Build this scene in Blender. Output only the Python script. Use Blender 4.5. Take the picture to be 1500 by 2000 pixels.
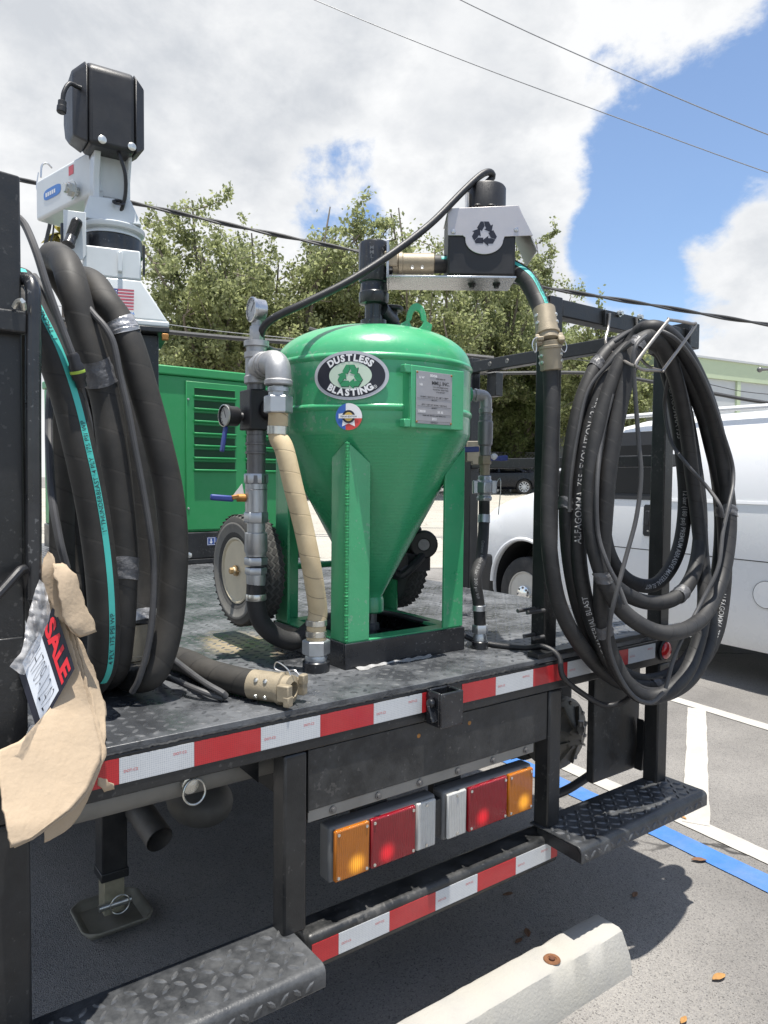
import bpy, bmesh, math, random
import numpy as np
from mathutils import Vector, Matrix
for o in list(bpy.data.objects): bpy.data.objects.remove(o)
S = bpy.context.scene
COL = S.collection
rnd = random.Random(7)
PI = math.pi
def V(*a): return np.array(a, float)
def nz(v):
    v = np.asarray(v, float); n = np.linalg.norm(v); return v/(n if n > 1e-12 else 1)
# ------------------------------------------------------------------ camera
FPX = 1426.7; YAW, PITCH, ROLL = -0.6384, -0.0444, 0.0099
CAM = V(-0.4219, -1.4229, 1.55)
_cy, _sy = math.cos(YAW), math.sin(YAW)
FW = V(-_sy*math.cos(PITCH), _cy*math.cos(PITCH), math.sin(PITCH))
_R = V(_cy, _sy, 0); _U = np.cross(_R, FW)
RT = _R*math.cos(ROLL)+_U*math.sin(ROLL); UP = -_R*math.sin(ROLL)+_U*math.cos(ROLL)
cd = bpy.data.cameras.new('camera'); cam = bpy.data.objects.new('camera', cd); COL.objects.link(cam)
cd.sensor_fit = 'HORIZONTAL'; cd.sensor_width = 36; cd.lens = 36*FPX/1500; cd.clip_start = 0.02; cd.clip_end = 3000
cam.matrix_world = Matrix(((RT[0], UP[0], -FW[0], CAM[0]), (RT[1], UP[1], -FW[1], CAM[1]), (RT[2], UP[2], -FW[2], CAM[2]), (0, 0, 0, 1)))
S.camera = cam
# survey helpers: a measured direction met with a plane of the place
def ray(x, y): return FW+RT*(x-750)/FPX+UP*(1000-y)/FPX
def aty(x, y, Y=0.0):
    d = ray(x, y); return CAM+d*((Y-CAM[1])/d[1])
def atz(x, y, Z=0.0):
    d = ray(x, y); return CAM+d*((Z-CAM[2])/d[2])
def atx(x, y, X=0.0):
    d = ray(x, y); return CAM+d*((X-CAM[0])/d[0])
def atd(x, y, t): return CAM+ray(x, y)*t
GZ = 0.10   # level of the asphalt
# ------------------------------------------------------------------ sky, sun, exposure
SUN = nz(V(-0.035, -0.12, 1.0))
S.view_settings.view_transform = 'Standard'; S.view_settings.look = 'None'
S.view_settings.exposure = 0.93; S.view_settings.gamma = 1.0; S.view_settings.use_curve_mapping = False
W = bpy.data.worlds.new('World'); S.world = W; W.use_nodes = True
def build_world():
    nt = W.node_tree; n = nt.nodes; L = nt.links; n.clear()
    out = n.new('ShaderNodeOutputWorld'); bg = n.new('ShaderNodeBackground'); bg.inputs[1].default_value = 0.10
    sky = n.new('ShaderNodeTexSky'); sky.sky_type = 'NISHITA'; sky.sun_disc = False
    sky.sun_elevation = math.asin(SUN[2]); sky.sun_rotation = math.atan2(SUN[0], SUN[1])
    sky.air_density = 1.0; sky.dust_density = 0.25; sky.ozone_density = 4.0
    tc = n.new('ShaderNodeTexCoord')
    def math_(op, a, b=None, c=None):
        m = n.new('ShaderNodeMath'); m.operation = op
        for i, q in enumerate((a, b, c)):
            if q is None: continue
            if isinstance(q, (int, float)): m.inputs[i].default_value = q
            else: L.new(q, m.inputs[i])
        return m.outputs[0]
    def mr(val, a, b, c, d, smooth=True):
        m = n.new('ShaderNodeMapRange'); m.interpolation_type = 'SMOOTHSTEP' if smooth else 'LINEAR'
        L.new(val, m.inputs[0]); m.inputs[1].default_value = a; m.inputs[2].default_value = b; m.inputs[3].default_value = c; m.inputs[4].default_value = d
        return m.outputs[0]
    def noise(scale, detail, rough, off, dist=0.0):
        mp = n.new('ShaderNodeMapping'); mp.inputs['Location'].default_value = off; mp.inputs['Scale'].default_value = (1, 1, 1.5)
        L.new(tc.outputs['Generated'], mp.inputs[0])
        t = n.new('ShaderNodeTexNoise'); t.inputs['Scale'].default_value = scale; t.inputs['Detail'].default_value = detail
        t.inputs['Roughness'].default_value = rough; t.inputs['Distortion'].default_value = dist
        L.new(mp.outputs[0], t.inputs['Vector']); return t.outputs['Fac']
    base = noise(3.6, 12, 0.60, (1.3, 4.1, 0.2), 0.15)
    def blob(px, py, rad_px, amp):
        d = nz(ray(px, py)); dp = n.new('ShaderNodeVectorMath'); dp.operation = 'DOT_PRODUCT'
        nm = n.new('ShaderNodeVectorMath'); nm.operation = 'NORMALIZE'; L.new(tc.outputs['Generated'], nm.inputs[0])
        L.new(nm.outputs[0], dp.inputs[0]); dp.inputs[1].default_value = d
        a = rad_px/FPX
        return mr(dp.outputs['Value'], math.cos(a), 1.0, 0.0, amp)
    fine = noise(14.0, 9, 0.62, (0.7, 9.1, 2.2), .4)
    acc = math_('ADD', math_('MULTIPLY_ADD', base, 1.75, -.40), math_('MULTIPLY_ADD', fine, .42, -.21))
    for b in ((1290, 270, 300, -0.34), (1460, 240, 240, -0.26), (1190, 390, 230, -0.26), (1270, 480, 180, -0.18), (660, 372, 140, -0.26), (850, 235, 170, -0.18), (985, 222, 130, -0.22),
              (950, 350, 230, 0.34), (1060, 470, 190, 0.30), (1100, 575, 200, 0.30), (1420, 420, 160, 0.48), (1390, 620, 260, 0.34), (350, 200, 760, 0.42), (1130, 70, 320, 0.34), (1420, 40, 190, 0.28), (820, 120, 300, .2)):
        acc = math_('ADD', acc, blob(*b))
    mask = mr(acc, 0.40, 0.64, 0.05, 1.0)
    soft = noise(3.4, 8, 0.58, (7.7, 2.2, 3.3), .2)
    edge = mr(acc, 0.60, 1.05, 1.0, 0.0)
    bil = noise(11.0, 8, 0.62, (3.1, 0.4, 5.2), .3)
    sh = math_('ADD', math_('ADD', math_('MULTIPLY', mr(soft, 0.35, 0.65, 0.0, 1.0), 0.70), math_('MULTIPLY', edge, 0.55)), math_('MULTIPLY', mr(bil, .3, .7, -.5, .5), .3))
    cr = n.new('ShaderNodeValToRGB'); cr.color_ramp.elements[0].position = 0.0; cr.color_ramp.elements[0].color = (3.5, 3.66, 3.9, 1)
    cr.color_ramp.elements[1].position = 0.95; cr.color_ramp.elements[1].color = (5.2, 5.25, 5.3, 1)
    L.new(sh, cr.inputs[0])
    mx = n.new('ShaderNodeMix'); mx.data_type = 'RGBA'; L.new(mask, mx.inputs['Factor']); L.new(sky.outputs[0], mx.inputs[6]); L.new(cr.outputs[0], mx.inputs[7])
    L.new(mx.outputs[2], bg.inputs[0]); L.new(bg.outputs[0], out.inputs[0])
build_world()
sd = bpy.data.lights.new('sun', 'SUN'); sd.energy = 4.2; sd.angle = math.radians(0.5); sd.color = (1.0, 0.955, 0.88)
so = bpy.data.objects.new('sun', sd); COL.objects.link(so); so.location = (0, 0, 30)
so.rotation_euler = Vector(SUN).to_track_quat('Z', 'Y').to_euler()
# ------------------------------------------------------------------ materials
MATS = {}
def M(name, col=(.5, .5, .5), rough=.5, metal=0.0, var=.12, vs=14.0, dust=0.0, dcol=(.33, .30, .26), bump=0.0, bs=300.0, coat=0.0, rv=.08, spec=.5, emit=None, es=0.0, ds=6.0):
    if name in MATS: return MATS[name]
    m = bpy.data.materials.new(name); m.use_nodes = True; MATS[name] = m
    nt = m.node_tree; n = nt.nodes; L = nt.links; p = n['Principled BSDF']
    tc = n.new('ShaderNodeTexCoord')
    t = n.new('ShaderNodeTexNoise'); t.inputs['Scale'].default_value = vs; t.inputs['Detail'].default_value = 6; t.inputs['Roughness'].default_value = .65
    L.new(tc.outputs['Object'], t.inputs['Vector'])
    mx = n.new('ShaderNodeMix'); mx.data_type = 'RGBA'
    c = np.array(col)
    mx.inputs[6].default_value = (*np.clip(c*(1-var*1.6), 0, 1), 1); mx.inputs[7].default_value = (*np.clip(c*(1+var*1.6), 0, 1), 1)
    L.new(t.outputs['Fac'], mx.inputs['Factor'])
    last = mx.outputs[2]
    ro = n.new('ShaderNodeMapRange'); ro.inputs[3].default_value = max(.02, rough-rv*2); ro.inputs[4].default_value = min(1, rough+rv*2)
    L.new(t.outputs['Fac'], ro.inputs[0]); rlast = ro.outputs[0]
    if dust > 0:
        t2 = n.new('ShaderNodeTexNoise'); t2.inputs['Scale'].default_value = ds; t2.inputs['Detail'].default_value = 8; t2.inputs['Roughness'].default_value = .7
        L.new(tc.outputs['Object'], t2.inputs['Vector'])
        r2 = n.new('ShaderNodeMapRange'); r2.inputs[1].default_value = .42; r2.inputs[2].default_value = .78; r2.inputs[3].default_value = 0; r2.inputs[4].default_value = dust
        L.new(t2.outputs['Fac'], r2.inputs[0])
        m2 = n.new('ShaderNodeMix'); m2.data_type = 'RGBA'; L.new(r2.outputs[0], m2.inputs['Factor']); L.new(last, m2.inputs[6]); m2.inputs[7].default_value = (*dcol, 1)
        last = m2.outputs[2]
        m3 = n.new('ShaderNodeMix'); L.new(r2.outputs[0], m3.inputs['Factor']); L.new(rlast, m3.inputs[2]); m3.inputs[3].default_value = .9
        rlast = m3.outputs[0]
    L.new(last, p.inputs['Base Color']); L.new(rlast, p.inputs['Roughness'])
    p.inputs['Metallic'].default_value = metal; p.inputs['Specular IOR Level'].default_value = spec
    if coat: p.inputs['Coat Weight'].default_value = coat; p.inputs['Coat Roughness'].default_value = .08
    if emit: p.inputs['Emission Color'].default_value = (*emit, 1); p.inputs['Emission Strength'].default_value = es
    if bump > 0:
        t3 = n.new('ShaderNodeTexNoise'); t3.inputs['Scale'].default_value = bs; t3.inputs['Detail'].default_value = 3
        L.new(tc.outputs['Object'], t3.inputs['Vector'])
        b = n.new('ShaderNodeBump'); b.inputs['Strength'].default_value = bump; b.inputs['Distance'].default_value = .003
        L.new(t3.outputs['Fac'], b.inputs['Height']); L.new(b.outputs[0], p.inputs['Normal'])
    return m
def hose_mat(name, col, rough, lead, rad, dust=.4, dcol=(.16, .145, .125), depth=1.0, line=.45):
    """rubber with a helical wrap line; UV = (turn around, metres along)"""
    m = M(name, col, rough, var=.25, vs=9, dust=dust, dcol=dcol, ds=7)
    nt = m.node_tree; n = nt.nodes; L = nt.links; p = n['Principled BSDF']
    uv = n.new('ShaderNodeUVMap'); sx = n.new('ShaderNodeSeparateXYZ'); L.new(uv.outputs[0], sx.inputs[0])
    def mt(op, a, b):
        q = n.new('ShaderNodeMath'); q.operation = op
        for i, v in enumerate((a, b)):
            if isinstance(v, (int, float)): q.inputs[i].default_value = v
            else: L.new(v, q.inputs[i])
        return q.outputs[0]
    ph = mt('FRACT', mt('ADD', mt('DIVIDE', sx.outputs[1], lead), sx.outputs[0]), 0)
    mr = n.new('ShaderNodeMapRange'); L.new(ph, mr.inputs[0]); mr.inputs[1].default_value = 0; mr.inputs[2].default_value = .07; mr.inputs[3].default_value = 0; mr.inputs[4].default_value = 1
    t3 = n.new('ShaderNodeTexNoise'); t3.inputs['Scale'].default_value = 700; tc = n.new('ShaderNodeTexCoord'); L.new(tc.outputs['Object'], t3.inputs['Vector'])
    h = mt('ADD', mr.outputs[0], mt('MULTIPLY', t3.outputs['Fac'], .35))
    h = mt('SUBTRACT', h, mt('MULTIPLY', ph, .6))
    src = p.inputs['Base Color'].links[0].from_socket; ml = n.new('ShaderNodeMapRange'); L.new(ph, ml.inputs[0]); ml.inputs[1].default_value = .0; ml.inputs[2].default_value = .075; ml.inputs[3].default_value = line; ml.inputs[4].default_value = 1
    mc = n.new('ShaderNodeMix'); mc.data_type = 'RGBA'; mc.blend_type = 'MULTIPLY'; mc.inputs['Factor'].default_value = 1; L.new(src, mc.inputs[6]); L.new(ml.outputs[0], mc.inputs[7]); L.new(mc.outputs[2], p.inputs['Base Color'])
    b = n.new('ShaderNodeBump'); b.inputs['Strength'].default_value = .55*depth; b.inputs['Distance'].default_value = .0013
    L.new(h, b.inputs['Height']); L.new(b.outputs[0], p.inputs['Normal'])
    return m
# ------------------------------------------------------------------ mesh builder
CATR = {}
class MB:
    def __init__(s): s.v = []; s.f = []; s.uv = None; s.n = 0; s.T = None
    def add(s, vs, fs, uvs=None):
        vs = np.asarray(vs, float).reshape(-1, 3)
        if s.T is not None: vs = vs@s.T[0].T+s.T[1]
        k = s.n; s.v.append(vs); s.n += len(vs)
        for f in fs: s.f.append([i+k for i in f])
        if uvs is not None:
            if s.uv is None: s.uv = []
            s.uv.extend(uvs)
        return s
    def box(s, a, b):
        lo = np.minimum(a, b); hi = np.maximum(a, b)
        x0, y0, z0 = lo; x1, y1, z1 = hi
        return s.add([(x0, y0, z0), (x1, y0, z0), (x1, y1, z0), (x0, y1, z0), (x0, y0, z1), (x1, y0, z1), (x1, y1, z1), (x0, y1, z1)],
                     [(3, 2, 1, 0), (4, 5, 6, 7), (0, 1, 5, 4), (1, 2, 6, 5), (2, 3, 7, 6), (3, 0, 4, 7)])
    def obox(s, c, ex, ey, ez, hx, hy, hz):
        c = np.asarray(c, float); ex, ey, ez = nz(ex)*hx, nz(ey)*hy, nz(ez)*hz
        P = [c+sx*ex+sy*ey+sz*ez for sz in (-1, 1) for sx, sy in ((-1, -1), (1, -1), (1, 1), (-1, 1))]
        return s.add(P, [(3, 2, 1, 0), (4, 5, 6, 7), (0, 1, 5, 4), (1, 2, 6, 5), (2, 3, 7, 6), (3, 0, 4, 7)])
    def bar(s, p, q, w, h, up=(0, 0, 1)):
        p, q = np.asarray(p, float), np.asarray(q, float); d = q-p; ex = nz(d); ey = nz(np.cross(up, ex)); ez = np.cross(ex, ey)
        return s.obox((p+q)/2, ex, ey, ez, np.linalg.norm(d)/2, w/2, h/2)
    def prism(s, poly, o, u, v, n, t):
        """polygon (list of 2-D points, counter-clockwise) in plane o,u,v, thickened by t along n"""
        o, u, v, n = map(lambda q: np.asarray(q, float), (o, u, v, n)); k = len(poly)
        P = [o+u*a+v*b for a, b in poly]+[o+u*a+v*b+n*t for a, b in poly]
        F = [list(range(k))[::-1], list(range(k, 2*k))]+[(i, (i+1) % k, (i+1) % k+k, i+k) for i in range(k)]
        return s.add(P, F)
    def lathe(s, prof, c, ax=(0, 0, 1), n=32, caps=True, a0=0, a1=2*PI):
        c = np.asarray(c, float); az = nz(ax); t = V(1, 0, 0) if abs(az[0]) < .9 else V(0, 1, 0)
        ex = nz(np.cross(t, az)); ey = np.cross(az, ex); P = []; F = []
        full = abs(a1-a0-2*PI) < 1e-6; m = n if full else n+1
        for r, z in prof:
            for i in range(m):
                a = a0+(a1-a0)*i/n; P.append(c+az*z+(ex*math.cos(a)+ey*math.sin(a))*r)
        for j in range(len(prof)-1):
            for i in range(n):
                i2 = (i+1) % m
                F.append((j*m+i, j*m+i2, (j+1)*m+i2, (j+1)*m+i))
        if caps and full:
            if prof[0][0] > 1e-6: F.append(list(range(m))[::-1])
            if prof[-1][0] > 1e-6: F.append([(len(prof)-1)*m+i for i in range(m)])
        return s.add(P, F)
    def cyl(s, p, q, r, r2=None, n=20):
        p, q = np.asarray(p, float), np.asarray(q, float); h = np.linalg.norm(q-p)
        return s.lathe([(r, 0), (r if r2 is None else r2, h)], p, q-p, n)
    def tube(s, pts, r, n=14, caps=True, uv=False, closed=False, up=None):
        pts = np.asarray(pts, float); k = len(pts); rr = np.full(k, r) if np.isscalar(r) else np.asarray(r)
        T = np.gradient(pts, axis=0)
        if closed: T = np.roll(pts, -1, 0)-np.roll(pts, 1, 0)
        T /= np.linalg.norm(T, axis=1)[:, None]+1e-12
        ref = V(0, 0, 1) if abs(T[0][2]) < .9 else V(1, 0, 0)
        N = nz(np.cross(T[0], ref)); P = np.zeros((k, n, 3)); a = np.arange(n)*2*PI/n
        for i in range(k):
            N = nz(N-T[i]*(N@T[i])); B = np.cross(T[i], N)
            P[i] = pts[i]+rr[i]*(np.cos(a)[:, None]*N+np.sin(a)[:, None]*B)
        seg = np.r_[0, np.cumsum(np.linalg.norm(np.diff(pts, axis=0), axis=1))]
        F = []; U = []
        kk = k if closed else k-1
        for j in range(kk):
            j2 = (j+1) % k
            for i in range(n):
                i2 = (i+1) % n; F.append((j*n+i, j*n+i2, j2*n+i2, j2*n+i))
                if uv: U += [(i/n, seg[j]), ((i+1)/n, seg[j]), ((i+1)/n, seg[j2]), (i/n, seg[j2])]
        if caps and not closed:
            F.append(list(range(n))[::-1]); F.append([(k-1)*n+i for i in range(n)])
            if uv: U += [(0, 0)]*(2*n)
        return s.add(P.reshape(-1, 3), F, U if uv else None)
    def sphere(s, c, r, n=16, m=10, sc=(1, 1, 1)):
        c = np.asarray(c, float); P = []; F = []
        for j in range(m+1):
            t = PI*j/m
            for i in range(n):
                a = 2*PI*i/n; P.append(c+V(math.sin(t)*math.cos(a)*sc[0], math.sin(t)*math.sin(a)*sc[1], math.cos(t)*sc[2])*r)
        for j in range(m):
            for i in range(n): F.append((j*n+i, (j+1)*n+i, (j+1)*n+(i+1) % n, j*n+(i+1) % n))
        return s.add(P, F)
    def grid(s, fn, nu, nv, uv=False):
        P = [fn(i/nu, j/nv) for j in range(nv+1) for i in range(nu+1)]
        F = [(j*(nu+1)+i, j*(nu+1)+i+1, (j+1)*(nu+1)+i+1, (j+1)*(nu+1)+i) for j in range(nv) for i in range(nu)]
        return s.add(P, F)
    def build(s, name, mat, parent=None, base=None, bevel=0.0, smooth=True, ang=35, seg=2, solid=0.0, subsurf=0, fixn=True):
        vs = np.concatenate(s.v) if s.v else np.zeros((0, 3))
        if parent is not None: b = np.array(parent['_base'])
        elif base is not None: b = np.asarray(base, float)
        else: b = V(*(vs[:, :2].mean(0)), vs[:, 2].min())
        me = bpy.data.meshes.new(name); me.from_pydata((vs-b).tolist(), [], s.f); me.update()
        if s.uv is None and name not in ('cutter',) and fixn:
            bm_ = bmesh.new(); bm_.from_mesh(me); bmesh.ops.recalc_face_normals(bm_, faces=bm_.faces); bm_.to_mesh(me); bm_.free()
        if s.uv is not None:
            l = me.uv_layers.new(name='UVMap'); l.data.foreach_set('uv', np.array(s.uv, dtype=np.float32).ravel())
        me.materials.append(mat if not isinstance(mat, str) else MATS[mat])
        if smooth:
            me.polygons.foreach_set('use_smooth', [True]*len(me.polygons)); me.set_sharp_from_angle(angle=math.radians(ang))
        o = bpy.data.objects.new(name, me); COL.objects.link(o); o['_base'] = tuple(float(q) for q in b)
        if parent is not None: o.parent = parent
        else: o.location = b
        if solid:
            md = o.modifiers.new('solid', 'SOLIDIFY'); md.thickness = solid; md.offset = 0
        if bevel:
            md = o.modifiers.new('bevel', 'BEVEL'); md.width = bevel; md.segments = seg; md.limit_method = 'ANGLE'; md.angle_limit = math.radians(40)
        if subsurf:
            md = o.modifiers.new('sub', 'SUBSURF'); md.levels = md.render_levels = subsurf
        return o
def tag(o, label, cat, group=None):
    o['label'] = label; o['category'] = cat
    if group: o['group'] = group
    return o
def struct(o): o['kind'] = 'structure'; return o
def stuff(o): o['kind'] = 'stuff'; return o
def thing(name, base, label, cat, group=None):
    o = bpy.data.objects.new(name, None); COL.objects.link(o); o.location = base; o.empty_display_size = .1
    o['_base'] = tuple(float(q) for q in base); return tag(o, label, cat, group)
def plin(pts, step=.012):
    P = np.array(pts); s = np.r_[0, np.cumsum(np.linalg.norm(np.diff(P, axis=0), axis=1))]; q = np.linspace(0, s[-1], max(3, int(s[-1]/step))); return np.stack([np.interp(q, s, P[:, i]) for i in range(3)], 1)
def crom(pts, step=.012, closed=False):
    """Catmull-Rom through points, resampled evenly"""
    P = [np.asarray(p, float) for p in pts]
    if closed: P = [P[-1]]+P+[P[0], P[1]]
    else: P = [2*P[0]-P[1]]+P+[2*P[-1]-P[-2]]
    out = []
    for i in range(1, len(P)-2):
        p0, p1, p2, p3 = P[i-1:i+3]
        for t in np.linspace(0, 1, 24, endpoint=False):
            out.append(.5*((2*p1)+(-p0+p2)*t+(2*p0-5*p1+4*p2-p3)*t*t+(-p0+3*p1-3*p2+p3)*t**3))
    if not closed: out.append(P[-2])
    out = np.array(out); s = np.r_[0, np.cumsum(np.linalg.norm(np.diff(out, axis=0), axis=1))]
    k = max(3, int(s[-1]/step)); q = np.linspace(0, s[-1], k, endpoint=not closed)
    return np.stack([np.interp(q, s, out[:, i]) for i in range(3)], 1)
_TX = {}
def text2d(s, size=1.0, bold=0.0, align='LEFT', sx=1.0):
    key = (s, bold, align)
    if key not in _TX:
        c = bpy.data.curves.new('t', 'FONT'); c.body = s; c.align_x = align; c.align_y = 'CENTER'; c.offset = bold; c.resolution_u = 3
        o = bpy.data.objects.new('t', c); COL.objects.link(o); dg = bpy.context.evaluated_depsgraph_get(); dg.update()
        me = bpy.data.meshes.new_from_object(o.evaluated_get(dg))
        vs = np.array([tuple(v.co) for v in me.vertices]).reshape(-1, 3); fs = [list(p.vertices) for p in me.polygons]
        bpy.data.objects.remove(o); bpy.data.curves.remove(c); bpy.data.meshes.remove(me)
        _TX[key] = (vs, fs)
    vs, fs = _TX[key]; v = vs.copy()*size; v[:, 0] *= sx
    return v, fs
def text_flat(mb, s, size, o, u, v, bold=0.0, align='CENTER', sx=1.0):
    vs, fs = text2d(s, size, bold, align, sx); o, u, v = (np.asarray(q, float) for q in (o, u, v))
    if len(vs): mb.add([o+u*a[0]+v*a[1] for a in vs], fs)
def text_hose(mb, path, s0, s, size, r, face, flip=1, bold=0.0, sx=1.0, voff=0.0):
    """lettering wrapped on a tube: runs along the path from arc length s0, centred on the side that looks to `face`"""
    vs, fs = text2d(s, size, bold, 'LEFT', sx); seg = np.r_[0, np.cumsum(np.linalg.norm(np.diff(path, axis=0), axis=1))]
    T = np.gradient(path, axis=0); T /= np.linalg.norm(T, axis=1)[:, None]
    P = []
    for a in vs:
        q = s0+flip*a[0]; p = V(*[np.interp(q, seg, path[:, i]) for i in range(3)]); t = nz(V(*[np.interp(q, seg, T[:, i]) for i in range(3)]))
        f = np.asarray(face, float)-p; nn = nz(f-t*(f@t)); b = np.cross(nn, t)*flip; an = a[1]/r+voff
        P.append(p+(r+.0013)*(math.cos(an)*nn+math.sin(an)*b))
    if len(P): mb.add(P, fs)
# ------------------------------------------------------------------ material set
M('black_paint', (.012, .013, .0145), .34, var=.3, dust=.35, dcol=(.06, .059, .057), bump=.12, bs=260, ds=9)
M('black_scuffed', (.016, .017, .018), .40, var=.3, dust=.5, dcol=(.10, .098, .095), bump=.15, bs=200, ds=14)
M('black_gloss', (.010, .011, .014), .28, var=.2, coat=.2, dust=.15, dcol=(.2, .2, .2))
M('black_plastic', (.012, .012, .014), .42, var=.2, bump=.2, bs=900, dust=.18, dcol=(.12, .12, .12))
M('deck_paint', (.046, .049, .054), .25, var=.35, dust=.8, dcol=(.22, .23, .245), bump=.25, bs=180, ds=5.5, rv=.1)
M('tread_paint', (.042, .045, .050), .36, var=.35, dust=.5, dcol=(.22, .225, .23), ds=7)
M('grey_steel', (.23, .22, .20), .55, metal=.2, var=.2, dust=.3, ds=12)
M('dark_underbody', (.018, .018, .018), .7, var=.3, dust=.4, dcol=(.10, .09, .08))
M('galvanised', (.46, .48, .50), .38, metal=.85, var=.18, vs=40, dust=.25, dcol=(.25, .25, .25), ds=20, bump=.08, bs=400)
M('cast_steel', (.42, .42, .42), .48, metal=.7, var=.2, vs=50, dust=.2, bump=.25, bs=500)
M('dark_steel', (.16, .16, .165), .42, metal=.7, var=.25, vs=30, dust=.25)
M('stainless', (.50, .505, .51), .27, metal=.95, var=.08, vs=25)
M('chrome', (.78, .79, .80), .10, metal=1, var=.04)
M('zinc', (.62, .62, .58), .3, metal=.9, var=.1)
M('brass_tan', (.29, .245, .175), .5, metal=.25, var=.22, vs=30, dust=.35, dcol=(.42, .35, .24), bump=.2, bs=300)
M('rusty_brass', (.35, .17, .05), .55, metal=.5, var=.4, vs=60)
M('tape_red', (.50, .020, .026), .35, var=.12, coat=.25, dust=.15, dcol=(.45, .25, .22))
M('tape_white', (.62, .63, .63), .38, var=.06, coat=.2, dust=.2, dcol=(.45, .44, .42))
M('tape_print', (.55, .05, .05), .5)
M('white_line', (.40, .385, .355), .85, var=.16, vs=9, dust=.6, dcol=(.30, .28, .26), ds=3.0, bump=.4, bs=160)
M('blue_line', (.035, .14, .40), .8, var=.15, vs=9, dust=.35, dcol=(.25, .27, .30), ds=4.0, bump=.4, bs=160)
def tape_cells(name):
    m = MATS[name]; nt = m.node_tree; n = nt.nodes; L = nt.links; p = n['Principled BSDF']
    tc = n.new('ShaderNodeTexCoord'); mp = n.new('ShaderNodeMapping'); mp.inputs['Rotation'].default_value = (PI/2, 0, 0); mp.inputs['Scale'].default_value = (230, 230, 230)
    L.new(tc.outputs['Object'], mp.inputs[0])
    v = n.new('ShaderNodeTexVoronoi'); v.feature = 'DISTANCE_TO_EDGE'; v.inputs['Randomness'].default_value = .08; v.inputs['Scale'].default_value = 1; L.new(mp.outputs[0], v.inputs['Vector'])
    r = n.new('ShaderNodeMapRange'); r.inputs[1].default_value = .04; r.inputs[2].default_value = .2; L.new(v.outputs[0], r.inputs[0])
    src = p.inputs['Base Color'].links[0].from_socket
    mx = n.new('ShaderNodeMix'); mx.data_type = 'RGBA'; mx.blend_type = 'MULTIPLY'; mx.inputs['Factor'].default_value = 1; L.new(src, mx.inputs[6])
    cr = n.new('ShaderNodeMix'); cr.data_type = 'RGBA'; L.new(r.outputs[0], cr.inputs['Factor']); cr.inputs[6].default_value = (1, 1, 1, 1); cr.inputs[7].default_value = (.72, .74, .78, 1)
    L.new(cr.outputs[2], mx.inputs[7]); L.new(mx.outputs[2], p.inputs['Base Color'])
tape_cells('tape_white'); tape_cells('tape_red')
def asphalt(name, c0, c1, big=.35, crack=True):
    m = bpy.data.materials.new(name); m.use_nodes = True; MATS[name] = m; nt = m.node_tree; n = nt.nodes; L = nt.links; p = n['Principled BSDF']
    tc = n.new('ShaderNodeTexCoord')
    def noise(s, d, r=.6):
        t = n.new('ShaderNodeTexNoise'); t.inputs['Scale'].default_value = s; t.inputs['Detail'].default_value = d; t.inputs['Roughness'].default_value = r
        L.new(tc.outputs['Object'], t.inputs['Vector']); return t.outputs['Fac']
    def mixc(f, a, b, bt='MIX', fac=None):
        x = n.new('ShaderNodeMix'); x.data_type = 'RGBA'; x.blend_type = bt
        if f is None: x.inputs['Factor'].default_value = fac
        else: L.new(f, x.inputs['Factor'])
        for i, q in ((6, a), (7, b)):
            if isinstance(q, tuple): x.inputs[i].default_value = (*q, 1)
            else: L.new(q, x.inputs[i])
        return x.outputs[2]
    def mr(f, a, b, c=0., d=1.):
        r = n.new('ShaderNodeMapRange'); L.new(f, r.inputs[0]); r.inputs[1].default_value = a; r.inputs[2].default_value = b; r.inputs[3].default_value = c; r.inputs[4].default_value = d; return r.outputs[0]
    agg = n.new('ShaderNodeTexVoronoi'); agg.inputs['Scale'].default_value = 260; L.new(tc.outputs['Object'], agg.inputs['Vector'])
    col = mixc(mr(noise(1.1, 7), .3, .7), c0, c1)
    sep = n.new('ShaderNodeSeparateColor'); L.new(agg.outputs['Color'], sep.inputs[0])
    col = mixc(mr(sep.outputs[0], .0, 1.), col, mixc(None, col, (1.35, 1.33, 1.29), 'MULTIPLY', 1.0))
    col = mixc(mr(sep.outputs[1], .84, .97), col, mixc(None, col, (.5, .5, .51), 'MULTIPLY', 1.0))
    col = mixc(mr(noise(.35, 4), .5, .72, 0, big), col, tuple(np.array(c0)*.55))
    col = mixc(mr(noise(5.5, 5), .62, .75, 0, .35), col, tuple(np.array(c1)*1.25))
    if crack:
        cr = n.new('ShaderNodeTexVoronoi'); cr.feature = 'DISTANCE_TO_EDGE'; cr.inputs['Scale'].default_value = .9
        wn = n.new('ShaderNodeTexNoise'); wn.inputs['Scale'].default_value = 3; wn.inputs['Detail'].default_value = 6; L.new(tc.outputs['Object'], wn.inputs['Vector'])
        ad = n.new('ShaderNodeMix'); ad.data_type = 'VECTOR'; ad.inputs['Factor'].default_value = .25; L.new(tc.outputs['Object'], ad.inputs[4]); L.new(wn.outputs['Color'], ad.inputs[5])
        L.new(ad.outputs[1], cr.inputs['Vector'])
        ck = mr(cr.outputs[0], .003, .009, 1, 0)
        gate = n.new('ShaderNodeMath'); gate.operation = 'MULTIPLY'; L.new(ck, gate.inputs[0]); L.new(mr(noise(.6, 2), .5, .56), gate.inputs[1])
        col = mixc(gate.outputs[0], col, tuple(np.array(c0)*.4))
    L.new(col, p.inputs['Base Color']); p.inputs['Roughness'].default_value = .93; p.inputs['Specular IOR Level'].default_value = .3
    b = n.new('ShaderNodeBump'); b.inputs['Strength'].default_value = .7; b.inputs['Distance'].default_value = .004
    L.new(agg.outputs['Distance'], b.inputs['Height']); L.new(b.outputs[0], p.inputs['Normal'])
    return m
asphalt('lot_asphalt', (.135, .13, .126), (.222, .214, .204), .5)
asphalt('far_pavement', (.30, .285, .25), (.36, .345, .31), .15)
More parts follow.
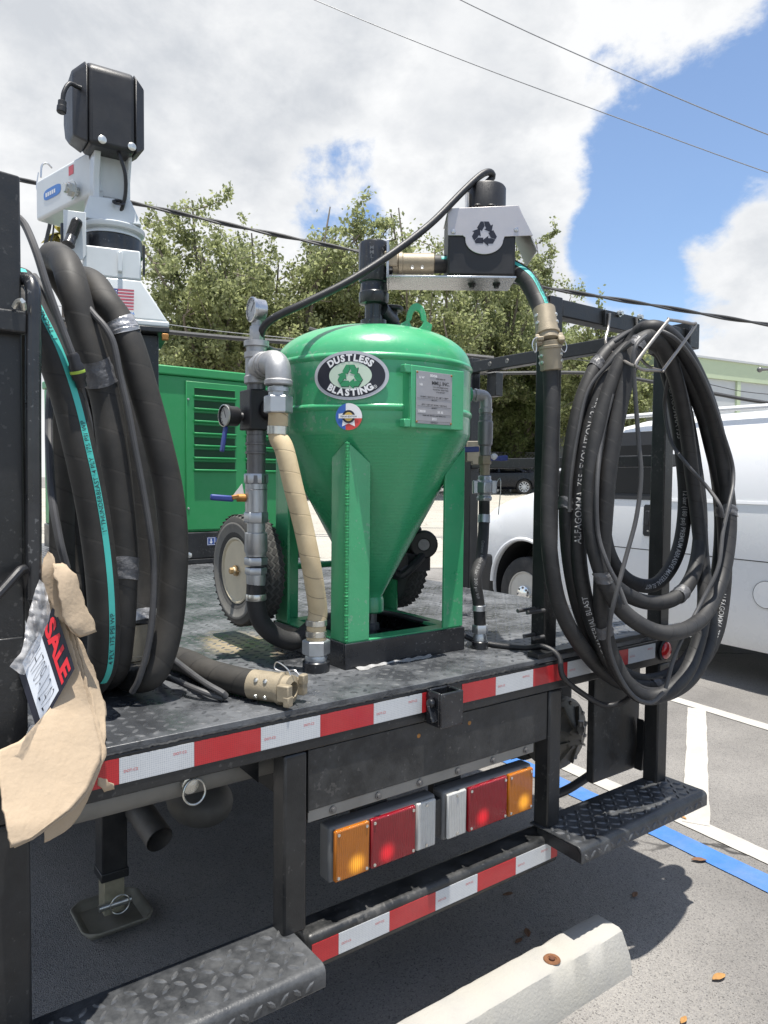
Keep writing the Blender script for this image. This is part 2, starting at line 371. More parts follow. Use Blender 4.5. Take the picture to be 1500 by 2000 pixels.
# ------------------------------------------------------------------ ground
GD = nz(V(FW[0], FW[1], 0))
def gz(x, y):
    d = (x-CAM[0])*GD[0]+(y-CAM[1])*GD[1]
    return GZ+.85*min(max((d-10)/22, 0), 1)
g = MB(); ds_ = [-150, -30, 0, 5, 10, 12, 15, 20, 26, 32, 40, 80, 400]; ls = [-400, -80, -30, -10, 0, 10, 30, 80, 400]
GL = V(GD[1], -GD[0], 0)
P = []
for d in ds_:
    for l in ls:
        q = V(CAM[0], CAM[1], 0)+GD*d+GL*l; q[2] = gz(q[0], q[1]); P.append(q)
g.add(P, [(j*len(ls)+i, j*len(ls)+i+1, (j+1)*len(ls)+i+1, (j+1)*len(ls)+i) for j in range(len(ds_)-1) for i in range(len(ls)-1)])
struct(g.build('ground', 'lot_asphalt', base=(0, 0, 0), smooth=True))
g = MB(); P = []
dd = [11.5, 12, 15, 20, 26, 32, 36]
for d in dd:
    for l in (-60, 0, 60):
        q = V(CAM[0], CAM[1], 0)+GD*d+GL*l; q[2] = gz(q[0], q[1])+.006; P.append(q)
g.add(P, [(j*3+i, j*3+i+1, (j+1)*3+i+1, (j+1)*3+i) for j in range(len(dd)-1) for i in range(2)])
struct(g.build('driveway', 'far_pavement', base=(0, 0, 0)))
def line_sheet(name, mat, a, b, w, z, edge=.0022, seed=1):
    """a painted stripe from a to b on the ground, its edges a little ragged"""
    a, b = V(*a), V(*b); d = nz(b-a); nn = V(-d[1], d[0]); L_ = np.linalg.norm(b-a); k = int(L_/.03); r = np.random.RandomState(seed)
    e1 = np.convolve(r.randn(k+5), np.ones(3)/3, 'same')[:k+1]*edge; e2 = np.convolve(r.randn(k+5), np.ones(3)/3, 'same')[:k+1]*edge
    P = []
    for i in range(k+1):
        c = a+d*L_*i/k
        for s_, e in ((1, e1[i]), (-1, e2[i])):
            q = c+nn*s_*(w/2+e); P.append((q[0], q[1], GZ+z))
    m = MB(); m.add(P, [(2*i+1, 2*i+3, 2*i+2, 2*i) for i in range(k)])
    return struct(m.build(name, mat, base=(a[0], a[1], GZ+z)))
def mid(p1, p2): return (atz(*p1, GZ)[:2]+atz(*p2, GZ)[:2])/2
a = mid((1308, 1356), (1308, 1371)); b = mid((1500, 1414), (1500, 1429)); d = nz(b-a)
line_sheet('parking_line', 'white_line', a-d*.6, b+d*4, .105, .004, seed=2)
a = mid((1341, 1385), (1381, 1385)); b = mid((1336, 1560), (1384, 1560)); d = nz(b-a)
line_sheet('parking_line', 'white_line', a, b+d*.28, .108, .0055, seed=3)
a = mid((1380, 1612), (1380, 1631)); b = mid((1500, 1664), (1500, 1688)); d = nz(b-a)
line_sheet('parking_line', 'white_line', a-d*3.2, b+d*4, .102, .004, seed=4)
a = mid((1288, 1612), (1288, 1638)); b = mid((1500, 1708), (1500, 1747)); d = nz(b-a)
line_sheet('blue_parking_line', 'blue_line', a-d*3.2, b+d*4, .115, .004, seed=5)
# ------------------------------------------------------------------ wheel stop
M('old_concrete', (.36, .35, .325), .9, var=.16, vs=10, dust=.5, dcol=(.30, .28, .22), bump=.5, bs=120, ds=5)
c0 = atz(1235, 1902, GZ)
stop = thing('wheel_stop', (c0[0]-.9, c0[1]+.08, GZ), 'pale concrete wheel stop lying on the asphalt in front of the bumper', 'wheel stop')
m = MB(); y0 = c0[1]; prof = [(y0, 0), (y0+.006, .055), (y0+.03, .118), (y0+.042, .125), (y0+.118, .125), (y0+.13, .118), (y0+.152, .055), (y0+.158, 0)]
xs = np.linspace(c0[0]-1.85, c0[0], 60); r_ = np.random.RandomState(3)
P = []
for i, x in enumerate(xs):
    for j, (yy, zz) in enumerate(prof):
        sh = 0 if 0 < i < 59 else .012*zz/.125
        chip = (.006*r_.rand() if r_.rand() < .04 and .1 < zz < .122 else 0); P.append((x-(sh if i == 59 else -sh), yy+r_.randn()*.0006, GZ+zz-chip+(r_.randn()*.0006 if zz > 0 else 0)))
k = len(prof)
m.add(P, [(i*k+j, (i+1)*k+j, (i+1)*k+j+1, i*k+j+1) for i in range(59) for j in range(k-1)]+[tuple(range(k))[::-1], tuple(59*k+j for j in range(k))])
m.build('concrete_bar', 'old_concrete', stop, bevel=0)
m = MB(); pb = atz(1078, 1873, GZ+.127); m.lathe([(.024, -.001), (.022, .0015), (.013, .001), (.012, -.004)], pb, n=20); m.build('pin_hole', M('rust_stain', (.16, .07, .03), .9, var=.5, vs=60), stop)
m = MB(); m.lathe([(.009, -.02), (.009, .004), (.006, .007), (0, .007)], pb, n=12); m.build('rebar_pin', M('rust', (.10, .04, .02), .8, var=.4, vs=60), stop)
# fallen leaves
M('dry_leaf', (.36, .19, .06), .8, var=.45, vs=30); M('brown_leaf', (.16, .08, .04), .8, var=.4, vs=30)
def leaf(px, py, sz, mat, label, rot, seed):
    sz *= .72; c = atz(px, py, GZ+.006); r = random.Random(seed); m = MB(); n_ = 7; P = []
    ca, sa = math.cos(rot), math.sin(rot)
    for i in range(n_+1):
        t = i/n_; w = sz*.36*math.sin(PI*min(1, t*.96+.02))**.8; x = (t-.5)*sz*1.6
        for s_ in (-1, 0, 1):
            y = s_*w; z = .004+abs(s_)*w*.5+.012*(t-.5)**2+.002*r.random()
            P.append((c[0]+x*ca-y*sa, c[1]+x*sa+y*ca, c[2]-.006+.0165*0+z))
    m.add(P, [(i*3+j, (i+1)*3+j, (i+1)*3+j+1, i*3+j+1) for i in range(n_) for j in range(2)])
    tag(m.build('fallen_leaf', mat, base=(c[0], c[1], GZ), solid=.0008), label, 'leaf', 'leaves on the asphalt')
for a in ((975, 1955, .05, 'dry_leaf', 'orange curled leaf at the foot of the wheel stop', .6, 1), (1057, 1943, .05, 'dry_leaf', 'orange leaf just right of the curled one by the wheel stop', -.4, 2),
          (1404, 1909, .045, 'dry_leaf', 'lone orange leaf on bare asphalt right of the wheel stop', -.2, 3), (1365, 1680, .05, 'brown_leaf', 'pinkish brown leaf lying on the blue line', -.7, 4),
          (1335, 1597, .03, 'dry_leaf', 'small tan leaf on the white line corner', 1.2, 5), (1240, 1748, .035, 'brown_leaf', 'brown leaf in the shade of the hose coil', .3, 6),
          (992, 1747, .035, 'brown_leaf', 'brown leaf in the shade just below the bumper', -.3, 7), (1030, 1822, .04, 'brown_leaf', 'tan leaf in the shade behind the wheel stop', .9, 8),
          (1335, 1993, .03, 'dry_leaf', 'pale leaf at the bottom edge of the photo', .2, 9), (1013, 1838, .03, 'brown_leaf', 'small leaf in the shade close behind the wheel stop', .1, 10),
          (1068, 1995, .035, 'dry_leaf', 'rust coloured leaf at the bottom edge near the wheel stop', 1.0, 11)): leaf(*a)
# ------------------------------------------------------------------ truck
ZD = 1.03
TR = thing('flatbed_truck', (.85, 2.2, 0), 'black flatbed truck body with diamond plate deck, striped tail and steps', 'truck')
def tp(name, mat, bv=.003, fn=None, parent=None, **k):
    m = MB(); fn(m); return m.build(name, mat, parent or TR, bevel=bv, **k)
def bx(name, mat, a, b, bv=.003, parent=None): return tp(name, mat, bv, lambda m: m.box(a, b), parent)
DX0, DX1 = -.30, 2.03
deck = bx('deck_plate', 'deck_paint', (DX0, .0015, 1.016), (DX1, 4.7, ZD), .0015)
def lug_pattern(mb, o, u, v, n, nu, nv, pitch, ln, wd, ht, skip=None, seed=0):
    r = random.Random(seed)
    for j in range(nv):
        for i in range(nu):
            c = np.asarray(o)+u*(i+.5)*pitch+v*(j+.5)*pitch
            if skip and skip(c): continue
            a = (PI/4 if (i+j) % 2 else -PI/4)+.04*r.uniform(-1, 1)
            e = u*math.cos(a)+v*math.sin(a); f = -u*math.sin(a)+v*math.cos(a)
            l, w = ln/2, wd/2
            B = [c-e*l, c-e*l*.45-f*w, c+e*l*.45-f*w, c+e*l, c+e*l*.45+f*w, c-e*l*.45+f*w]
            Tp = [c-e*l*.62, c-e*l*.35-f*w*.5, c+e*l*.35-f*w*.5, c+e*l*.62, c+e*l*.35+f*w*.5, c-e*l*.35+f*w*.5]
            mb.add([q-n*.0004 for q in B]+[q+n*ht for q in Tp], [(6, 7, 8, 9, 10, 11)]+[(q, (q+1) % 6, (q+1) % 6+6, q+6) for q in range(6)])
X, Y, Z = V(1, 0, 0), V(0, 1, 0), V(0, 0, 1)
def sand_stain(mname):
    m = MATS[mname]; nt = m.node_tree; n = nt.nodes; L = nt.links; p = n['Principled BSDF']; tc = n.new('ShaderNodeTexCoord'); c = atz(475, 1258, ZD)-np.array(TR['_base'])
    mp = n.new('ShaderNodeMapping'); mp.inputs['Location'].default_value = tuple(-c); L.new(tc.outputs['Object'], mp.inputs[0]); sc = n.new('ShaderNodeVectorMath'); sc.operation = 'MULTIPLY'; sc.inputs[1].default_value = (1, .62, 0); L.new(mp.outputs[0], sc.inputs[0]); ln = n.new('ShaderNodeVectorMath'); ln.operation = 'LENGTH'; L.new(sc.outputs[0], ln.inputs[0])
    t = n.new('ShaderNodeTexNoise'); t.inputs['Scale'].default_value = 16; t.inputs['Detail'].default_value = 7; L.new(tc.outputs['Object'], t.inputs['Vector'])
    a = n.new('ShaderNodeMath'); a.operation = 'MULTIPLY_ADD'; L.new(t.outputs['Fac'], a.inputs[0]); a.inputs[1].default_value = -.16; L.new(ln.outputs['Value'], a.inputs[2]); r = n.new('ShaderNodeMapRange'); L.new(a.outputs[0], r.inputs[0]); r.inputs[1].default_value = -.06; r.inputs[2].default_value = .06; r.inputs[3].default_value = .8; r.inputs[4].default_value = 0
    src = p.inputs['Base Color'].links[0].from_socket; x = n.new('ShaderNodeMix'); x.data_type = 'RGBA'; L.new(r.outputs[0], x.inputs['Factor']); L.new(src, x.inputs[6]); x.inputs[7].default_value = (.42, .33, .19, 1); L.new(x.outputs[2], p.inputs['Base Color'])
sand_stain('deck_paint')
m = MB(); lug_pattern(m, V(DX0+.01, .014, ZD), X, Y, Z, 71, 140, .0325, .026, .010, .0015, skip=lambda c: (.66 < c[0] < 1.11 and .2 < c[1] < .64))
stuff(m.build('deck_tread', 'tread_paint', TR))
bx('rear_channel', 'black_paint', (DX0, 0, .928), (1.93, .07, 1.0145), .004)
m = MB(); r_ = np.random.RandomState(5)
xs = np.linspace(DX0, 1.2, 240); pth = [V(x, .001+r_.randn()*.0004, 1.0155+r_.randn()*.0008) for x in xs]
m.tube(pth, .0028, 6); m.build('weld_bead', 'black_scuffed', TR)
for x0, x1 in ((DX0, DX0+.06), (DX1-.06, DX1)): bx('side_channel', 'black_paint', (x0, .072, .928), (x1, 4.7, 1.0145), .004)
for y in (.6, 1.2, 1.8, 2.4, 3.0, 3.6, 4.2): bx('cross_member', 'dark_underbody', (DX0+.062, y, .94), (DX1-.062, y+.05, 1.0145))
for x in (.5, 1.2): bx('frame_rail', 'dark_underbody', (x, .1, .70), (x+.075, 4.9, .938))
bx('front_crossbeam', 'dark_underbody', (DX0, 4.4, .3), (DX1, 4.46, .937))
# tapes
def tape(x0, x1, z, red, y=-.0012):
    o = bx('reflective_tape', 'tape_red' if red else 'tape_white', (x0, y, z-.0508), (x1, y+.0011, z), 0)
    if not red and x1-x0 > .1:
        for xx, zz in ((x0+.022, z-.028), (x1-.03, z-.016)): m = MB(); text_flat(m, 'DOT-C2', .0075, (xx, y-.0003, zz), X, Z, bold=.01); m.build('printed_mark', 'tape_print', o, smooth=False)
s6 = .1521
for k_ in range(-1, 5): tape(k_*s6 if k_ > -1 else -.16, (k_+1)*s6-.0006, 1.005, k_ % 2 == 1)
tape(5*s6, .785, 1.005, True)
tape(.899, 1.0253, 1.005, True)
for k_ in range(5): tape(1.0259+k_*s6, 1.0253+(k_+1)*s6, 1.005, k_ % 2 == 1)
tape(.437, .5105, .4655, True)
for k_ in range(5): tape(.5111+k_*s6, .5105+(k_+1)*s6, .4655, k_ % 2 == 1)
tape(.5111+5*s6, 1.300, .4655, True)
# bumper, posts, steps
m = MB(); m.box((.427, 0, .396), (1.308, .085, .486)); m.build('bumper_beam', 'black_scuffed', TR, bevel=.014, seg=4)
for x0, x1 in ((.364, .424), (1.256, 1.312), (1.818, 1.878)):
    bx('step_post', 'black_paint', (x0, .002, .506), (x1, .058, .927), .006)
bx('step_post', 'black_paint', (-.225, .002, .506), (-.158, .06, .927), .006)
def step(x0, x1, yb=.062, yf=-.135, seed=1):
    m = MB(); R_ = .018; prof = [(yb, .51), (yf+R_, .51)]
    prof += [(yf+R_-R_*math.sin(a), .51-R_+R_*math.cos(a)) for a in np.linspace(.2, PI/2, 6)]+[(yf, .462)]
    t = .005; inner = [(y+(t if i > 1 else 0), z-t) for i, (y, z) in enumerate(prof)][::-1]
    inner = [(yf+t, .462), (yf+t, .51-R_), (yf+R_, .51-t), (yb, .51-t)]
    m.prism(prof+inner, (x0, 0, 0), Y, Z, X, x1-x0)
    st = m.build('step_plate', M('step_paint', (.030, .032, .035), .30, var=.35, dust=.6, dcol=(.15, .155, .16), bump=.25, bs=180, ds=9), TR, bevel=.002)
    m = MB(); lug_pattern(m, V(x0+.006, yf+.02, .51), X, Y, Z, int((x1-x0-.01)/.030), 5, .0305, .031, .0105, .0036, seed=seed)
    lug_pattern(m, V(x0+.006, yf, .4635), X, Z, -Y, int((x1-x0-.01)/.030), 1, .030, .030, .011, .0028, seed=seed)
    stuff(m.build('step_tread', M('worn_tread', (.085, .088, .092), .35, metal=.3, var=.4, vs=60, dust=.4, dcol=(.25, .25, .25), ds=20), st))
    for xx in (x0, x1-.006):
        m = MB(); m.prism([(yf+.006, .463), (yb-.03, .472), (yb-.03, .504), (yf+.02, .504), (yf+.006, .49)], (xx+.0005, 0, 0), Y, Z, X, .005); m.build('step_end_plate', 'black_paint', st)
step(-.30, .392, seed=3); step(1.245, 1.905, seed=4)
# tail panel with angle strip
bx('tail_panel', 'black_scuffed', (.431, .008, .781), (1.253, .016, .925), .002)
bx('panel_edge_strip', 'black_paint', (.4275, .004, .779), (.4305, .02, .927), .001)
m = MB(); m.box((.432, .012, .752), (1.2, .016, .7795)); m.box((.432, .0165, .752), (1.2, .06, .756)); st_ = m.build('panel_angle_strip', 'grey_steel', TR, bevel=.001)
for i in range(6):
    m = MB(); m.lathe([(.0095, 0), (.0095, .003), (.006, .0035), (.006, .008), (0, .0085)], (.50+i*.133, .0118, .766), -Y, n=12); m.build('bolt', 'dark_steel', st_)
for px, py in ((818, 1437), (917, 1412)):
    q = aty(px, py, .008); m = MB(); m.lathe([(.006, 0), (.005, .001), (.0032, .0015), (0, .001)], (q[0], .0078, q[2]), -Y, n=14); m.build('rivet_hole', 'rusty_brass', TR)
# receiver pocket
m = MB(); o_ = (.772, .848); 
for a, b in (((.772, -.062, .925), (.848, -.054, 1.014)), ((.772, -.0535, .925), (.780, -.002, 1.014)), ((.840, -.0535, .925), (.848, -.002, 1.014)), ((.7805, -.010, .925), (.8395, -.002, 1.014)), ((.7805, -.0535, .925), (.8395, -.0105, .9855))): m.box(a, b)
pk = m.build('stake_pocket', 'black_gloss', TR, bevel=.003)
m = MB(); m.lathe([(.012, 0), (.013, .006), (.011, .012), (.005, .014), (0, .014)], (.771, -.03, .985), -X, n=16); m.bar((.765, -.03, .98), (.765, -.045, .94), .008, .02, (1, 0, 0)); m.build('latch_lever', 'black_gloss', pk, bevel=.002)
# round marker lamp
m = MB(); m.lathe([(.036, 0), (.037, .006), (.031, .010), (.03, .004)], (1.838, -.0015, .974), -Y, n=28); ml = m.build('marker_lamp', 'black_plastic', TR)
m = MB(); m.lathe([(.0295, .002), (.029, .010), (.022, .015), (.01, .0175), (0, .018)], (1.838, -.0015, .974), -Y, n=28); m.build('lens', M('red_lens', (.55, .02, .025), .2, var=.1, coat=.6), ml)
# ---- tail lamps
def lens_mat(name, col, glow, es, ctr, rad, ridge=330):
    m = M(name, col, .16, var=.12, vs=25, coat=.6)
    nt = m.node_tree; n = nt.nodes; L = nt.links; p = n['Principled BSDF']; tc = n.new('ShaderNodeTexCoord')
    w = n.new('ShaderNodeTexWave'); w.wave_type = 'BANDS'; w.bands_direction = 'X'; w.inputs['Scale'].default_value = ridge/6.28; w.inputs['Distortion'].default_value = 0; L.new(tc.outputs['Object'], w.inputs['Vector'])
    b = n.new('ShaderNodeBump'); b.inputs['Strength'].default_value = .9; b.inputs['Distance'].default_value = .002; L.new(w.outputs['Fac'], b.inputs['Height']); L.new(b.outputs[0], p.inputs['Normal'])
    if es:  # hot spot painted as emission, standing for sun caught in the lens
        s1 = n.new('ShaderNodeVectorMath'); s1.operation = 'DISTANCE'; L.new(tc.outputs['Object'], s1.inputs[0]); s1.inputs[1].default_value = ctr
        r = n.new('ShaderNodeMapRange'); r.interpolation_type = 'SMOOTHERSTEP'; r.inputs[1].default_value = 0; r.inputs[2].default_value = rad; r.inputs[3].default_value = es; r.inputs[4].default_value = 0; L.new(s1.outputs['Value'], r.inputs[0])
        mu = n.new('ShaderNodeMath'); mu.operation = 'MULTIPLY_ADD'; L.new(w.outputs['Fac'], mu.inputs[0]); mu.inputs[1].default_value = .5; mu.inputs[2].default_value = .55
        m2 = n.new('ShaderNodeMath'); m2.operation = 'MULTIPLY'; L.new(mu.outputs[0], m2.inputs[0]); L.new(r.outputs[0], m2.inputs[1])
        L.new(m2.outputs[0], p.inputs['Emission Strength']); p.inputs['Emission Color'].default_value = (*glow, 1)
    return m
M('lamp_housing', (.115, .118, .12), .5, var=.15, dust=.3, dcol=(.25, .25, .25))
M('screw', (.65, .63, .58), .25, metal=.9)
def tail_lamp(x0, x1, z0, z1, secs, tag_):
    yf = .016
    m = MB(); m.box((x0, yf, z0), (x1, .062, z1-.004)); h = m.build('tail_lamp', 'lamp_housing', TR, bevel=.008, seg=3)
    for i, (a, b, kind) in enumerate(secs):
        yo = .002 if kind != 'clear' else .005
        m = MB(); m.box((a+.002, yf-.0006, z0+.006), (b-.002, yo, z1-.010))
        bx_ = TR['_base']; c = ((a+b)/2-bx_[0]+(.012 if kind == 'amber' else .0), yo-bx_[1], z0+.036-bx_[2])
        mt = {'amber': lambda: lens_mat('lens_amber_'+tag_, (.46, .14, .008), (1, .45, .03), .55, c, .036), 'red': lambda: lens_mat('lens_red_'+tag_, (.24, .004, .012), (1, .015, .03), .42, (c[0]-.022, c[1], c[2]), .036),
              'clear': lambda: lens_mat('lens_clear', (.52, .52, .50), (1, 1, 1), 0, c, 1)}[kind]()
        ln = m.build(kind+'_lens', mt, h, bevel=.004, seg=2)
        for xx, zz in ((a+.011, z0+.016), (b-.011, z0+.016), (a+.011, z1-.02), (b-.011, z1-.02)) if kind != 'clear' else (((a+b)/2, z0+.016), ((a+b)/2, z1-.02)):
            m = MB(); m.lathe([(.0042, 0), (.004, .002), (.0015, .0022), (0, .0012)], (xx, yo-.0004, zz), -Y, n=10); m.build('screw', 'screw', ln)
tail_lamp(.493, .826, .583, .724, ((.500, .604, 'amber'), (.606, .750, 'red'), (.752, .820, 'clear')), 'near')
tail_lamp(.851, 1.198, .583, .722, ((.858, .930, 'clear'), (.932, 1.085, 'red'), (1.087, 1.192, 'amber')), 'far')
for x0, x1 in ((.60, .70), (.86, .96)): bx('lamp_bracket', 'dark_underbody', (x0, .0635, .60), (x1, .09, .753), .002)
bx('lamp_bracket', 'black_paint', (.8275, .02, .60), (.8495, .06, .7), .001)
# ---- rack on the right
def rk(a, b, mat='black_paint', bv=.004): return bx('rack_tube', mat, a, b, bv)
rk((1.276, .045, ZD), (1.331, .1, 2.102)); rk((1.3315, .048, 2.046), (1.995, .098, 2.098))
rk((1.884, .045, .928), (1.937, .1, 2.0455))
rk((1.996, .03, 2.028), (2.058, .105, 2.118)); rk((2.0, .1055, 2.062), (2.052, 1.148, 2.116))
rk((2.0, 1.149, .93), (2.056, 1.215, 2.135)); rk((2.06, 1.05, 1.95), (2.11, 1.11, 2.0615))
rk((2.004, .101, 1.607), (2.046, 1.1485, 1.651)); rk((1.9375, .055, 1.607), (2.003, .095, 1.651))
M('old_wood', (.30, .27, .22), .85, var=.2, vs=25, dust=.3)
for (px0, px1, py0, py1) in ((888, 907, 860, 901), (910, 924, 862, 902), (921, 936, 862, 908)):
    a_ = atd(px0, py1, 2.72); b_ = atd(px1, py0, 2.72); m = MB(); m.obox((a_+b_)/2, V(RT[0], RT[1], 0), V(FW[0], FW[1], 0), Z, abs((b_-a_)@RT)/2, .02, abs(b_[2]-a_[2])/2); m.build('wood_block', 'old_wood', TR, bevel=.003)
for yy in (1.03, .92, .3, .62):
    m = MB(); m.lathe([(.011, 0), (.010, .0015), (.006, .002), (.0055, -.001)], (1.9995, yy, 2.09), -X, n=16); m.build('bolt_hole', 'grey_steel', TR)
bx('deck_upstand', 'black_paint', (1.2, .0, 1.0305), (2.0, .044, 1.045), .002)
for a in ((1.262, .047), (1.262, .085)):
    for zz in (1.08, 1.16): 
        m = MB(); m.cyl((1.20 if zz > 1.1 else 1.23, a[1], zz), (1.2755, a[1], zz), .006, n=10); m.build('latch_pin', 'dark_steel', TR)
# hanger hook
m = MB(); p_ = aty(1186, 612, .03); q_ = aty(1258, 622, .03)
m.box((p_[0], .036, 2.04), (q_[0], .0478, 2.093)); hk = m.build('hook_plate', 'black_paint', TR, bevel=.002)
for px, py in ((1208, 613), (1247, 620)):
    q = aty(px, py, .036); m = MB(); m.lathe([(.011, 0), (.011, .006), (.007, .0065), (.007, .016), (0, .017)], (q[0], .0358, q[2]), -Y, n=6); m.build('bolt', 'zinc', hk)
yh = -.23
hp = [aty(1191, 612, .03), aty(1188, 640, .03), aty(1184, 672, .0), aty(1215, 702, -.13), aty(1243, 716, yh), aty(1245, 704, yh-.01), aty(1302, 630, yh-.02), aty(1308, 625, yh-.02), aty(1350, 632, yh-.02), aty(1356, 639, yh-.02), aty(1300, 716, yh), aty(1292, 724, yh), aty(1262, 712, -.12), aty(1238, 678, 0.), aty(1243, 650, .03), aty(1243, 620, .03)]
m = MB(); m.tube(crom(hp, .006), .0045, 10); m.build('hanger_rod', M('hook_steel', (.30, .28, .26), .38, metal=.8, var=.2, vs=60, dust=.3), hk)
hp2 = [aty(1243, 716, yh), aty(1255, 722, yh), aty(1270, 723, yh), aty(1292, 724, yh)]
m = MB(); m.tube(crom(hp2, .006), .0045, 10); m.build('hanger_rod', 'hook_steel', hk)
# ---- left post with shackle and bar
m = MB(); m.prism([(-.30, 0), (-.15, 0), (-.15, 1.068), (-.30, 1.078)], (0, .07, ZD), X, Z, Y, .05); m.build('corner_post', 'black_paint', TR, bevel=.004)
bx('corner_post_foot', 'black_paint', (-.235, .062, ZD+.0005), (-.149, .0695, 1.25), .002)
m = MB(); q = aty(45, 620, .05); m.box((-.30, .040, q[2]-.03), (-.147, .069, q[2]+.01)); lt = m.build('latch_box', 'black_paint', TR, bevel=.004)
m = MB(); m.tube(crom([aty(28, 600, .04), aty(34, 590, .03), aty(44, 588, .02), aty(47, 604, .03)], .004), .005, 8); m.build('latch_clip', 'zinc', lt)
m = MB(); m.tube(crom([aty(66, 1170, .05), aty(66, 1000, .05), aty(65, 800, .05), aty(65, 600, .05), aty(64, 565, .055), aty(58, 548, .07), aty(40, 545, .09)], .01), .0135, 14); m.build('guard_bar', 'black_gloss', TR)
# ---- under the deck
q0, q1 = aty(285, 1553, .2), aty(545, 1483, .2)
m = MB(); m.cyl((q0[0]-.5, .2, .845), (q1[0]+.02, .2, .845), .036, n=24); ct = m.build('cross_tube', 'grey_steel', TR)
q = aty(370, 1540, .16); m = MB(); m.lathe([(.02, 0), (.02, .01), (.013, .012), (0, .013)], (q[0], .163, q[2]+.01), -Y, n=16); m.build('lock_pin', 'zinc', ct)
rc = V(q[0]+.006, .145, q[2]-.004); m = MB(); m.tube([rc+V(math.cos(a)*.026, .003*math.sin(a), math.sin(a)*.028) for a in np.linspace(0, 2*PI, 40, endpoint=False)], .0028, 8, closed=True); m.build('ring', 'zinc', ct)
m = MB(); m.prism([(0, 0), (.10, 0), (.10, -.10)], (.26, .12, .927), X, Z, Y, .008); m.build('gusset', 'black_paint', TR)
# unseen rear axle, wheels, flaps and fuel tank, added to darken the ground below
for wx in (-.06, 1.80):
    m = MB(); c_ = V(wx, 2.75, GZ+.397)
    for o_ in (-.13, .13): m.lathe([(.22, -.11), (.37, -.11), (.395, -.08), (.395, .08), (.37, .11), (.22, .11)], c_+V(o_, 0, 0), (1, 0, 0), n=40)
    rw = m.build('unseen_rear_wheel', 'dark_underbody', TR)
    bx('unseen_mud_flap', 'dark_underbody', (wx-.24, 2.18, .22), (wx+.24, 2.19, .92), .002)
m = MB(); m.cyl((.1, 2.75, .5), (1.65, 2.75, .5), .07, n=16); m.sphere(V(.87, 2.75, .5), .19, 18, 12); m.build('unseen_rear_axle', 'dark_underbody', TR)
bx('unseen_fuel_tank', 'dark_underbody', (-.28, 3.4, .35), (.2, 4.3, .90), .03)
# stabiliser jack
jx, jy = .258, .96
m = MB(); m.box((jx-.040, jy-.040, .26), (jx+.040, jy+.040, .93)); m.box((jx-.044, jy-.044, .26), (jx+.044, jy+.044, .29)); jk = m.build('stabiliser_leg', 'black_paint', TR, bevel=.004)
m = MB(); m.box((jx-.032, jy-.032, .145), (jx+.032, jy+.032, .2595)); m.build('inner_leg', M('dull_zinc', (.30, .28, .20), .5, metal=.5, var=.3, vs=40, dust=.4), jk, bevel=.002)
m = MB()
def pad(u, v):
    x, y = (u-.5)*.22, (v-.5)*.22; e = max(abs(u-.5), abs(v-.5))*2
    cut = max(0, abs(u-.5)+abs(v-.5)-.84)*.22; x -= math.copysign(cut/2, x); y -= math.copysign(cut/2, y)
    return V(jx+x, jy+y, GZ+.012+(.030 if e > .9 else .018 if e > .75 else .004)*(1 if e > .5 else .5))
m.grid(pad, 16, 16); m.build('foot_pad', M('pad_steel', (.20, .19, .15), .7, metal=.3, var=.25, vs=20, dust=.5), jk, solid=.006)
m = MB(); m.cyl((jx-.05, jy-.036, .18), (jx+.05, jy-.036, .18), .012, n=12); m.tube([V(jx+.012+math.cos(a)*.03, jy-.05, .18+math.sin(a)*.03) for a in np.linspace(0, 2*PI, 36, endpoint=False)], .002, 6, closed=True); m.build('pin_and_ring', 'zinc', jk)
for s_ in (-1, 1): 
    m = MB(); m.prism([(-.06, .70), (.06, .70), (.075, .80), (.075, .927), (-.075, .927), (-.075, .80)], (jx+s_*.056-.004, jy, 0), Y, Z, X, .008); m.build('bracket_plate', 'black_paint', jk, bevel=.002)
for zz in (.75, .80):
    m = MB(); m.cyl((jx-.075, jy-.06, zz), (jx+.075, jy-.06, zz), .006, n=10)
    for s_ in (-1, 1): m.cyl((jx+s_*.062, jy-.06, zz), (jx+s_*.074, jy-.06, zz), .012, n=6)
    m.build('bracket_bolt', M('yellow_zinc', (.45, .40, .20), .35, metal=.8), jk)
m = MB(); m.box((jx-.0645, jy-.06, .83), (jx-.0612, jy+.02, .90)); m.build('reflector', M('orange_reflector', (.8, .22, .03), .3, coat=.5), jk)
# exhaust and silencer
e0 = atd(232, 1555, 2.6); e1 = atd(275, 1585, 2.35); e2 = atd(312, 1640, 2.25)
pth = crom([e0, e1*.9+e0*.1, (e1+e2)/2, e2], .01); m = MB(); m.tube(pth, .042, 24, caps=False); m.tube(pth, .039, 24, caps=False)
m.build('exhaust_pipe', M('exhaust_steel', (.10, .095, .09), .6, metal=.5, var=.3, vs=30, dust=.3), TR)
c_ = atd(390, 1562, 2.7); m = MB(); m.sphere(c_, .10, 24, 14, (1.15, 1.5, .85)); m.build('silencer', M('silencer_steel', (.15, .145, .135), .6, metal=.4, var=.25, dust=.3), TR)
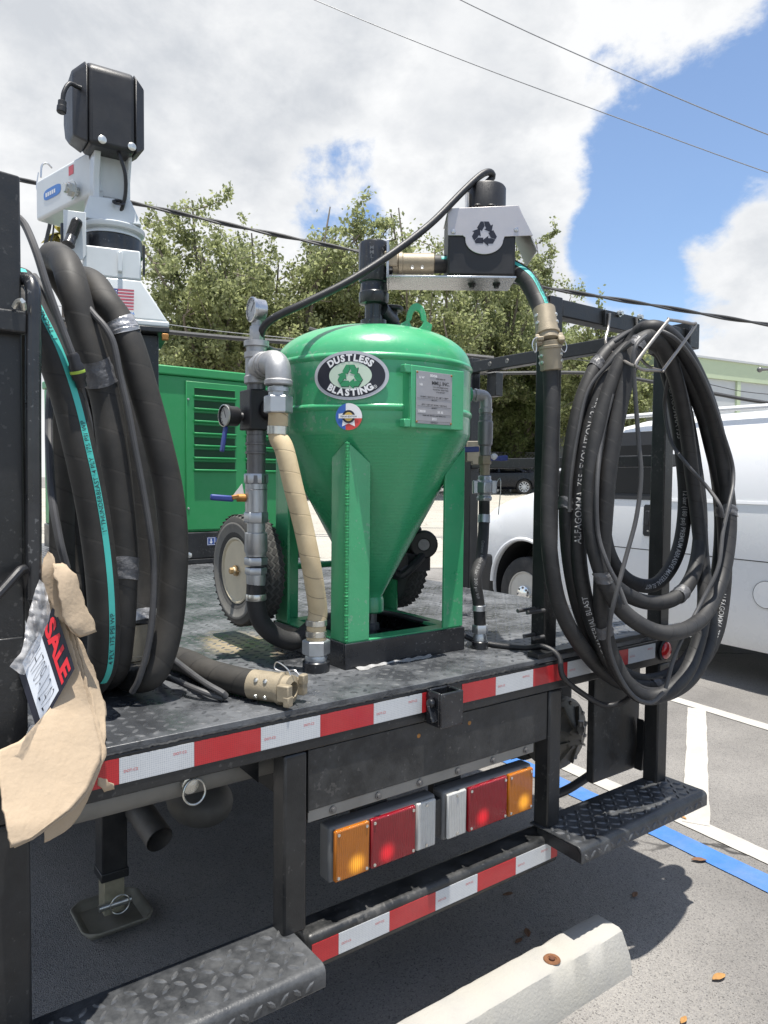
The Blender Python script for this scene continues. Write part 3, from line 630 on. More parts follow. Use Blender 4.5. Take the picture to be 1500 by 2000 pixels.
# pump, valve box, brace and cable on the right side
bx('valve_box', 'black_scuffed', (1.632, .125, .512), (1.893, .155, .926), .004)
m = MB(); m.prism([(1.87, .60), (1.87, .70), (1.93, .515), (1.86, .515)], (0, .09, 0), X, Z, Y, .03); m.build('step_brace', 'black_paint', TR, bevel=.002)
pc = aty(1098, 1432, .34); m = MB(); m.lathe([(.135, .06), (.135, 0), (.125, -.012), (.11, -.016), (.045, -.05), (.04, -.06), (0, -.06)][::-1], pc, Y, n=40); pu = m.build('pump_cover', M('pump_grey', (.17, .165, .15), .5, metal=.5, var=.3, dust=.4, vs=20), TR)
for i in range(8):
    a = i*PI/4+.25; d = V(math.cos(a), 0, math.sin(a)); m = MB(); m.bar(pc+d*.03+V(0, -.058, 0), pc+d*.112+V(0, -.022, 0), .006, .018, (0, 1, 0)); m.build('rib', 'pump_grey', pu)
    m = MB(); b_ = pc+V(math.cos(a+.3), 0, math.sin(a+.3))*.118; m.lathe([(.008, 0), (.008, .006), (0, .007)], b_+V(0, -.012, 0), -Y, n=6); m.build('bolt', 'dark_steel', pu)
bx('pump_body', 'dark_underbody', (pc[0]-.13, .41, .5), (pc[0]+.15, .75, .88), .02)
m = MB(); m.tube(crom([aty(1060, 1560, .30), aty(1095, 1548, .29), aty(1125, 1532, .28), aty(1160, 1505, .27), aty(1170, 1470, .30)], .01), .016, 12); m.build('pump_hose', 'black_plastic', TR)
for zz in (.86, .62): 
    m = MB(); q = V(pc[0]+.02, .27, zz); m.cyl(q, q+V(0, 0, .05), .011, n=12); m.cyl(q+V(0, 0, .012), q+V(0, 0, .03), .016, n=6); m.build('hose_fitting', 'cast_steel', TR)
# ------------------------------------------------------------------ blast pot
M('green_paint', (.046, .345, .148), .30, var=.12, vs=7, coat=.35, dust=.28, dcol=(.14, .33, .20), bump=.10, bs=120)
def wear(mname, sc=70, col=(.20, .34, .24), amt=.55):
    m = MATS[mname]; nt = m.node_tree; n = nt.nodes; L = nt.links; p = n['Principled BSDF']; tc = n.new('ShaderNodeTexCoord')
    t = n.new('ShaderNodeTexNoise'); t.inputs['Scale'].default_value = sc; t.inputs['Detail'].default_value = 4; L.new(tc.outputs['Object'], t.inputs['Vector'])
    t2 = n.new('ShaderNodeTexNoise'); t2.inputs['Scale'].default_value = 5; t2.inputs['Detail'].default_value = 3; L.new(tc.outputs['Object'], t2.inputs['Vector'])
    mu = n.new('ShaderNodeMath'); mu.operation = 'MULTIPLY_ADD'; L.new(t2.outputs['Fac'], mu.inputs[0]); mu.inputs[1].default_value = .5; L.new(t.outputs['Fac'], mu.inputs[2])
    r = n.new('ShaderNodeMapRange'); r.inputs[1].default_value = .90; r.inputs[2].default_value = .94; r.inputs[3].default_value = 0; r.inputs[4].default_value = amt; L.new(mu.outputs[0], r.inputs[0])
    src = p.inputs['Base Color'].links[0].from_socket; x = n.new('ShaderNodeMix'); x.data_type = 'RGBA'; L.new(r.outputs[0], x.inputs['Factor']); L.new(src, x.inputs[6]); x.inputs[7].default_value = (*col, 1); L.new(x.outputs[2], p.inputs['Base Color'])
wear('green_paint'); wear('black_paint', 90, (.10, .098, .095), .35); wear('black_scuffed', 60, (.11, .105, .10), .4); wear('black_gloss', 110, (.22, .22, .22), .4)
M('green_weld', (.04, .32, .12), .36, var=.12, vs=30, bump=.9, bs=160)
M('decal_silver', (.50, .50, .53), .35, metal=.2, var=.06); M('decal_black', (.012, .012, .022), .35); M('decal_pale', (.55, .66, .53), .4, var=.05)
M('decal_white', (.80, .80, .80), .4, var=.03); M('decal_green', (.03, .27, .11), .4); M('decal_blue', (.04, .13, .45), .4); M('decal_red', (.62, .06, .05), .4); M('decal_gold', (.62, .42, .10), .45)
M('plate_alu', (.36, .35, .36), .42, metal=.5, var=.12, vs=30, dust=.2); M('plate_ink', (.03, .03, .035), .5)
TC = V(.902, .425, 0)
POT = thing('blast_pot', (TC[0], TC[1], ZD), 'round green blasting pot with conical bottom standing on the truck deck', 'blast pot')
ZC0, ZC1, ZT = 1.19, 1.682, 1.885
def tank_r(z):
    if z < ZC1: return .036+(.300-.036)*(z-ZC0)/(ZC1-ZC0)
    if z < ZT: return .300
    return .300*max(0, 1-((z-ZT)/.124)**2.1)**(1/2.6)
prof = [(.036, ZC0-.01), (.036, ZC0)]
prof += [(tank_r(z), z) for z in np.linspace(ZC0+.02, ZC1-.01, 14)]
prof += [(.2985, ZC1-.003), (.300, ZC1+.004)]
for zc in (1.745, 1.882):
    prof += [(.3002, zc-.010), (.3035, zc-.006), (.3055, zc-.001), (.3055, zc+.003), (.3035, zc+.007), (.3002, zc+.010)]
prof = sorted(prof, key=lambda q: q[1])
for r__ in (.2985, .296, .292, .286, .278, .267, .252, .233, .21, .18, .145, .105, .06, 0): prof.append((r__, max(ZT+.0105, ZT+.124*(1-(r__/.3)**2.6)**(1/2.1))))
def cone_mat():
    m = M('green_cone', (.046, .335, .148), .28, var=.08, vs=7, coat=.3); nt = m.node_tree; n = nt.nodes; L = nt.links; p = n['Principled BSDF']; tc = n.new('ShaderNodeTexCoord')
    w = n.new('ShaderNodeTexWave'); w.wave_type = 'BANDS'; w.bands_direction = 'Z'; w.inputs['Scale'].default_value = 34; w.inputs['Distortion'].default_value = 1.2; w.inputs['Detail Scale'].default_value = .6; L.new(tc.outputs['Object'], w.inputs['Vector'])
    b = n.new('ShaderNodeBump'); b.inputs['Strength'].default_value = .14; b.inputs['Distance'].default_value = .002; L.new(w.outputs['Fac'], b.inputs['Height']); L.new(b.outputs[0], p.inputs['Normal'])
cone_mat()
kc = [i for i, q in enumerate(prof) if q[1] <= ZC1-.0031][-1]
m = MB(); m.lathe(prof[kc:], TC, n=96); m.build('tank_shell', 'green_paint', POT)
m = MB(); m.lathe(prof[:kc+1], TC, n=96, caps=False); m.build('tank_cone', 'green_cone', POT)
def on_tank(az, z, off): 
    r = tank_r(z)+off
    return V(TC[0]+r*math.cos(az), TC[1]+r*math.sin(az), z)
def wrap(mb, pts, fs, az0, z0, off): mb.add([on_tank(az0+p[0]/.3, z0+p[1], off) for p in pts], fs)
def ring2d(a0, b0, a1, b1, n=72):
    P = [(a1*math.cos(t), b1*math.sin(t)) for t in np.linspace(0, 2*PI, n, endpoint=False)]+[(a0*math.cos(t), b0*math.sin(t)) for t in np.linspace(0, 2*PI, n, endpoint=False)]
    return P, [(i, (i+1) % n, (i+1) % n+n, i+n) for i in range(n)]
def disc2d(a, b, n=72, rings=5):
    P = [(0, 0)]; F = []
    for j in range(1, rings+1):
        P += [(a*j/rings*math.cos(t), b*j/rings*math.sin(t)) for t in np.linspace(0, 2*PI, n, endpoint=False)]
    for i in range(n): F.append((0, 1+i, 1+(i+1) % n))
    for j in range(1, rings):
        for i in range(n): F.append((1+(j-1)*n+i, 1+j*n+i, 1+j*n+(i+1) % n, 1+(j-1)*n+(i+1) % n))
    return P, F
def recycle2d(s):
    """three chasing arrows"""
    P = []; F = []
    def quad(*q):
        k = len(P); P.extend(q); F.append(tuple(range(k, k+len(q))))
    for k in range(3):
        a = k*2*PI/3; ca, sa = math.cos(a), math.sin(a)
        R2 = lambda x, y: (s*(x*ca-y*sa), s*(x*sa+y*ca))
        quad(R2(-.57, .42), R2(-.20, .21), R2(.0, .56), R2(-.08, .90), R2(-.29, .90))
        quad(R2(-.05, .90), R2(.02, .59), R2(.125, .41), R2(.47, .61), R2(.30, .90))
        quad(R2(-.03, .32), R2(.52, .10), R2(.62, .70))
    return P, F
AZ = math.radians(-137.3); ZL = 1.828
dec = None
for nm, mt, sh, of in (('decal', 'decal_silver', disc2d(.1035, .0655), .0060), ('black_oval', 'decal_black', ring2d(.058, .0365, .0935, .0575), .0066), ('pale_oval', 'decal_pale', disc2d(.058, .0365), .0066)):
    m = MB(); wrap(m, *sh, AZ, ZL, of); o = m.build(nm, mt, POT if dec is None else dec)
    if dec is None: dec = o; o['label'] = 'oval black and silver sticker reading DUSTLESS BLASTING'
m = MB(); wrap(m, *recycle2d(.036), AZ, ZL-.004, .0074); m.build('recycling_arrows', 'decal_green', dec, smooth=False)
m = MB(); wrap(m, *recycle2d(.037), AZ+.003, ZL-.0050, .0069); m.build('arrow_shadow', 'decal_black', dec, smooth=False)
def arc_text(s, size, a, b, t0, t1, top, mt, off, az=None, zc=None, bold=.05, par=None):
    m = MB(); ws = [max(.25, np.ptp(text2d(c, 1, bold)[0][:, 0])+.10) if c != ' ' else .3 for c in s]; tot = sum(ws); acc = 0
    for c, w in zip(s, ws):
        t = t0+(t1-t0)*(acc+w/2)/tot; acc += w
        if c == ' ': continue
        vs, fs = text2d(c, size, bold, 'CENTER'); cx, cy = a*math.cos(t), b*math.sin(t)
        tx, ty = (a*math.sin(t), -b*math.cos(t)) if top else (-a*math.sin(t), b*math.cos(t)); l = math.hypot(tx, ty); tx, ty = tx/l, ty/l
        wrap(m, [(cx+v[0]*tx-v[1]*ty, cy+v[0]*ty+v[1]*tx) for v in vs], fs, AZ if az is None else az, ZL if zc is None else zc, off)
    return m.build('lettering', mt, par or dec, smooth=False)
arc_text('DUSTLESS', .0245, .0745, .0462, math.radians(143), math.radians(37), True, 'decal_white', .0073)
arc_text('BLASTING', .0245, .0745, .0462, math.radians(217), math.radians(323), False, 'decal_white', .0073)
m = MB(); v_, f_ = text2d('R', .006, .01, 'CENTER'); wrap(m, [(q[0]+.067, q[1]-.030) for q in v_], f_, AZ, ZL, .0073); p_, f_ = ring2d(.0038, .0038, .0047, .0047, 24); wrap(m, [(q[0]+.067, q[1]-.030) for q in p_], f_, AZ, ZL, .0073); m.build('registered_mark', 'decal_white', dec, smooth=False)
# round texas badge
AZ2 = math.radians(-137.8); Z2 = 1.718; rr = .036
m = MB(); wrap(m, *disc2d(rr, rr, 48), AZ2, Z2, .0062); bd = m.build('round_badge', 'decal_white', POT); bd['label'] = 'small round red white and blue sticker'
def halfdisc(r, f): 
    pts = [(r*math.cos(t), r*math.sin(t)) for t in np.linspace(0, 2*PI, 48, endpoint=False)]; P = [q for q in pts if f(*q)]; return P
def fan(P): return P, [tuple(range(len(P)))]
def strips(r, x0, x1, y0, y1, k=8):
    P = []; F = []
    for i in range(k):
        for j in range(k):
            q = [(x0+(x1-x0)*(i+a)/k, y0+(y1-y0)*(j+b)/k) for a, b in ((0, 0), (1, 0), (1, 1), (0, 1))]
            q = [(x*min(1, r/max(1e-9, math.hypot(x, y))), y*min(1, r/max(1e-9, math.hypot(x, y)))) for x, y in q]
            n = len(P); P += q; F.append((n, n+1, n+2, n+3))
    return P, F
m = MB(); wrap(m, *strips(rr, -rr, -rr*.22, -rr, rr), AZ2, Z2, .0066); m.build('blue_field', 'decal_blue', bd, smooth=False)
m = MB(); wrap(m, *strips(rr, -rr*.22, rr, -rr, -rr*.12), AZ2, Z2, .0066); m.build('red_field', 'decal_red', bd, smooth=False)
star = [((.030 if i % 2 == 0 else .016)*math.sin(i*PI/5), (.030 if i % 2 == 0 else .016)*math.cos(i*PI/5)-.002) for i in range(10)]
m = MB(); wrap(m, [(0, -.002)]+star, [(0, 1+(i+1) % 10, 1+i) for i in range(10)][::1], AZ2, Z2, .0070); m.build('star', 'decal_white', bd, smooth=False)
m = MB(); wrap(m, *ring2d(.012, .012, .0175, .0175, 36), AZ2, Z2, .0075); m.build('black_ring', 'decal_black', bd, smooth=False)
m = MB(); wrap(m, *disc2d(.012, .012, 36, 2), AZ2, Z2, .0075); m.build('gold_disc', 'decal_gold', bd, smooth=False)
m = MB(); wrap(m, *strips(1, -.027, .027, -.0045, .0045), AZ2, Z2, .0080); m.build('white_band', 'decal_white', bd, smooth=False)
m = MB(); v_, f_ = text2d('TEXAS EDITION', .0062, .02, 'CENTER'); wrap(m, v_, f_, AZ2, Z2, .0086); m.build('lettering', 'decal_black', bd, smooth=False)
# name plate on bracket
yb = TC[1]-.318; xa = aty(790, 780, yb)[0]; xb = aty(906, 780, yb)[0]; zt, zb_ = 1.856, 1.690
m = MB(); m.box((xa+.022, yb, zb_), (xb, yb+.005, zt)); m.box((xb-.006, yb+.0052, zb_), (xb, yb+.10, zt)); m.box((xa+.022, yb+.0052, zb_), (xa+.028, yb+.06, zt))
for zz in (zt-.022, zb_): m.box((xa, yb-.001, zz), (xa+.0215, yb+.02, zz+.022))
br = m.build('plate_bracket', 'green_paint', POT, bevel=.003)
pa, pb2 = aty(813, 780, yb-.003)[0], aty(883, 780, yb-.003)[0]
m = MB(); m.box((pa, yb-.0025, 1.702), (pb2, yb-.0005, 1.842)); npl = m.build('name_plate', 'plate_alu', br, bevel=.0006)
m = MB(); cx = (pa+pb2)/2; yt = yb-.0030
text_flat(m, 'MMLJ, INC.', .0135, (cx+.022, yt, 1.813), X, Z, .02)
for t_, sz, zz, xo in (('CERTIFIED BY', .0055, 1.825, .022), ('5711 SCHURMIER ROAD', .0050, 1.802, .022), ('HOUSTON, TEXAS 77048', .0050, 1.7955, .022), ('(713) 869-2227', .0050, 1.789, .022), ('10 BAR / 150 P.S.I.G. AT 148°C / 300°F', .0062, 1.774, 0), ('(M.A.W.P.)', .0045, 1.766, 0), ('-29°C / -20°F AT 10 BAR / 150 P.S.I.G.', .0058, 1.753, 0), ('(M.D.M.T.)', .0045, 1.745, 0), ('TANK SIZE  MODEL AND SERIAL NO.', .0050, 1.724, 0), ('YEAR BUILT', .0050, 1.7055, 0)):
    text_flat(m, t_, sz, (cx+xo, yt, zz), X, Z, .015)
for zz in (1.7695, 1.7485, 1.728, 1.709): m.box((pa+.004, yt-.0001, zz-.0003), (pb2-.004, yt+.0002, zz+.0003))
m.build('engraved_text', 'plate_ink', npl, smooth=False)
m = MB()
for t_, sz, xx, zz in (('U W', .009, pa+.018, 1.825), ('80456', .010, pa+.06, 1.832), ('NB', .008, pa+.016, 1.806), ('DB500', .009, pa+.02, 1.7345), ('50 30', .009, pa+.085, 1.7345), ('2021', .009, cx, 1.7155)): text_flat(m, t_, sz, (xx, yt-.0003, zz), X, Z, .02)
m.build('stamped_text', 'decal_white', npl, smooth=False)
for xx in (pa+.003, pb2-.003):
    for zz in (1.706, 1.838): m = MB(); m.lathe([(.003, 0), (.0025, .0015), (0, .002)], (xx, yb-.0026, zz), -Y, n=10); m.build('rivet', 'rusty_brass', npl)
# base, legs, outlet
BX0, BX1, BY0, BY1 = .668, 1.108, .216, .630
m = MB(); t = .008; zb1 = 1.101
for a, b in (((BX0, BY0, ZD), (BX1, BY0+t, zb1)), ((BX0, BY1-t, ZD), (BX1, BY1, zb1)), ((BX0, BY0+t, ZD), (BX0+t, BY1-t, zb1)), ((BX1-t, BY0+t, ZD), (BX1, BY1-t, zb1))): m.box(a, b)
m.build('base_frame', 'black_gloss', POT, bevel=.002)
m = MB()
for a, b in (((BX0+t, BY0+t, 1.094), (BX1-t, BY0+.06, 1.104)), ((BX0+t, BY1-.06, 1.094), (BX1-t, BY1-t, 1.104)), ((BX0+t, BY0+.0605, 1.094), (BX0+.06, BY1-.0605, 1.104)), ((BX1-.06, BY0+.0605, 1.094), (BX1-t, BY1-.0605, 1.104))): m.box(a, b)
m.build('base_flange', 'green_paint', POT, bevel=.001)
r_ = np.random.RandomState(8); m = MB()
def seal(u, v):
    x = .70+.27*u; w = .016*(1+.5*math.sin(u*9+1)+.3*math.sin(u*23)); return V(x, BY0-.002-w*v, ZD+.003*(1-v)*(1+.5*math.sin(u*40+v*9))+.0012)
m.grid(seal, 40, 6); m.build('sealant_bead', M('sealant', (.30, .30, .30), .6, var=.5, vs=45), POT)
def leg(cx, cy, sx, sy):
    w, th = .078, .009; c = V(cx, cy, 0)
    def ztop(p): return min(1.652, ZC0+(math.hypot(p[0]-TC[0], p[1]-TC[1])-.036)/(.300-.036)*(ZC1-ZC0)-.001)
    m = MB()
    for d, e in ((V(sx, 0, 0), V(0, sy, 0)), (V(0, sy, 0), V(sx, 0, 0))):
        o0, o1 = c.copy(), c+d*w
        if d[1] != 0: o0 = c+d*th
        P = []
        for q in (o0, o1, o1+e*th, o0+e*th): P.append(V(q[0], q[1], 1.104))
        for q in (o0, o1, o1+e*th, o0+e*th): P.append(V(q[0], q[1], ztop(q)))
        m.add(P, [(0, 1, 2, 3), (4, 5, 6, 7), (0, 1, 5, 4), (1, 2, 6, 5), (2, 3, 7, 6), (3, 0, 4, 7)])
    lg = m.build('leg', 'green_paint', POT, bevel=.0015)
    if not (sx > 0 and sy > 0): return
    m = MB(); rs = np.random.RandomState(int(cx*1000)); zz = np.arange(1.106, ztop(c)-.002, .0022)
    m.tube([V(cx+sx*.001, cy+sy*.001, z) for z in zz], .0046+.0012*np.abs(np.sin(np.arange(len(zz))*.8))+rs.rand(len(zz))*.0008, 8); m.build('weld_bead', 'green_weld', lg)
g_ = .005
leg(BX0+g_, BY0+g_, 1, 1); leg(BX1-g_, BY0+g_, -1, 1); leg(BX0+g_, BY1-g_, 1, -1); leg(BX1-g_, BY1-g_, -1, -1)
m = MB(); m.lathe([(.034, 1.135), (.04, 1.14), (.04, 1.178), (.0365, 1.185)], TC, n=24); m.build('outlet_collar', 'green_paint', POT)
m = MB(); m.lathe([(.02, 1.034), (.02, 1.08), (.027, 1.082), (.027, 1.10), (.019, 1.102), (.019, 1.1345)], TC, n=20); m.build('outlet_pipe', 'dark_steel', POT)
# lifting eye
hx = nz(V(.85, -.53, 0)); hn = nz(V(-.53, -.85, 0)); ec = TC+hx*.118+hn*.115
outer = [(-.052, -.025), (.052, -.025)]+[(.030+.0-.0*0+.022*math.cos(a)-.012*math.sin(a)*0, .052+.03*math.sin(a)) for a in np.linspace(-.2, PI/2, 6)]+[(-.030-.022*math.cos(a), .052+.03*math.sin(a)) for a in np.linspace(PI/2, -.2, 6)]
m = MB(); n_ = 40
def ringpt(a, inner):
    x, y = math.cos(a), math.sin(a)
    if inner: return (.0165*x*(1.25 if y < 0 else .8), .034+.026*y)
    return ((.046 if y < 0 else .030)*x*(1+.15*max(0, -y)), .030+(.052*y if y > 0 else .062*y))
P = []
for k in range(2):
    for inn in (0, 1):
        for i in range(n_):
            a = 2*PI*i/n_; u, v = ringpt(a, inn); P.append(ec+hx*u+Z*(1.985+v)+hn*(-.008+.016*k))
F = []
for i in range(n_):
    j = (i+1) % n_
    F += [(i, j, j+n_, i+n_), (2*n_+i, 3*n_+i, 3*n_+j, 2*n_+j), (i, 2*n_+i, 2*n_+j, j), (n_+i, n_+j, 3*n_+j, 3*n_+i)]
m.add(P, F); m.build('lifting_eye', 'green_paint', POT, bevel=.003)
e2 = TC-hx*.20+V(.02, .05, 0); m = MB(); m.sphere(V(e2[0], e2[1], 1.975), .016, 14, 8); m.build('dome_stud', 'green_paint', POT)
# discharge head on top
m = MB(); prf = [(.045, 1.995), (.045, 2.02), (.040, 2.021), (.040, 2.038), (.027, 2.040), (.027, 2.085), (.043, 2.088), (.046, 2.095), (.046, 2.120), (.043, 2.124), (.040, 2.150), (.0455, 2.153), (.0475, 2.16), (.0475, 2.265), (.044, 2.272), (.030, 2.273), (0, 2.273)]
m.lathe(prf, TC, n=40); hd = m.build('discharge_head', 'black_gloss', POT)
m = MB(); c_ = TC+nz(CAM*V(1, 1, 0)-TC*V(1, 1, 0))*.0476
for s_, zz in (('MMLJ', 2.245), ('INC', 2.205)):
    for i, ch in enumerate(s_):
        vs, fs = text2d(ch, .017, .02, 'CENTER'); az = math.atan2(CAM[1]-TC[1], CAM[0]-TC[0])
        m.add([V(TC[0]+.0482*math.cos(az-.15+q[1]/.0476*0+q[0]/.0476), TC[1]+.0482*math.sin(az-.15+q[0]/.0476), zz-i*.013+q[1]*.9) for q in vs], fs)
m.build('cast_letters', 'dark_steel', hd, smooth=False)
vx = TC+hx*.075+V(.03, .07, 0)
m = MB(); m.cyl(TC+V(0, 0, 2.075)+hx*.02, vx+V(0, 0, 2.05), .026, n=16); m.cyl(vx+V(0, 0, 2.0), vx+V(0, 0, 2.085), .018, n=14); m.lathe([(.032, 0), (.036, .004), (.036, .012), (.03, .016), (0, .016)], vx+V(0, 0, 2.085), n=24); m.sphere(vx+V(0, 0, 2.03), .034, 16, 10, (1, 1, .8)); m.build('gate_valve', 'black_plastic', hd)
m = MB(); q = TC-hx*.13+V(.05, .12, 2.0); m.tube([q-hx*.05+Z*.03, q-hx*.01+Z*.018, q+Z*.015, q+hx*.06+Z*.01], .012, 10); m.build('lid_lever', 'black_plastic', POT)
# wheels
M('tyre', (.022, .022, .022), .85, var=.3, dust=.5, dcol=(.16, .15, .13), bump=.3, bs=300, ds=8); M('tyre_side', (.06, .06, .058), .85, var=.2, dust=.6, dcol=(.17, .16, .14), bump=.2)
M('cream_paint', (.62, .55, .40), .38, var=.1, coat=.1, dust=.3, dcol=(.35, .27, .16)); M('tyre_side_soft', (.19, .185, .17), .9, var=.25, dust=.5, dcol=(.30, .28, .24))
def wheel(xc, side):
    c = V(xc, .658, 1.264); ax = V(side, 0, 0); R0 = .175
    tp_ = [(.098, -.034), (.112, -.043), (.145, -.046), (.166, -.040), (.1725, -.030), (.1735, 0), (.1725, .030), (.166, .040), (.145, .046), (.112, .043), (.098, .034)]
    m = MB(); m.lathe(tp_, c, ax, n=64, caps=False); w = m.build('wheel', 'tyre_side', POT)
    m = MB()
    for i in range(46):
        for j in range(4):
            a = 2*PI*(i+.5*(j % 2))/46; zz = -.030+.02*j; 
            er = V(0, math.cos(a), math.sin(a)); et = V(0, -math.sin(a), math.cos(a)); cc = c+er*.1733+V(1, 0, 0)*zz
            d1 = nz(et+V(1, 0, 0)*(.8 if j % 2 else -.8)); m.obox(cc, d1, np.cross(er, d1), er, .0105, .0060, .0007)
    stuff(m.build('tread_blocks', 'tyre', w))
    m = MB(); m.lathe([(.118, .0435), (.140, .0462), (.143, .0478), (.146, .0475), (.15, .0465)], c, ax, n=48, caps=False); m.build('sidewall_ring', 'tyre_side_soft', w)
    m = MB(); m.lathe([(.101, .036), (.103, .040), (.098, .041), (.092, .036), (.084, .014), (.060, .004), (.034, .006), (.030, .012), (.018, .014), (.018, .034), (.011, .034), (.011, .05), (0, .05)], c, ax, n=48); rm = m.build('rim', 'cream_paint', w)
    m = MB(); m.lathe([(.0165, .037), (.0165, .044), (.011, .0445)], c, ax, n=20); m.lathe([(.010, .0445), (.010, .058), (.008, .06), (0, .06)], c, ax, n=6); m.cyl(c+ax*.041+V(0, .03, -.004), c+ax*.041-V(0, .028, 0), .0022, n=8); m.build('axle_nut', M('tan_rust', (.42, .28, .13), .5, metal=.3, var=.4, vs=60), rm)
    return w
wheel(.592, -1); wheel(1.145, 1)
m = MB(); m.cyl((.555, .658, 1.264), (1.17, .658, 1.264), .011, n=14); m.build('axle', 'green_paint', POT)
for x_ in (.70, 1.05): 
    m = MB(); m.prism([(.60, 1.23), (.675, 1.245), (.675, 1.285), (.60, 1.33)], (x_, 0, 0), Y, Z, X, .01); m.build('axle_bracket', 'green_paint', POT, bevel=.001)
# motor behind the pot (round black cap seen between the legs)
q = atd(828, 1063, 2.42); m = MB(); an = nz(CAM-q)*V(1, 1, 0); m.lathe([(.044, -.05), (.046, 0), (.046, .014), (.041, .018), (.022, .0185), (.020, .017), (0, .017)], q, an, n=30); va = m.build('vibrator_motor', 'black_plastic', POT)
m = MB(); m.lathe([(.0185, .0175), (.0185, .0182), (0, .0182)], q, an, n=24); m.build('sticker', M('grey_sticker', (.30, .28, .29), .5, var=.3, vs=90), va)
m = MB(); m.tube(crom([q-V(0, 0, .03), q+V(-.05, 0, -.07), q+V(-.09, .02, -.10), q+V(-.14, .02, -.06)], .01), .017, 10); m.obox(q+V(-.02, .03, -.06), X, Y, Z, .05, .03, .03); m.obox(q+V(-.03, .03, .06), nz(V(-.5, 0, .8)), Y, nz(V(.8, 0, .5)), .035, .004, .03); m.build('motor_mount', 'black_plastic', va, bevel=.004)
# ---------------------------------------------------- left riser (air inlet pipework)
def hexp(mb, c, r, h, ax=Z): mb.lathe([(r*.93, 0), (r, .003), (r, h-.003), (r*.93, h)], c, ax, n=6)
RP = V(.516, .447, 0)
RI = thing('air_riser', (RP[0], RP[1], ZD), 'upright steel air pipe with gauges and valves beside the left of the pot', 'pipe')
m = MB(); m.lathe([(.030, 1.812), (.034, 1.815), (.034, 1.832), (.031, 1.836), (.031, 1.882), (.034, 1.886), (.034, 1.900), (.028, 1.902), (.028, 1.915), (.035, 1.917), (.035, 1.932), (.020, 1.934)], RP, n=32); tee = m.build('pipe_tee', 'cast_steel', RI)
el = atd(541, 716, 1.93); dvec = nz((el-V(RP[0], RP[1], el[2]))*V(1, 1, 0)); tz = 1.858
m = MB(); cpt = V(RP[0], RP[1], tz)
epth = crom([cpt+dvec*.02, cpt+dvec*.07, cpt+dvec*.112, cpt+dvec*.137+Z*-.010, cpt+dvec*.146+Z*-.034, cpt+dvec*.147+Z*-.06], .006)
m.tube(epth, [.034 if i < 6 else .031 if i < 12 else .034 for i in range(len(epth))], 26)
for f_, rr_ in ((.045, .036), (.068, .034)): m.lathe([(rr_, 0), (rr_+.002, .003), (rr_+.002, .011), (rr_, .014)], cpt+dvec*f_, dvec, n=28)
m.lathe([(.0345, 0), (.0375, .003), (.0375, .013), (.034, .016)], cpt+dvec*.147+Z*-.064, Z, n=28); m.build('elbow', 'cast_steel', RI)
HE = cpt+dvec*.147
m = MB(); m.lathe([(.026, -.092), (.026, -.066)], HE, n=6); m.lathe([(.029, -.08), (.029, -.07)], HE, n=12); hexp(m, HE+Z*-.136, .038, .045); m.build('hose_swivel', 'galvanised', RI)
m = MB(); hexp(m, RP+Z*1.934, .019, .040); m.lathe([(.014, 1.974), (.014, 1.99), (.010, 1.992)], RP, n=16); m.build('gauge_stem', 'cast_steel', RI)
def gauge(c, d, r, mats, parent, name, needle=.8):
    d = nz(d); m = MB(); m.lathe([(r*.8, -.034), (r*.94, -.032), (r*.96, -.004), (r*1.06, -.002), (r*1.06, .005), (r*.95, .006), (r*.93, .001), (0, .001)], c, d, n=36); g_ = m.build(name, mats[0], parent)
    m = MB(); m.lathe([(r*.92, .0015), (r*.92, .0022), (0, .0022)], c, d, n=36); m.build('dial', mats[1], g_)
    u = nz(np.cross(Z, d)); v = np.cross(d, u); m = MB()
    for i in range(11):
        a = math.radians(225-27*i); e = u*math.cos(a)+v*math.sin(a); m.bar(c+d*.003+e*r*.70, c+d*.003+e*r*.84, .0014, .0006, d)
    e = u*math.cos(needle)+v*math.sin(needle); m.bar(c+d*.0034-e*r*.2, c+d*.0034+e*r*.7, .0018, .0006, d)
    m.build('dial_marks', 'plate_ink', g_, smooth=False)
    m = MB(); m.lathe([(r*.94, .0052), (r*.6, .0062), (0, .0066)], c, d, n=30); m.build('glass', M('gauge_glass', (1, 1, 1), .02), g_)
gl = M('gauge_glass', (1, 1, 1), .02); gl.node_tree.nodes['Principled BSDF'].inputs['Transmission Weight'].default_value = 1.0; gl.node_tree.nodes['Principled BSDF'].inputs['IOR'].default_value = 1.05
for l_ in list(gl.node_tree.links):
    if l_.to_socket.name == 'Base Color': gl.node_tree.links.remove(l_)
gl.node_tree.nodes['Principled BSDF'].inputs['Base Color'].default_value = (1, 1, 1, 1)
M('dial_grey', (.50, .50, .49), .6, var=.12); M('dial_white', (.65, .65, .62), .6, var=.12, dust=.4)
m = MB(); m.cyl(RP+Z*1.985, RP+Z*2.012, .011, n=12); m.build('gauge_neck', 'black_plastic', RI)
gauge(RP+V(-.012, .0, 2.018), V(-.985, .06, 0), .033, ('stainless', 'dial_grey'), RI, 'pressure_gauge')
m = MB(); bt = 1.795; m.box((RP[0]-.036, RP[1]-.034, 1.684), (RP[0]+.036, RP[1]+.034, bt)); blk = m.build('regulator_block', 'black_plastic', RI, bevel=.004)
kd = nz(V(.55, -.83, 0)); m = MB(); m.lathe([(.026, .028), (.030, .034), (.030, .060), (.026, .064), (.023, .06), (0, .058)], RP+Z*1.74, kd, n=30); m.build('regulator_knob', 'black_plastic', blk)
m = MB(); m.lathe([(.026, 0), (.026, .015)], RP+Z*1.797, n=24); m.build('pipe_nipple', 'dark_steel', RI)
gd = nz(V(-.985, -.10, 0)); gc = RP+nz(V(-.75, .35, 0))*.058+Z*1.722
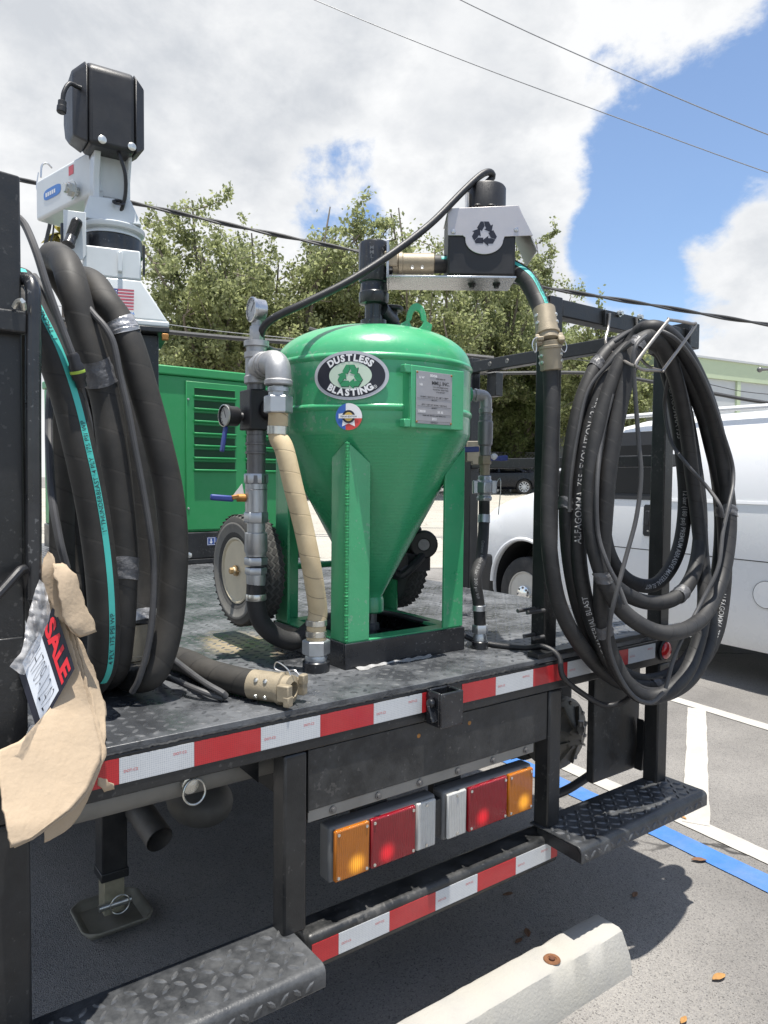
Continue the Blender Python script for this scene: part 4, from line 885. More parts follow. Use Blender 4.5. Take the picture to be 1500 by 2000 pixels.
m = MB(); m.cyl(RP+Z*1.722, gc, .012, n=12); m.build('gauge_elbow', 'black_plastic', RI)
gauge(gc+gd*.028, gd, .029, ('black_plastic', 'dial_white'), RI, 'regulator_gauge', 2.0)
m = MB(); m.lathe([(.0285, .0205), (.0305, .021), (.0305, .027), (.0285, .0275)], gc+gd*.010, gd, n=30, caps=False); m.build('gauge_bezel', 'zinc', RI)
M('blue_grip', (.025, .05, .24), .45, var=.15, dust=.2)
h0 = gc+gd*.03+Z*-.03; m = MB(); m.bar(h0+Z*-.0, h0+Z*-.07-gd*-.012, .016, .009, gd); m.build('drain_lever', 'blue_grip', RI, bevel=.003)
m = MB(); prf = [(.0265, 1.683), (.0265, 1.672), (.0275, 1.671), (.0275, 1.650), (.031, 1.649), (.031, 1.644), (.0275, 1.643), (.0275, 1.625), (.031, 1.624), (.031, 1.619), (.026, 1.618), (.026, 1.560), (.030, 1.558), (.0305, 1.520), (.033, 1.518)]
m.lathe(prf[::-1], RP, n=30); m.build('union_pipe', 'dark_steel', RI)
m = MB(); hexp(m, RP+Z*1.535, .034, .028); m.lathe([(.031, 1.455), (.031, 1.534)], RP, n=24); hexp(m, RP+Z*1.425, .034, .03); m.build('ball_valve', 'galvanised', RI)
vd = nz(V(-.86, .2, 0)); vc = RP+Z*1.495
m = MB(); m.cyl(vc+vd*.028, vc+vd*.055, .011, n=12); m.bar(vc+vd*.05+Z*.004, vc+vd*.07+Z*.0, .022, .012); m.build('valve_stem', 'rusty_brass', RI, bevel=.002)
m = MB(); m.bar(vc+vd*.064+Z*-.003, vc+vd*.128+Z*.002, .018, .017); m.build('valve_handle', 'blue_grip', RI, bevel=.005, seg=3)
m = MB(); m.prism([(0, 0), (.03, 0), (.006, .032)], vc+vd*.034+Z*.008, vd, Z, np.cross(vd, Z), .0015); m.build('tape_scrap', M('thread_tape', (.7, .7, .7), .6), RI)
m = MB(); m.lathe([(.026, 1.424), (.026, 1.398), (.032, 1.396), (.033, 1.345), (.029, 1.338), (.029, 1.33)][::-1], RP, n=28); m.build('check_valve', 'galvanised', RI)
m = MB(); hexp(m, RP+Z*1.305, .033, .022); hexp(m, RP+Z*1.278, .031, .02); m.lathe([(.026, 1.245), (.0275, 1.26), (.0275, 1.278)], RP, n=20); m.build('hose_union', 'galvanised', RI)
M('plain_rubber', (.016, .016, .017), .6, var=.25, dust=.3, dcol=(.10, .10, .095), bump=.3, bs=500)
rp = crom([RP+Z*1.262, RP+Z*1.20, RP+V(.015, -.005, 1.14), RP+V(.06, -.015, 1.095), RP+V(.12, -.02, 1.078), V(.70, .425, 1.112), V(.80, .425, 1.125), V(.885, .425, 1.128)], .008)
m = MB(); m.tube(rp, .0265, 20, uv=True); fh = m.build('feed_hose', 'plain_rubber', RI)
m = MB(); m.lathe([(.0285, 1.205), (.0295, 1.207), (.0295, 1.221), (.0285, 1.223)], RP, n=24, caps=False); m.build('clamp_band', 'zinc', fh)
# ---------------------------------------------------- beige hose
hose_mat('beige_hose', (.56, .45, .28), .7, .056, .026, dust=.45, dcol=(.36, .25, .13), depth=1.2, line=.30)
FB = V(.602, .259, 0)
bh0 = HE+Z*-.136
bp = crom([bh0+Z*.0, bh0+Z*-.06, atd(556, 880, 1.92), atd(574, 955, 1.92), atd(594, 1035, 1.93), atd(609, 1110, 1.94), FB+V(.004, 0, 1.20), FB+V(0, 0, 1.155), FB+Z*1.10], .008)
BHs = thing('beige_hose', (FB[0], FB[1], ZD), 'beige spiral wrapped hose between the elbow and the deck left of the pot', 'hose')
m = MB(); m.tube(bp, .0262, 22, uv=True); m.build('hose_tube', 'beige_hose', BHs)
def band(c, r, ax, parent, w=.013, mat='zinc', nm='clamp_band'):
    m = MB(); m.lathe([(r, -w/2), (r+.0016, -w/2+.001), (r+.0016, w/2-.001), (r, w/2)], c, ax, n=26, caps=False); return m.build(nm, mat, parent)
for i in (4, 7): band(bp[i*1+1 if i == 4 else 6], .0268, bp[6]-bp[1], BHs, .014)
for zz in (1.132, 1.162): 
    band(FB+Z*zz, .0272, Z, BHs, .016)
m = MB(); hexp(m, FB+Z*1.075, .038, .04); m.lathe([(.03, 1.058), (.031, 1.068), (.028, 1.076)], FB, n=24); m.build('hex_fitting', 'galvanised', BHs)
m = MB(); m.lathe([(.036, 1.0305), (.037, 1.035), (.037, 1.056), (.034, 1.059)], FB, n=28); m.build('deck_collar', 'black_gloss', BHs)
# ---------------------------------------------------- right drop pipe
PR = thing('outlet_drop_pipe', tuple(atz(937, 1266, ZD)), 'grey steel elbow and black hose dropping from the pot right side to the deck', 'pipe')
nd = nz(V(RT[0], RT[1], 0)+V(.25, .30, 0)); n0 = V(*(TC[:2]+nd[:2]*.29), 1.828)
m = MB(); m.cyl(n0, n0+nd*.045, .027, n=26); m.build('nozzle_boss', 'green_paint', POT, bevel=.002)
n1 = n0+nd*.045; n2 = n0+nd*.105
dp = V(n2[0], n2[1], 0)
m = MB(); m.cyl(n1, n0+nd*.07, .0165, n=18); m.lathe([(.021, 0), (.022, .002), (.022, .008), (.021, .01)], n0+nd*.062, nd, n=8)
m.tube(crom([n0+nd*.065, n0+nd*.088, n0+nd*.102+Z*-.006, n2+Z*-.022+nd*.001, n2+Z*-.05], .004), .0195, 20); m.lathe([(.0195, -.058), (.0225, -.055), (.0225, -.042), (.0195, -.04)], n2, n=22); m.build('steel_elbow', 'cast_steel', PR)
z2 = n2[2]
m = MB(); m.lathe([(.0185, z2-.195), (.0185, z2-.165), (.0235, z2-.16), (.0245, z2-.14), (.0245, z2-.085), (.0215, z2-.082), (.0215, z2-.066), (.019, z2-.064), (.019, z2-.055)], dp, n=26); m.build('swivel_joint', M('dull_steel', (.24, .24, .25), .45, metal=.6, var=.2, dust=.2), PR)
m = MB(); hexp(m, dp+Z*(z2-.225), .022, .028); m.lathe([(.0165, z2-.26), (.0165, z2-.226)], dp, n=18); m.build('brass_union', 'brass_tan', PR)
hd2 = nz(V(-RT[0], -RT[1], 0)); 
m = MB(); m.cyl(dp+Z*(z2-.205)+hd2*.0, dp+Z*(z2-.205)-hd2*.055, .008, n=10); m.bar(dp+Z*(z2-.205)-hd2*.045, dp+Z*(z2-.203)-hd2*.075, .018, .018); m.build('valve_handle', 'blue_grip', PR, bevel=.004)
m = MB(); m.bar(dp+Z*(z2-.175)+hd2*.02, dp+Z*(z2-.178)+hd2*.085, .014, .018); m.build('valve_lever', 'blue_grip', PR, bevel=.003)
m = MB(); m.bar(dp+Z*(z2-.18)+hd2*.082, dp+Z*(z2-.19)+hd2*.1, .016, .02); m.build('lever_pivot', M('gold_brass', (.6, .45, .15), .35, metal=.9), PR, bevel=.003)
m = MB(); m.sphere(dp+Z*(z2-.20)-hd2*.03, .012, 10, 6, (1.2, 1, 1)); m.build('thread_tape', 'thread_tape', PR)
m = MB(); m.lathe([(.024, z2-.345), (.026, z2-.335), (.02, z2-.325), (.031, z2-.318), (.031, z2-.285), (.022, z2-.276), (.022, z2-.262)], dp, n=8)
for s_ in (-1, 1): m.obox(dp+Z*(z2-.30)+hd2*s_*.03, hd2, np.cross(Z, hd2), Z, .009, .016, .022)
m.build('claw_coupling', 'galvanised', PR, bevel=.003)
fl = V(*PR['_base']); hp_ = crom([dp+Z*(z2-.34), dp+Z*(z2-.42), fl*.45+dp*.55+V(-.004, 0, z2-.52-.45*ZD), V(fl[0]-.012, fl[1]+.01, 1.25), V(fl[0]-.008, fl[1], 1.17), V(fl[0], fl[1], 1.10)], .008)
m = MB(); m.tube(hp_, .0185, 18, uv=True); dh = m.build('drop_hose', 'plain_rubber', PR)
m = MB(); text_hose(m, hp_, .16, 'Continental   Insta-Grip  A 20 bar  300 psi WP', .013, .0185, CAM, 1, .0, .9); m.build('printed_text', M('grey_print', (.22, .22, .22), .7), dh, smooth=False)
band(hp_[8], .0188, hp_[9]-hp_[7], dh, .028, 'galvanised', 'ferrule'); band(hp_[-8], .0188, Z, dh, .018, 'galvanised', 'ferrule')
m = MB(); hexp(m, V(fl[0], fl[1], 1.078), .0255, .026); m.lathe([(.018, 1.052), (.021, 1.055), (.021, 1.068), (.018, 1.078)], V(fl[0], fl[1], 0), n=22); m.build('hex_fitting', 'galvanised', PR)
m = MB(); m.lathe([(.026, 1.0305), (.026, 1.052), (.024, 1.054)], V(fl[0], fl[1], 0), n=24); m.build('deck_collar', 'black_gloss', PR)
m = MB(); wq = dp+Z*(z2-.29)-hd2*.036; m.tube(crom([wq, wq+V(.01, -.01, .02), wq+V(.012, -.012, -.02), wq+V(.006, -.01, -.10)], .005), .0018, 6); m.build('safety_wire', 'zinc', PR)
# ---------------------------------------------------- pinch valve head with hood
HU = nz(V(.803, -.596, 0)); HF = nz(V(.596, .803, 0)); HC = atd(941, 500, 2.17); HC[2] = 0
PV = thing('pinch_valve', (HC[0], HC[1], 2.15), 'black pinch valve box with silver hood and recycling arrows above the pot', 'valve')
def hb(name, mat, u0, u1, f0, f1, z0, z1, bv=.004, par=None):
    m = MB(); m.obox(HC+HU*(u0+u1)/2+HF*(f0+f1)/2+Z*(z0+z1)/2, HU, HF, Z, (u1-u0)/2, (f1-f0)/2, (z1-z0)/2); return m.build(name, mat, par or PV, bevel=bv)
hb('valve_body', 'black_plastic', -.101, .100, 0, .155, 2.160, 2.345, .006)
hood_poly = [(-.1025, 2.352), (-.1025, 2.274), (-.058, 2.274), (-.050, 2.268)]+[(.006+.056*math.cos(a), 2.262+.042*math.sin(a)) for a in np.linspace(PI+.02, 2*PI-.02, 18)]+[(.066, 2.272), (.150, 2.276), (.104, 2.363)]
M('hood_sheet', (.52, .49, .49), .38, metal=.55, var=.06, vs=10, dust=.15)
m = MB(); m.prism(hood_poly, HC+HF*-.006, HU, Z, HF, .004); hod = m.build('hood_front', 'hood_sheet', PV, bevel=.0008)
m = MB(); m.prism([(-.1025, 2.353), (.104, 2.3635), (.1045, 2.360), (-.1025, 2.3495)], HC+HF*-.001, HU, Z, HF, .165); m.build('hood_top', 'hood_sheet', PV)
m = MB(); m.prism([(.104, 2.363), (.107, 2.3645), (.166, 2.235), (.163, 2.234)], HC+HF*.0, HU, Z, HF, .165); m.build('hood_side', 'hood_sheet', PV)
m = MB(); P_, F_ = recycle2d(.040); m.add([HC+HF*-.0066+HU*(.006+a)+Z*(2.279+b) for a, b in P_], F_); m.build('recycling_arrows', 'decal_black', hod, smooth=False)
for u_, z_ in ((-.086, 2.285), (.10, 2.292)): 
    m = MB(); m.lathe([(.0075, 0), (.0065, .003), (0, .0045)], HC+HF*-.0061+HU*u_+Z*z_, -HF, n=14); m.build('rivet', 'stainless', hod)
cc = HC+HU*.018+HF*.075
m = MB(); m.lathe([(.030, 2.355), (.062, 2.356), (.062, 2.438), (.058, 2.444), (.03, 2.446), (0, 2.446)], cc, n=40); cp = m.build('actuator_cap', 'black_plastic', PV)
m = MB(); m.lathe([(.006, 2.445), (.010, 2.446), (.010, 2.458), (.006, 2.459)], cc, n=10); m.build('air_fitting', 'dark_steel', cp)
for k_ in (-.02, .02): m = MB(); m.sphere(HC+HU*(.01+k_)+HF*.01+Z*2.366, .011, 12, 6, (1.6, 1, .5)); m.build('bolt', 'black_plastic', cp)
m = MB(); m.obox(cc+HU*-.056-HF*.028+Z*2.39, nz(HU-HF*.6), nz(HF+HU*.6), Z, .004, .014, .026); m.build('sticker', 'decal_white', cp)
hb('mount_plate', 'stainless', -.275, .104, .0, .15, 2.1525, 2.1585, .001)
hb('end_bracket', 'stainless', -.283, -.2755, .0, .15, 2.15, 2.262, .001)
for u_ in (-.02, .055): 
    m = MB(); m.lathe([(.012, 0), (.012, -.004), (.008, -.0045), (.008, -.012), (0, -.012)][::-1], HC+HU*u_+HF*.07+Z*2.1525, Z, n=14); m.build('bolt', 'black_plastic', PV)
PH0 = V(TC[0], TC[1], 2.212)
php = [PH0+HU*.045, PH0+HU*.09, PH0+HU*.16, PH0+HU*.24, V(*(HC+HU*.0+HF*.07)[:2], 2.212), V(*(HC+HU*.075+HF*.065)[:2], 2.208), atd(1026, 543, 2.20), atd(1049, 582, 2.17), atd(1060, 612, 2.14), atd(1066, 645, 2.12)]
php = crom(php, .008)
m = MB(); m.tube(php, .0275, 22, uv=True); 
hose_mat('black_wrap', (.014, .014, .014), .6, .058, .028, dust=.5, dcol=(.08, .076, .07), depth=.7)
ph = m.build('pinch_hose', 'black_wrap', PV)
seg_ = np.r_[0, np.cumsum(np.linalg.norm(np.diff(php, axis=0), axis=1))]
M('teal_stripe', (.06, .46, .40), .5, var=.1)
def stripe(mb, path, s0, s1, w, r, face, voff=0.0, off=.0005):
    seg = np.r_[0, np.cumsum(np.linalg.norm(np.diff(path, axis=0), axis=1))]; T = np.gradient(path, axis=0); T /= np.linalg.norm(T, axis=1)[:, None]; P = []; n = max(2, int((s1-s0)/.012)); k = 5
    for i in range(n+1):
        q = s0+(s1-s0)*i/n; p = V(*[np.interp(q, seg, path[:, j]) for j in range(3)]); t = nz(V(*[np.interp(q, seg, T[:, j]) for j in range(3)])); f = np.asarray(face)-p; nn = nz(f-t*(f@t)); b = np.cross(nn, t)
        for j in range(k): a = voff+(j/(k-1)-.5)*w/r; P.append(p+(r+off)*(math.cos(a)*nn+math.sin(a)*b))
    mb.add(P, [(i*k+j, i*k+j+1, (i+1)*k+j+1, (i+1)*k+j) for i in range(n) for j in range(k-1)])
m = MB(); stripe(m, php, .16, seg_[-1]-.02, .012, .0275, CAM, .75); sp_ = m.build('teal_stripe', 'teal_stripe', ph)
m = MB(); text_hose(m, php, seg_[-1]-.19, '1" THUNDERBLAST 4 PLY', .011, .0281, CAM, 1, .0, 1, .75); m.build('printed_text', 'plate_ink', ph, smooth=False)
def coupling(name, parent, p, q, r, flip=1, mat='brass_tan'):
    """tan claw coupling holder from p to q; claws at the q end"""
    p, q = np.asarray(p), np.asarray(q); d = nz(q-p); L_ = np.linalg.norm(q-p); m = MB()
    m.lathe([(r*.86, 0), (r, .003), (r, L_*.70), (r*1.1, L_*.72), (r*1.1, L_*.80), (r*.95, L_*.82), (r*.95, L_*.96), (r*.55, L_), (r*.52, L_*.8), (0, L_*.78)], p, d, n=30)
    c = m.build(name, mat, parent); t = nz(np.cross(d, Z if abs(d[2]) < .9 else HF)); b = np.cross(d, t)
    for s_ in (-1, 1):
        m = MB(); m.obox(p+d*(L_*.97)+t*s_*r*.95, d, b, t, L_*.14, r*.55, r*.28); m.obox(p+d*(L_*1.05)+t*s_*r*.95+b*s_*r*.5, d, b, t, L_*.07, r*.35, r*.3); m.build('claw', mat, c, bevel=.003)
    for f in (.28, .5):
        for a in (-.6, .5, 2.6): 
            e = t*math.cos(a)+b*math.sin(a); m = MB(); m.lathe([(.006, -.002), (.0055, .003), (0, .0045)], p+d*L_*f+e*r, e, n=12); m.build('screw', 'zinc', c)
    return c
coupling('coupling', PV, PH0+HU*.185, PH0+HU*.048, .0315)
m = MB(); m.lathe([(.03, .0), (.037, .002), (.037, .02), (.03, .022)], PH0+HU*.036, HU, n=24); m.build('outlet_flange', 'black_gloss', PV)
# the long black air line over the pot
AL = crom([cc+Z*2.455, atd(962, 345, 2.24), atd(955, 336, 2.22), atd(938, 343, 2.20), atd(905, 373, 2.17), atd(840, 438, 2.12), atd(760, 499, 2.06), atd(680, 550, 2.02), atd(600, 590, 2.0), atd(552, 612, 2.0), atd(525, 628, 2.01), atd(512, 645, 2.03), atd(510, 662, 2.06), atd(518, 677, 2.12), atd(536, 686, 2.2), atd(562, 688, 2.3), atd(600, 690, 2.42)], .008)
m = MB(); m.tube(AL, .0105, 16, uv=True); tag(m.build('air_line', 'black_plastic'), 'thin black air hose arching from the valve cap over the pot to the gauges', 'hose')
# ------------------------------------------------------------------ hose coil on the right rack
hose_mat('coil_rubber', (.012, .012, .013), .55, .056, .028, dust=.5, dcol=(.075, .072, .069), depth=.7)
M('white_print', (.36, .36, .36), .6, var=.25, vs=60)
M('grey_jacket', (.055, .055, .058), .5, var=.2, dust=.5, dcol=(.14, .135, .13))
def coil_y(px, c):
    w = min(1, max(0, (px-1110)/200)); return w*(.95*c+.0)+(1-w)*(.30*c-.016)
def pth_y(L_, step=.012): return crom([aty(a, b, c if i < 8 else coil_y(a, c)) for i, (a, b, c) in enumerate(L_)], step)
T0 = [(1072, 690, .0), (1076, 740, .0), (1077, 800, -.01), (1074, 900, -.02), (1071, 1000, -.03), (1075, 1090, -.04), (1092, 1180, -.05), (1130, 1255, -.07), (1185, 1316, -.09), (1245, 1342, -.10), (1310, 1336, -.11), (1362, 1302, -.12), (1398, 1240, -.13), (1413, 1160, -.13), (1416, 1070, -.13), (1408, 960, -.12), (1386, 860, -.11), (1362, 770, -.10), (1332, 700, -.09), (1298, 662, -.08), (1262, 652, -.07)]
T1 = [(1222, 662, -.06), (1180, 695, -.05), (1145, 757, -.04), (1122, 840, -.03), (1110, 930, -.03), (1107, 1020, -.03), (1115, 1110, -.04), (1134, 1195, -.05), (1165, 1262, -.06), (1212, 1312, -.07), (1262, 1330, -.07), (1318, 1312, -.08), (1360, 1262, -.08), (1388, 1190, -.09), (1404, 1100, -.09), (1408, 1000, -.09), (1394, 890, -.10), (1364, 785, -.11), (1324, 708, -.12), (1278, 668, -.13)]
T2 = [(1238, 672, -.13), (1195, 715, -.12), (1165, 790, -.11), (1144, 880, -.11), (1132, 980, -.11), (1130, 1080, -.12), (1142, 1165, -.13), (1166, 1240, -.15), (1200, 1305, -.17), (1250, 1352, -.18), (1308, 1352, -.18), (1358, 1312, -.18), (1388, 1230, -.17), (1372, 1100, -.12), (1366, 1000, -.08), (1356, 900, -.06), (1335, 790, -.08), (1308, 712, -.12), (1280, 672, -.16)]
T4 = [(1246, 672, -.20), (1220, 752, -.21), (1202, 838, -.22), (1189, 920, -.23), (1182, 1000, -.23), (1176, 1100, -.22), (1175, 1190, -.20), (1190, 1265, -.20), (1222, 1332, -.21), (1262, 1362, -.21), (1312, 1345, -.21), (1352, 1290, -.2), (1376, 1180, -.18), (1368, 1060, -.13), (1352, 930, -.11), (1336, 810, -.12), (1312, 715, -.15), (1286, 665, -.18)]
T3 = [(1258, 662, -.20), (1218, 700, -.19), (1186, 775, -.19), (1163, 860, -.20), (1152, 945, -.22), (1154, 1030, -.24), (1172, 1110, -.26), (1205, 1180, -.27), (1260, 1225, -.27), (1315, 1236, -.27), (1370, 1208, -.26), (1408, 1135, -.24), (1424, 1040, -.22), (1420, 960, -.2), (1404, 860, -.19), (1378, 770, -.19), (1342, 695, -.19), (1305, 652, -.19), (1272, 640, -.19)]
T5 = [(1242, 655, -.14), (1205, 715, -.10), (1178, 800, -.08), (1158, 920, -.08), (1151, 1020, -.09), (1166, 1090, -.11), (1205, 1148, -.13), (1262, 1176, -.14), (1315, 1170, -.15), (1350, 1130, -.15), (1366, 1065, -.13), (1366, 980, -.10), (1352, 880, -.07), (1330, 780, -.06), (1306, 705, -.06), (1282, 672, -.05)]
T6 = [(1250, 675, -.03), (1212, 760, -.01), (1188, 880, .0), (1178, 1000, -.01), (1188, 1078, -.02), (1222, 1130, -.03), (1272, 1144, -.04), (1308, 1112, -.05), (1330, 1055, -.05), (1338, 970, -.05), (1330, 870, -.04), (1316, 780, -.04), (1300, 715, -.04), (1290, 690, -.03), (1276, 680, -.02)]
cpath = pth_y(T0+T1+T2+T4+T3+T5+T6)
RC = thing('blast_hose_coil', tuple(aty(1262, 1380, -.12)), 'thick black wrapped blast hose coiled over the wire hook of the right rack', 'hose')
rh = .0228
m = MB(); m.tube(cpath, rh, 24, uv=True); m.build('hose_tube', 'coil_rubber', RC)
cseg = np.r_[0, np.cumsum(np.linalg.norm(np.diff(cpath, axis=0), axis=1))]
def near_s(path, seg, q): return seg[np.argmin(np.linalg.norm(path-q, axis=1))]
for (px, py, Y_), s_, sz, fl, bo in (((1132, 1060, -.12), 'ALFAGOMMA  755  EVOLUTION 12 bar', .026, -1, .006), ((1196, 1312, -.16), 'ABRASIVE MATERIAL BLAST', .022, -1, .006),
      ((1334, 785, -.08), 'EVOLUTION 12 bar (180 psi) PREMIUM ABRASIVE MATERIAL BLAST', .0215, -1, .006), ((1310, 745, -.04), 'ALFAGOMMA 755', .026, -1, .006),
      ((1337, 955, -.05), '12 bar (180 psi) PREMIUM ABRASIVE MATERIAL BLAST', .020, -1, .006), ((1413, 1160, -.13), 'ALFAGOMMA 755 EVOLUTION 12 bar (180 psi)', .022, -1, .006)):
    m = MB(); text_hose(m, cpath, near_s(cpath, cseg, aty(px, py, coil_y(px, Y_))), s_, sz, rh, CAM, fl, bo, .95); m.build('printed_text', 'white_print', RC, smooth=False)
M('duct_tape', (.10, .10, .105), .42, var=.35, vs=45, bump=.8, bs=130); M('silver_tape', (.36, .36, .37), .35, metal=.5, var=.25, vs=45, bump=.7, bs=110)
def tape_band(parent, path, q, w, r, mat='duct_tape', seed=0):
    d = np.linalg.norm(path-q, axis=1); i = int(np.argmin(d)); i = min(max(i, 2), len(path)-3); t = nz(path[i+1]-path[i-1]); rs = random.Random(seed); m = MB(); n = 26
    ex = nz(np.cross(t, Z if abs(t[2]) < .9 else X)); ey = np.cross(t, ex); P = []; k = 7
    for j in range(k):
        for a_ in range(n):
            a = 2*PI*a_/n; rr = r+.0016+.0014*math.sin(3*a+j*1.7+seed)+.0012*rs.random(); zz = (j/(k-1)-.5)*w+(.004*math.sin(2*a+seed) if j in (0, k-1) else 0)
            P.append(path[i]+t*zz+(ex*math.cos(a)+ey*math.sin(a))*rr)
    m.add(P, [(j*n+a_, j*n+(a_+1) % n, (j+1)*n+(a_+1) % n, (j+1)*n+a_) for j in range(k-1) for a_ in range(n)]); return m.build('tape_wrap', mat, parent)
for i, (px, py, Y_) in enumerate(((1242, 675, -.2), (1192, 1120, -.265), (1121, 985, -.03), (1326, 1160, -.15), (1422, 1000, -.21), (1183, 1230, -.2), (1394, 1000, -.09), (1284, 1344, -.11), (1163, 707, -.05))): tape_band(RC, cpath, aty(px, py, coil_y(px, Y_)), .034, rh, seed=i)
coupling('coupling', PV, atd(1062, 603, 2.135), aty(1072, 668, .0), .0325)
cq = coupling('coupling', RC, aty(1077, 724, .0), aty(1073, 664, .0), .0315)
M('wire_clip', (.6, .6, .6), .3, metal=.9)
for s_ in (-1, 1):
    q = aty(1072+s_*28, 672, -.02); m = MB(); m.tube(crom([q+V(-s_*.012, 0, .02), q+V(s_*.004, 0, .012), q+V(s_*.012, -.003, -.008), q+V(s_*.002, -.004, -.024), q+V(-s_*.008, 0, -.014), q+V(-s_*.006, 0, .004)], .004), .0017, 6); m.build('safety_clip', 'wire_clip', RC)
def cord(name, label, L_, r, mat='grey_jacket', cat='cable', z=None):
    pts = [aty(a, b, coil_y(a, c)-.004 if name == 'control_line' else c) for a, b, c in L_]; m = MB(); m.tube(crom(pts, .01), r, 10, uv=True); return tag(m.build(name, mat), label, cat)
cord('control_line', 'thin grey control line hanging loose down the middle of the right coil', [(1262, 655, -.24), (1244, 672, -.26), (1237, 700, -.265), (1240, 760, -.265), (1247, 860, -.265), (1252, 930, -.27), (1243, 1010, -.275), (1222, 1090, -.29), (1206, 1150, -.305), (1192, 1210, -.30), (1190, 1262, -.26), (1210, 1320, -.25), (1240, 1362, -.245), (1272, 1372, -.24), (1296, 1352, -.24)], .0062)
cord('control_line', 'thin black control line along the outer right edge of the right coil', [(1200, 668, -.09), (1250, 640, -.15), (1310, 655, -.215), (1352, 700, -.222), (1385, 765, -.222), (1412, 845, -.222), (1430, 905, -.222), (1432, 945, -.235), (1424, 985, -.255), (1412, 1040, -.262), (1402, 1110, -.27), (1370, 1176, -.25), (1322, 1270, -.24), (1300, 1345, -.24)], .0058)
cord('control_line', 'thin grey control line down the left strands of the right coil', [(1236, 668, -.235), (1200, 700, -.16), (1150, 760, -.09), (1128, 850, -.08), (1115, 940, -.078), (1112, 1000, -.085)], .0062)
cord('control_line', 'thin pale control line between two left strands of the right coil', [(1196, 770, -.205), (1175, 860, -.215), (1166, 950, -.265), (1168, 1040, -.275), (1186, 1100, -.295), (1206, 1140, -.30), (1222, 1180, -.305)], .0062)
cord('control_line', 'thin dark control line crossing the right strands of the right coil', [(1310, 712, -.14), (1298, 790, -.06), (1310, 860, -.08), (1340, 905, -.16), (1380, 950, -.20), (1405, 985, -.255), (1412, 1010, -.26)], .0058)
DC = [V(.96, .60, 1.115), V(1.02, .40, 1.112), V(1.12, .28, 1.075), V(1.18, .22, 1.042), V(1.24, .10, 1.04), V(1.26, .035, 1.054), V(1.275, -.012, 1.03), aty(1100, 1322, -.03), aty(1140, 1356, -.04), aty(1180, 1377, -.06), aty(1215, 1372, -.10), aty(1240, 1352, -.15)]
m = MB(); m.tube(crom(DC, .01), .0085, 12); tag(m.build('power_cable', 'black_plastic'), 'black cable running from the pot base over the deck edge to the right coil', 'cable')
# ------------------------------------------------------------------ hose coil on the left
hose_mat('left_rubber', (.019, .018, .0165), .62, .085, .033, dust=.55, dcol=(.085, .077, .066), depth=.8)
rl = .0325
tail = [atz(500, 1337, ZD+.034), atz(455, 1327, ZD+.034), atz(405, 1312, ZD+.034), atz(350, 1288, ZD+.034), V(.20, .68, ZD+.036), V(.05, .78, ZD+.06), V(-.03, .74, 1.30), V(-.06, .70, 1.60), V(-.07, .62, 1.84), V(-.08, .45, 1.97)]
S1 = [aty(a, b, c) for a, b, c in ((40, 556, .28), (64, 612, .21), (102, 690, .18), (134, 785, .17), (157, 880, .16), (176, 967, .16), (192, 1067, .16), (201, 1160, .16), (203, 1245, .17), (196, 1308, .21))]
def back(x, y0, zt): return [V(x, y0+.12, 1.068), V(x+.02, y0+.36, 1.085), V(x+.03, y0+.46, 1.25), V(x+.03, y0+.46, 1.50), V(x+.035, y0+.42, 1.75), V(x+.045, y0+.32, zt-.03)]
S2 = [aty(a, b, c) for a, b, c in ((104, 512, .44), (126, 512, .34), (143, 560, .28), (163, 640, .26), (187, 717, .25), (207, 783, .25), (219, 867, .24), (230, 950, .24), (239, 1067, .24), (239, 1150, .24), (233, 1245, .25), (222, 1308, .28))]
S3 = [aty(a, b, c) for a, b, c in ((160, 556, .44), (182, 556, .35), (205, 590, .29), (230, 624, .27), (253, 672, .25), (273, 736, .24), (293, 805, .235), (310, 870, .23), (326, 938, .23), (336, 1003, .23), (340, 1067, .23), (338, 1130, .23), (332, 1208, .23), (316, 1278, .23), (290, 1322, .25))]
S4 = [aty(a, b, c) for a, b, c in ((175, 600, .60), (215, 640, .46), (240, 740, .42), (258, 850, .40), (274, 960, .39), (285, 1060, .385), (288, 1130, .38), (284, 1190, .37), (280, 1222, .36))]
lp = crom(tail+S1+back(S1[-1][0], .21, 1.97)+S2+back(S2[-1][0], .28, 1.98)+S3+back(S3[-1][0]-.02, .26, 1.92)+S4, .012)
LC = thing('blast_hose_coil', tuple(V(.1, .4, ZD)), 'thick dark wrapped hose with a teal stripe coiled at the left of the deck', 'hose')
m = MB(); m.tube(lp, rl, 26, uv=True); m.build('hose_tube', 'left_rubber', LC)
lseg = np.r_[0, np.cumsum(np.linalg.norm(np.diff(lp, axis=0), axis=1))]
sa, sb = near_s(lp, lseg, S1[0]), near_s(lp, lseg, S1[-1])
m = MB(); stripe(m, lp, sa, sb, .0135, rl, CAM, .52, .0009); m.build('teal_stripe', 'teal_stripe', LC)
M('dark_print', (.02, .04, .05), .6)
for s0, t_ in ((near_s(lp, lseg, S1[2])-.01, '1" THUNDERBLAST'), (near_s(lp, lseg, S1[6])-.03, '1" THUNDERBLAST  4 PLY  175 PSI WP'), (near_s(lp, lseg, S1[8])+.05, '4 PLY  175 PSI WP')):
    m = MB(); text_hose(m, lp, s0, t_, .0135, rl+.0007, CAM, -1, .005, 1.0, -.52); m.build('printed_text', 'dark_print', LC, smooth=False)
for i, (p, w, mt) in enumerate(((aty(190, 735, .25), .055, 'duct_tape'), (aty(238, 645, .26), .03, 'silver_tape'), (aty(243, 657, .26), .016, 'silver_tape'), (aty(255, 1105, .24), .05, 'duct_tape'), (aty(286, 1205, .37), .028, 'silver_tape'))): tape_band(LC, lp, p, w, rl, mt, i+20)
e0, e1 = atz(492, 1336, ZD+.036), atz(556, 1345, ZD+.037)
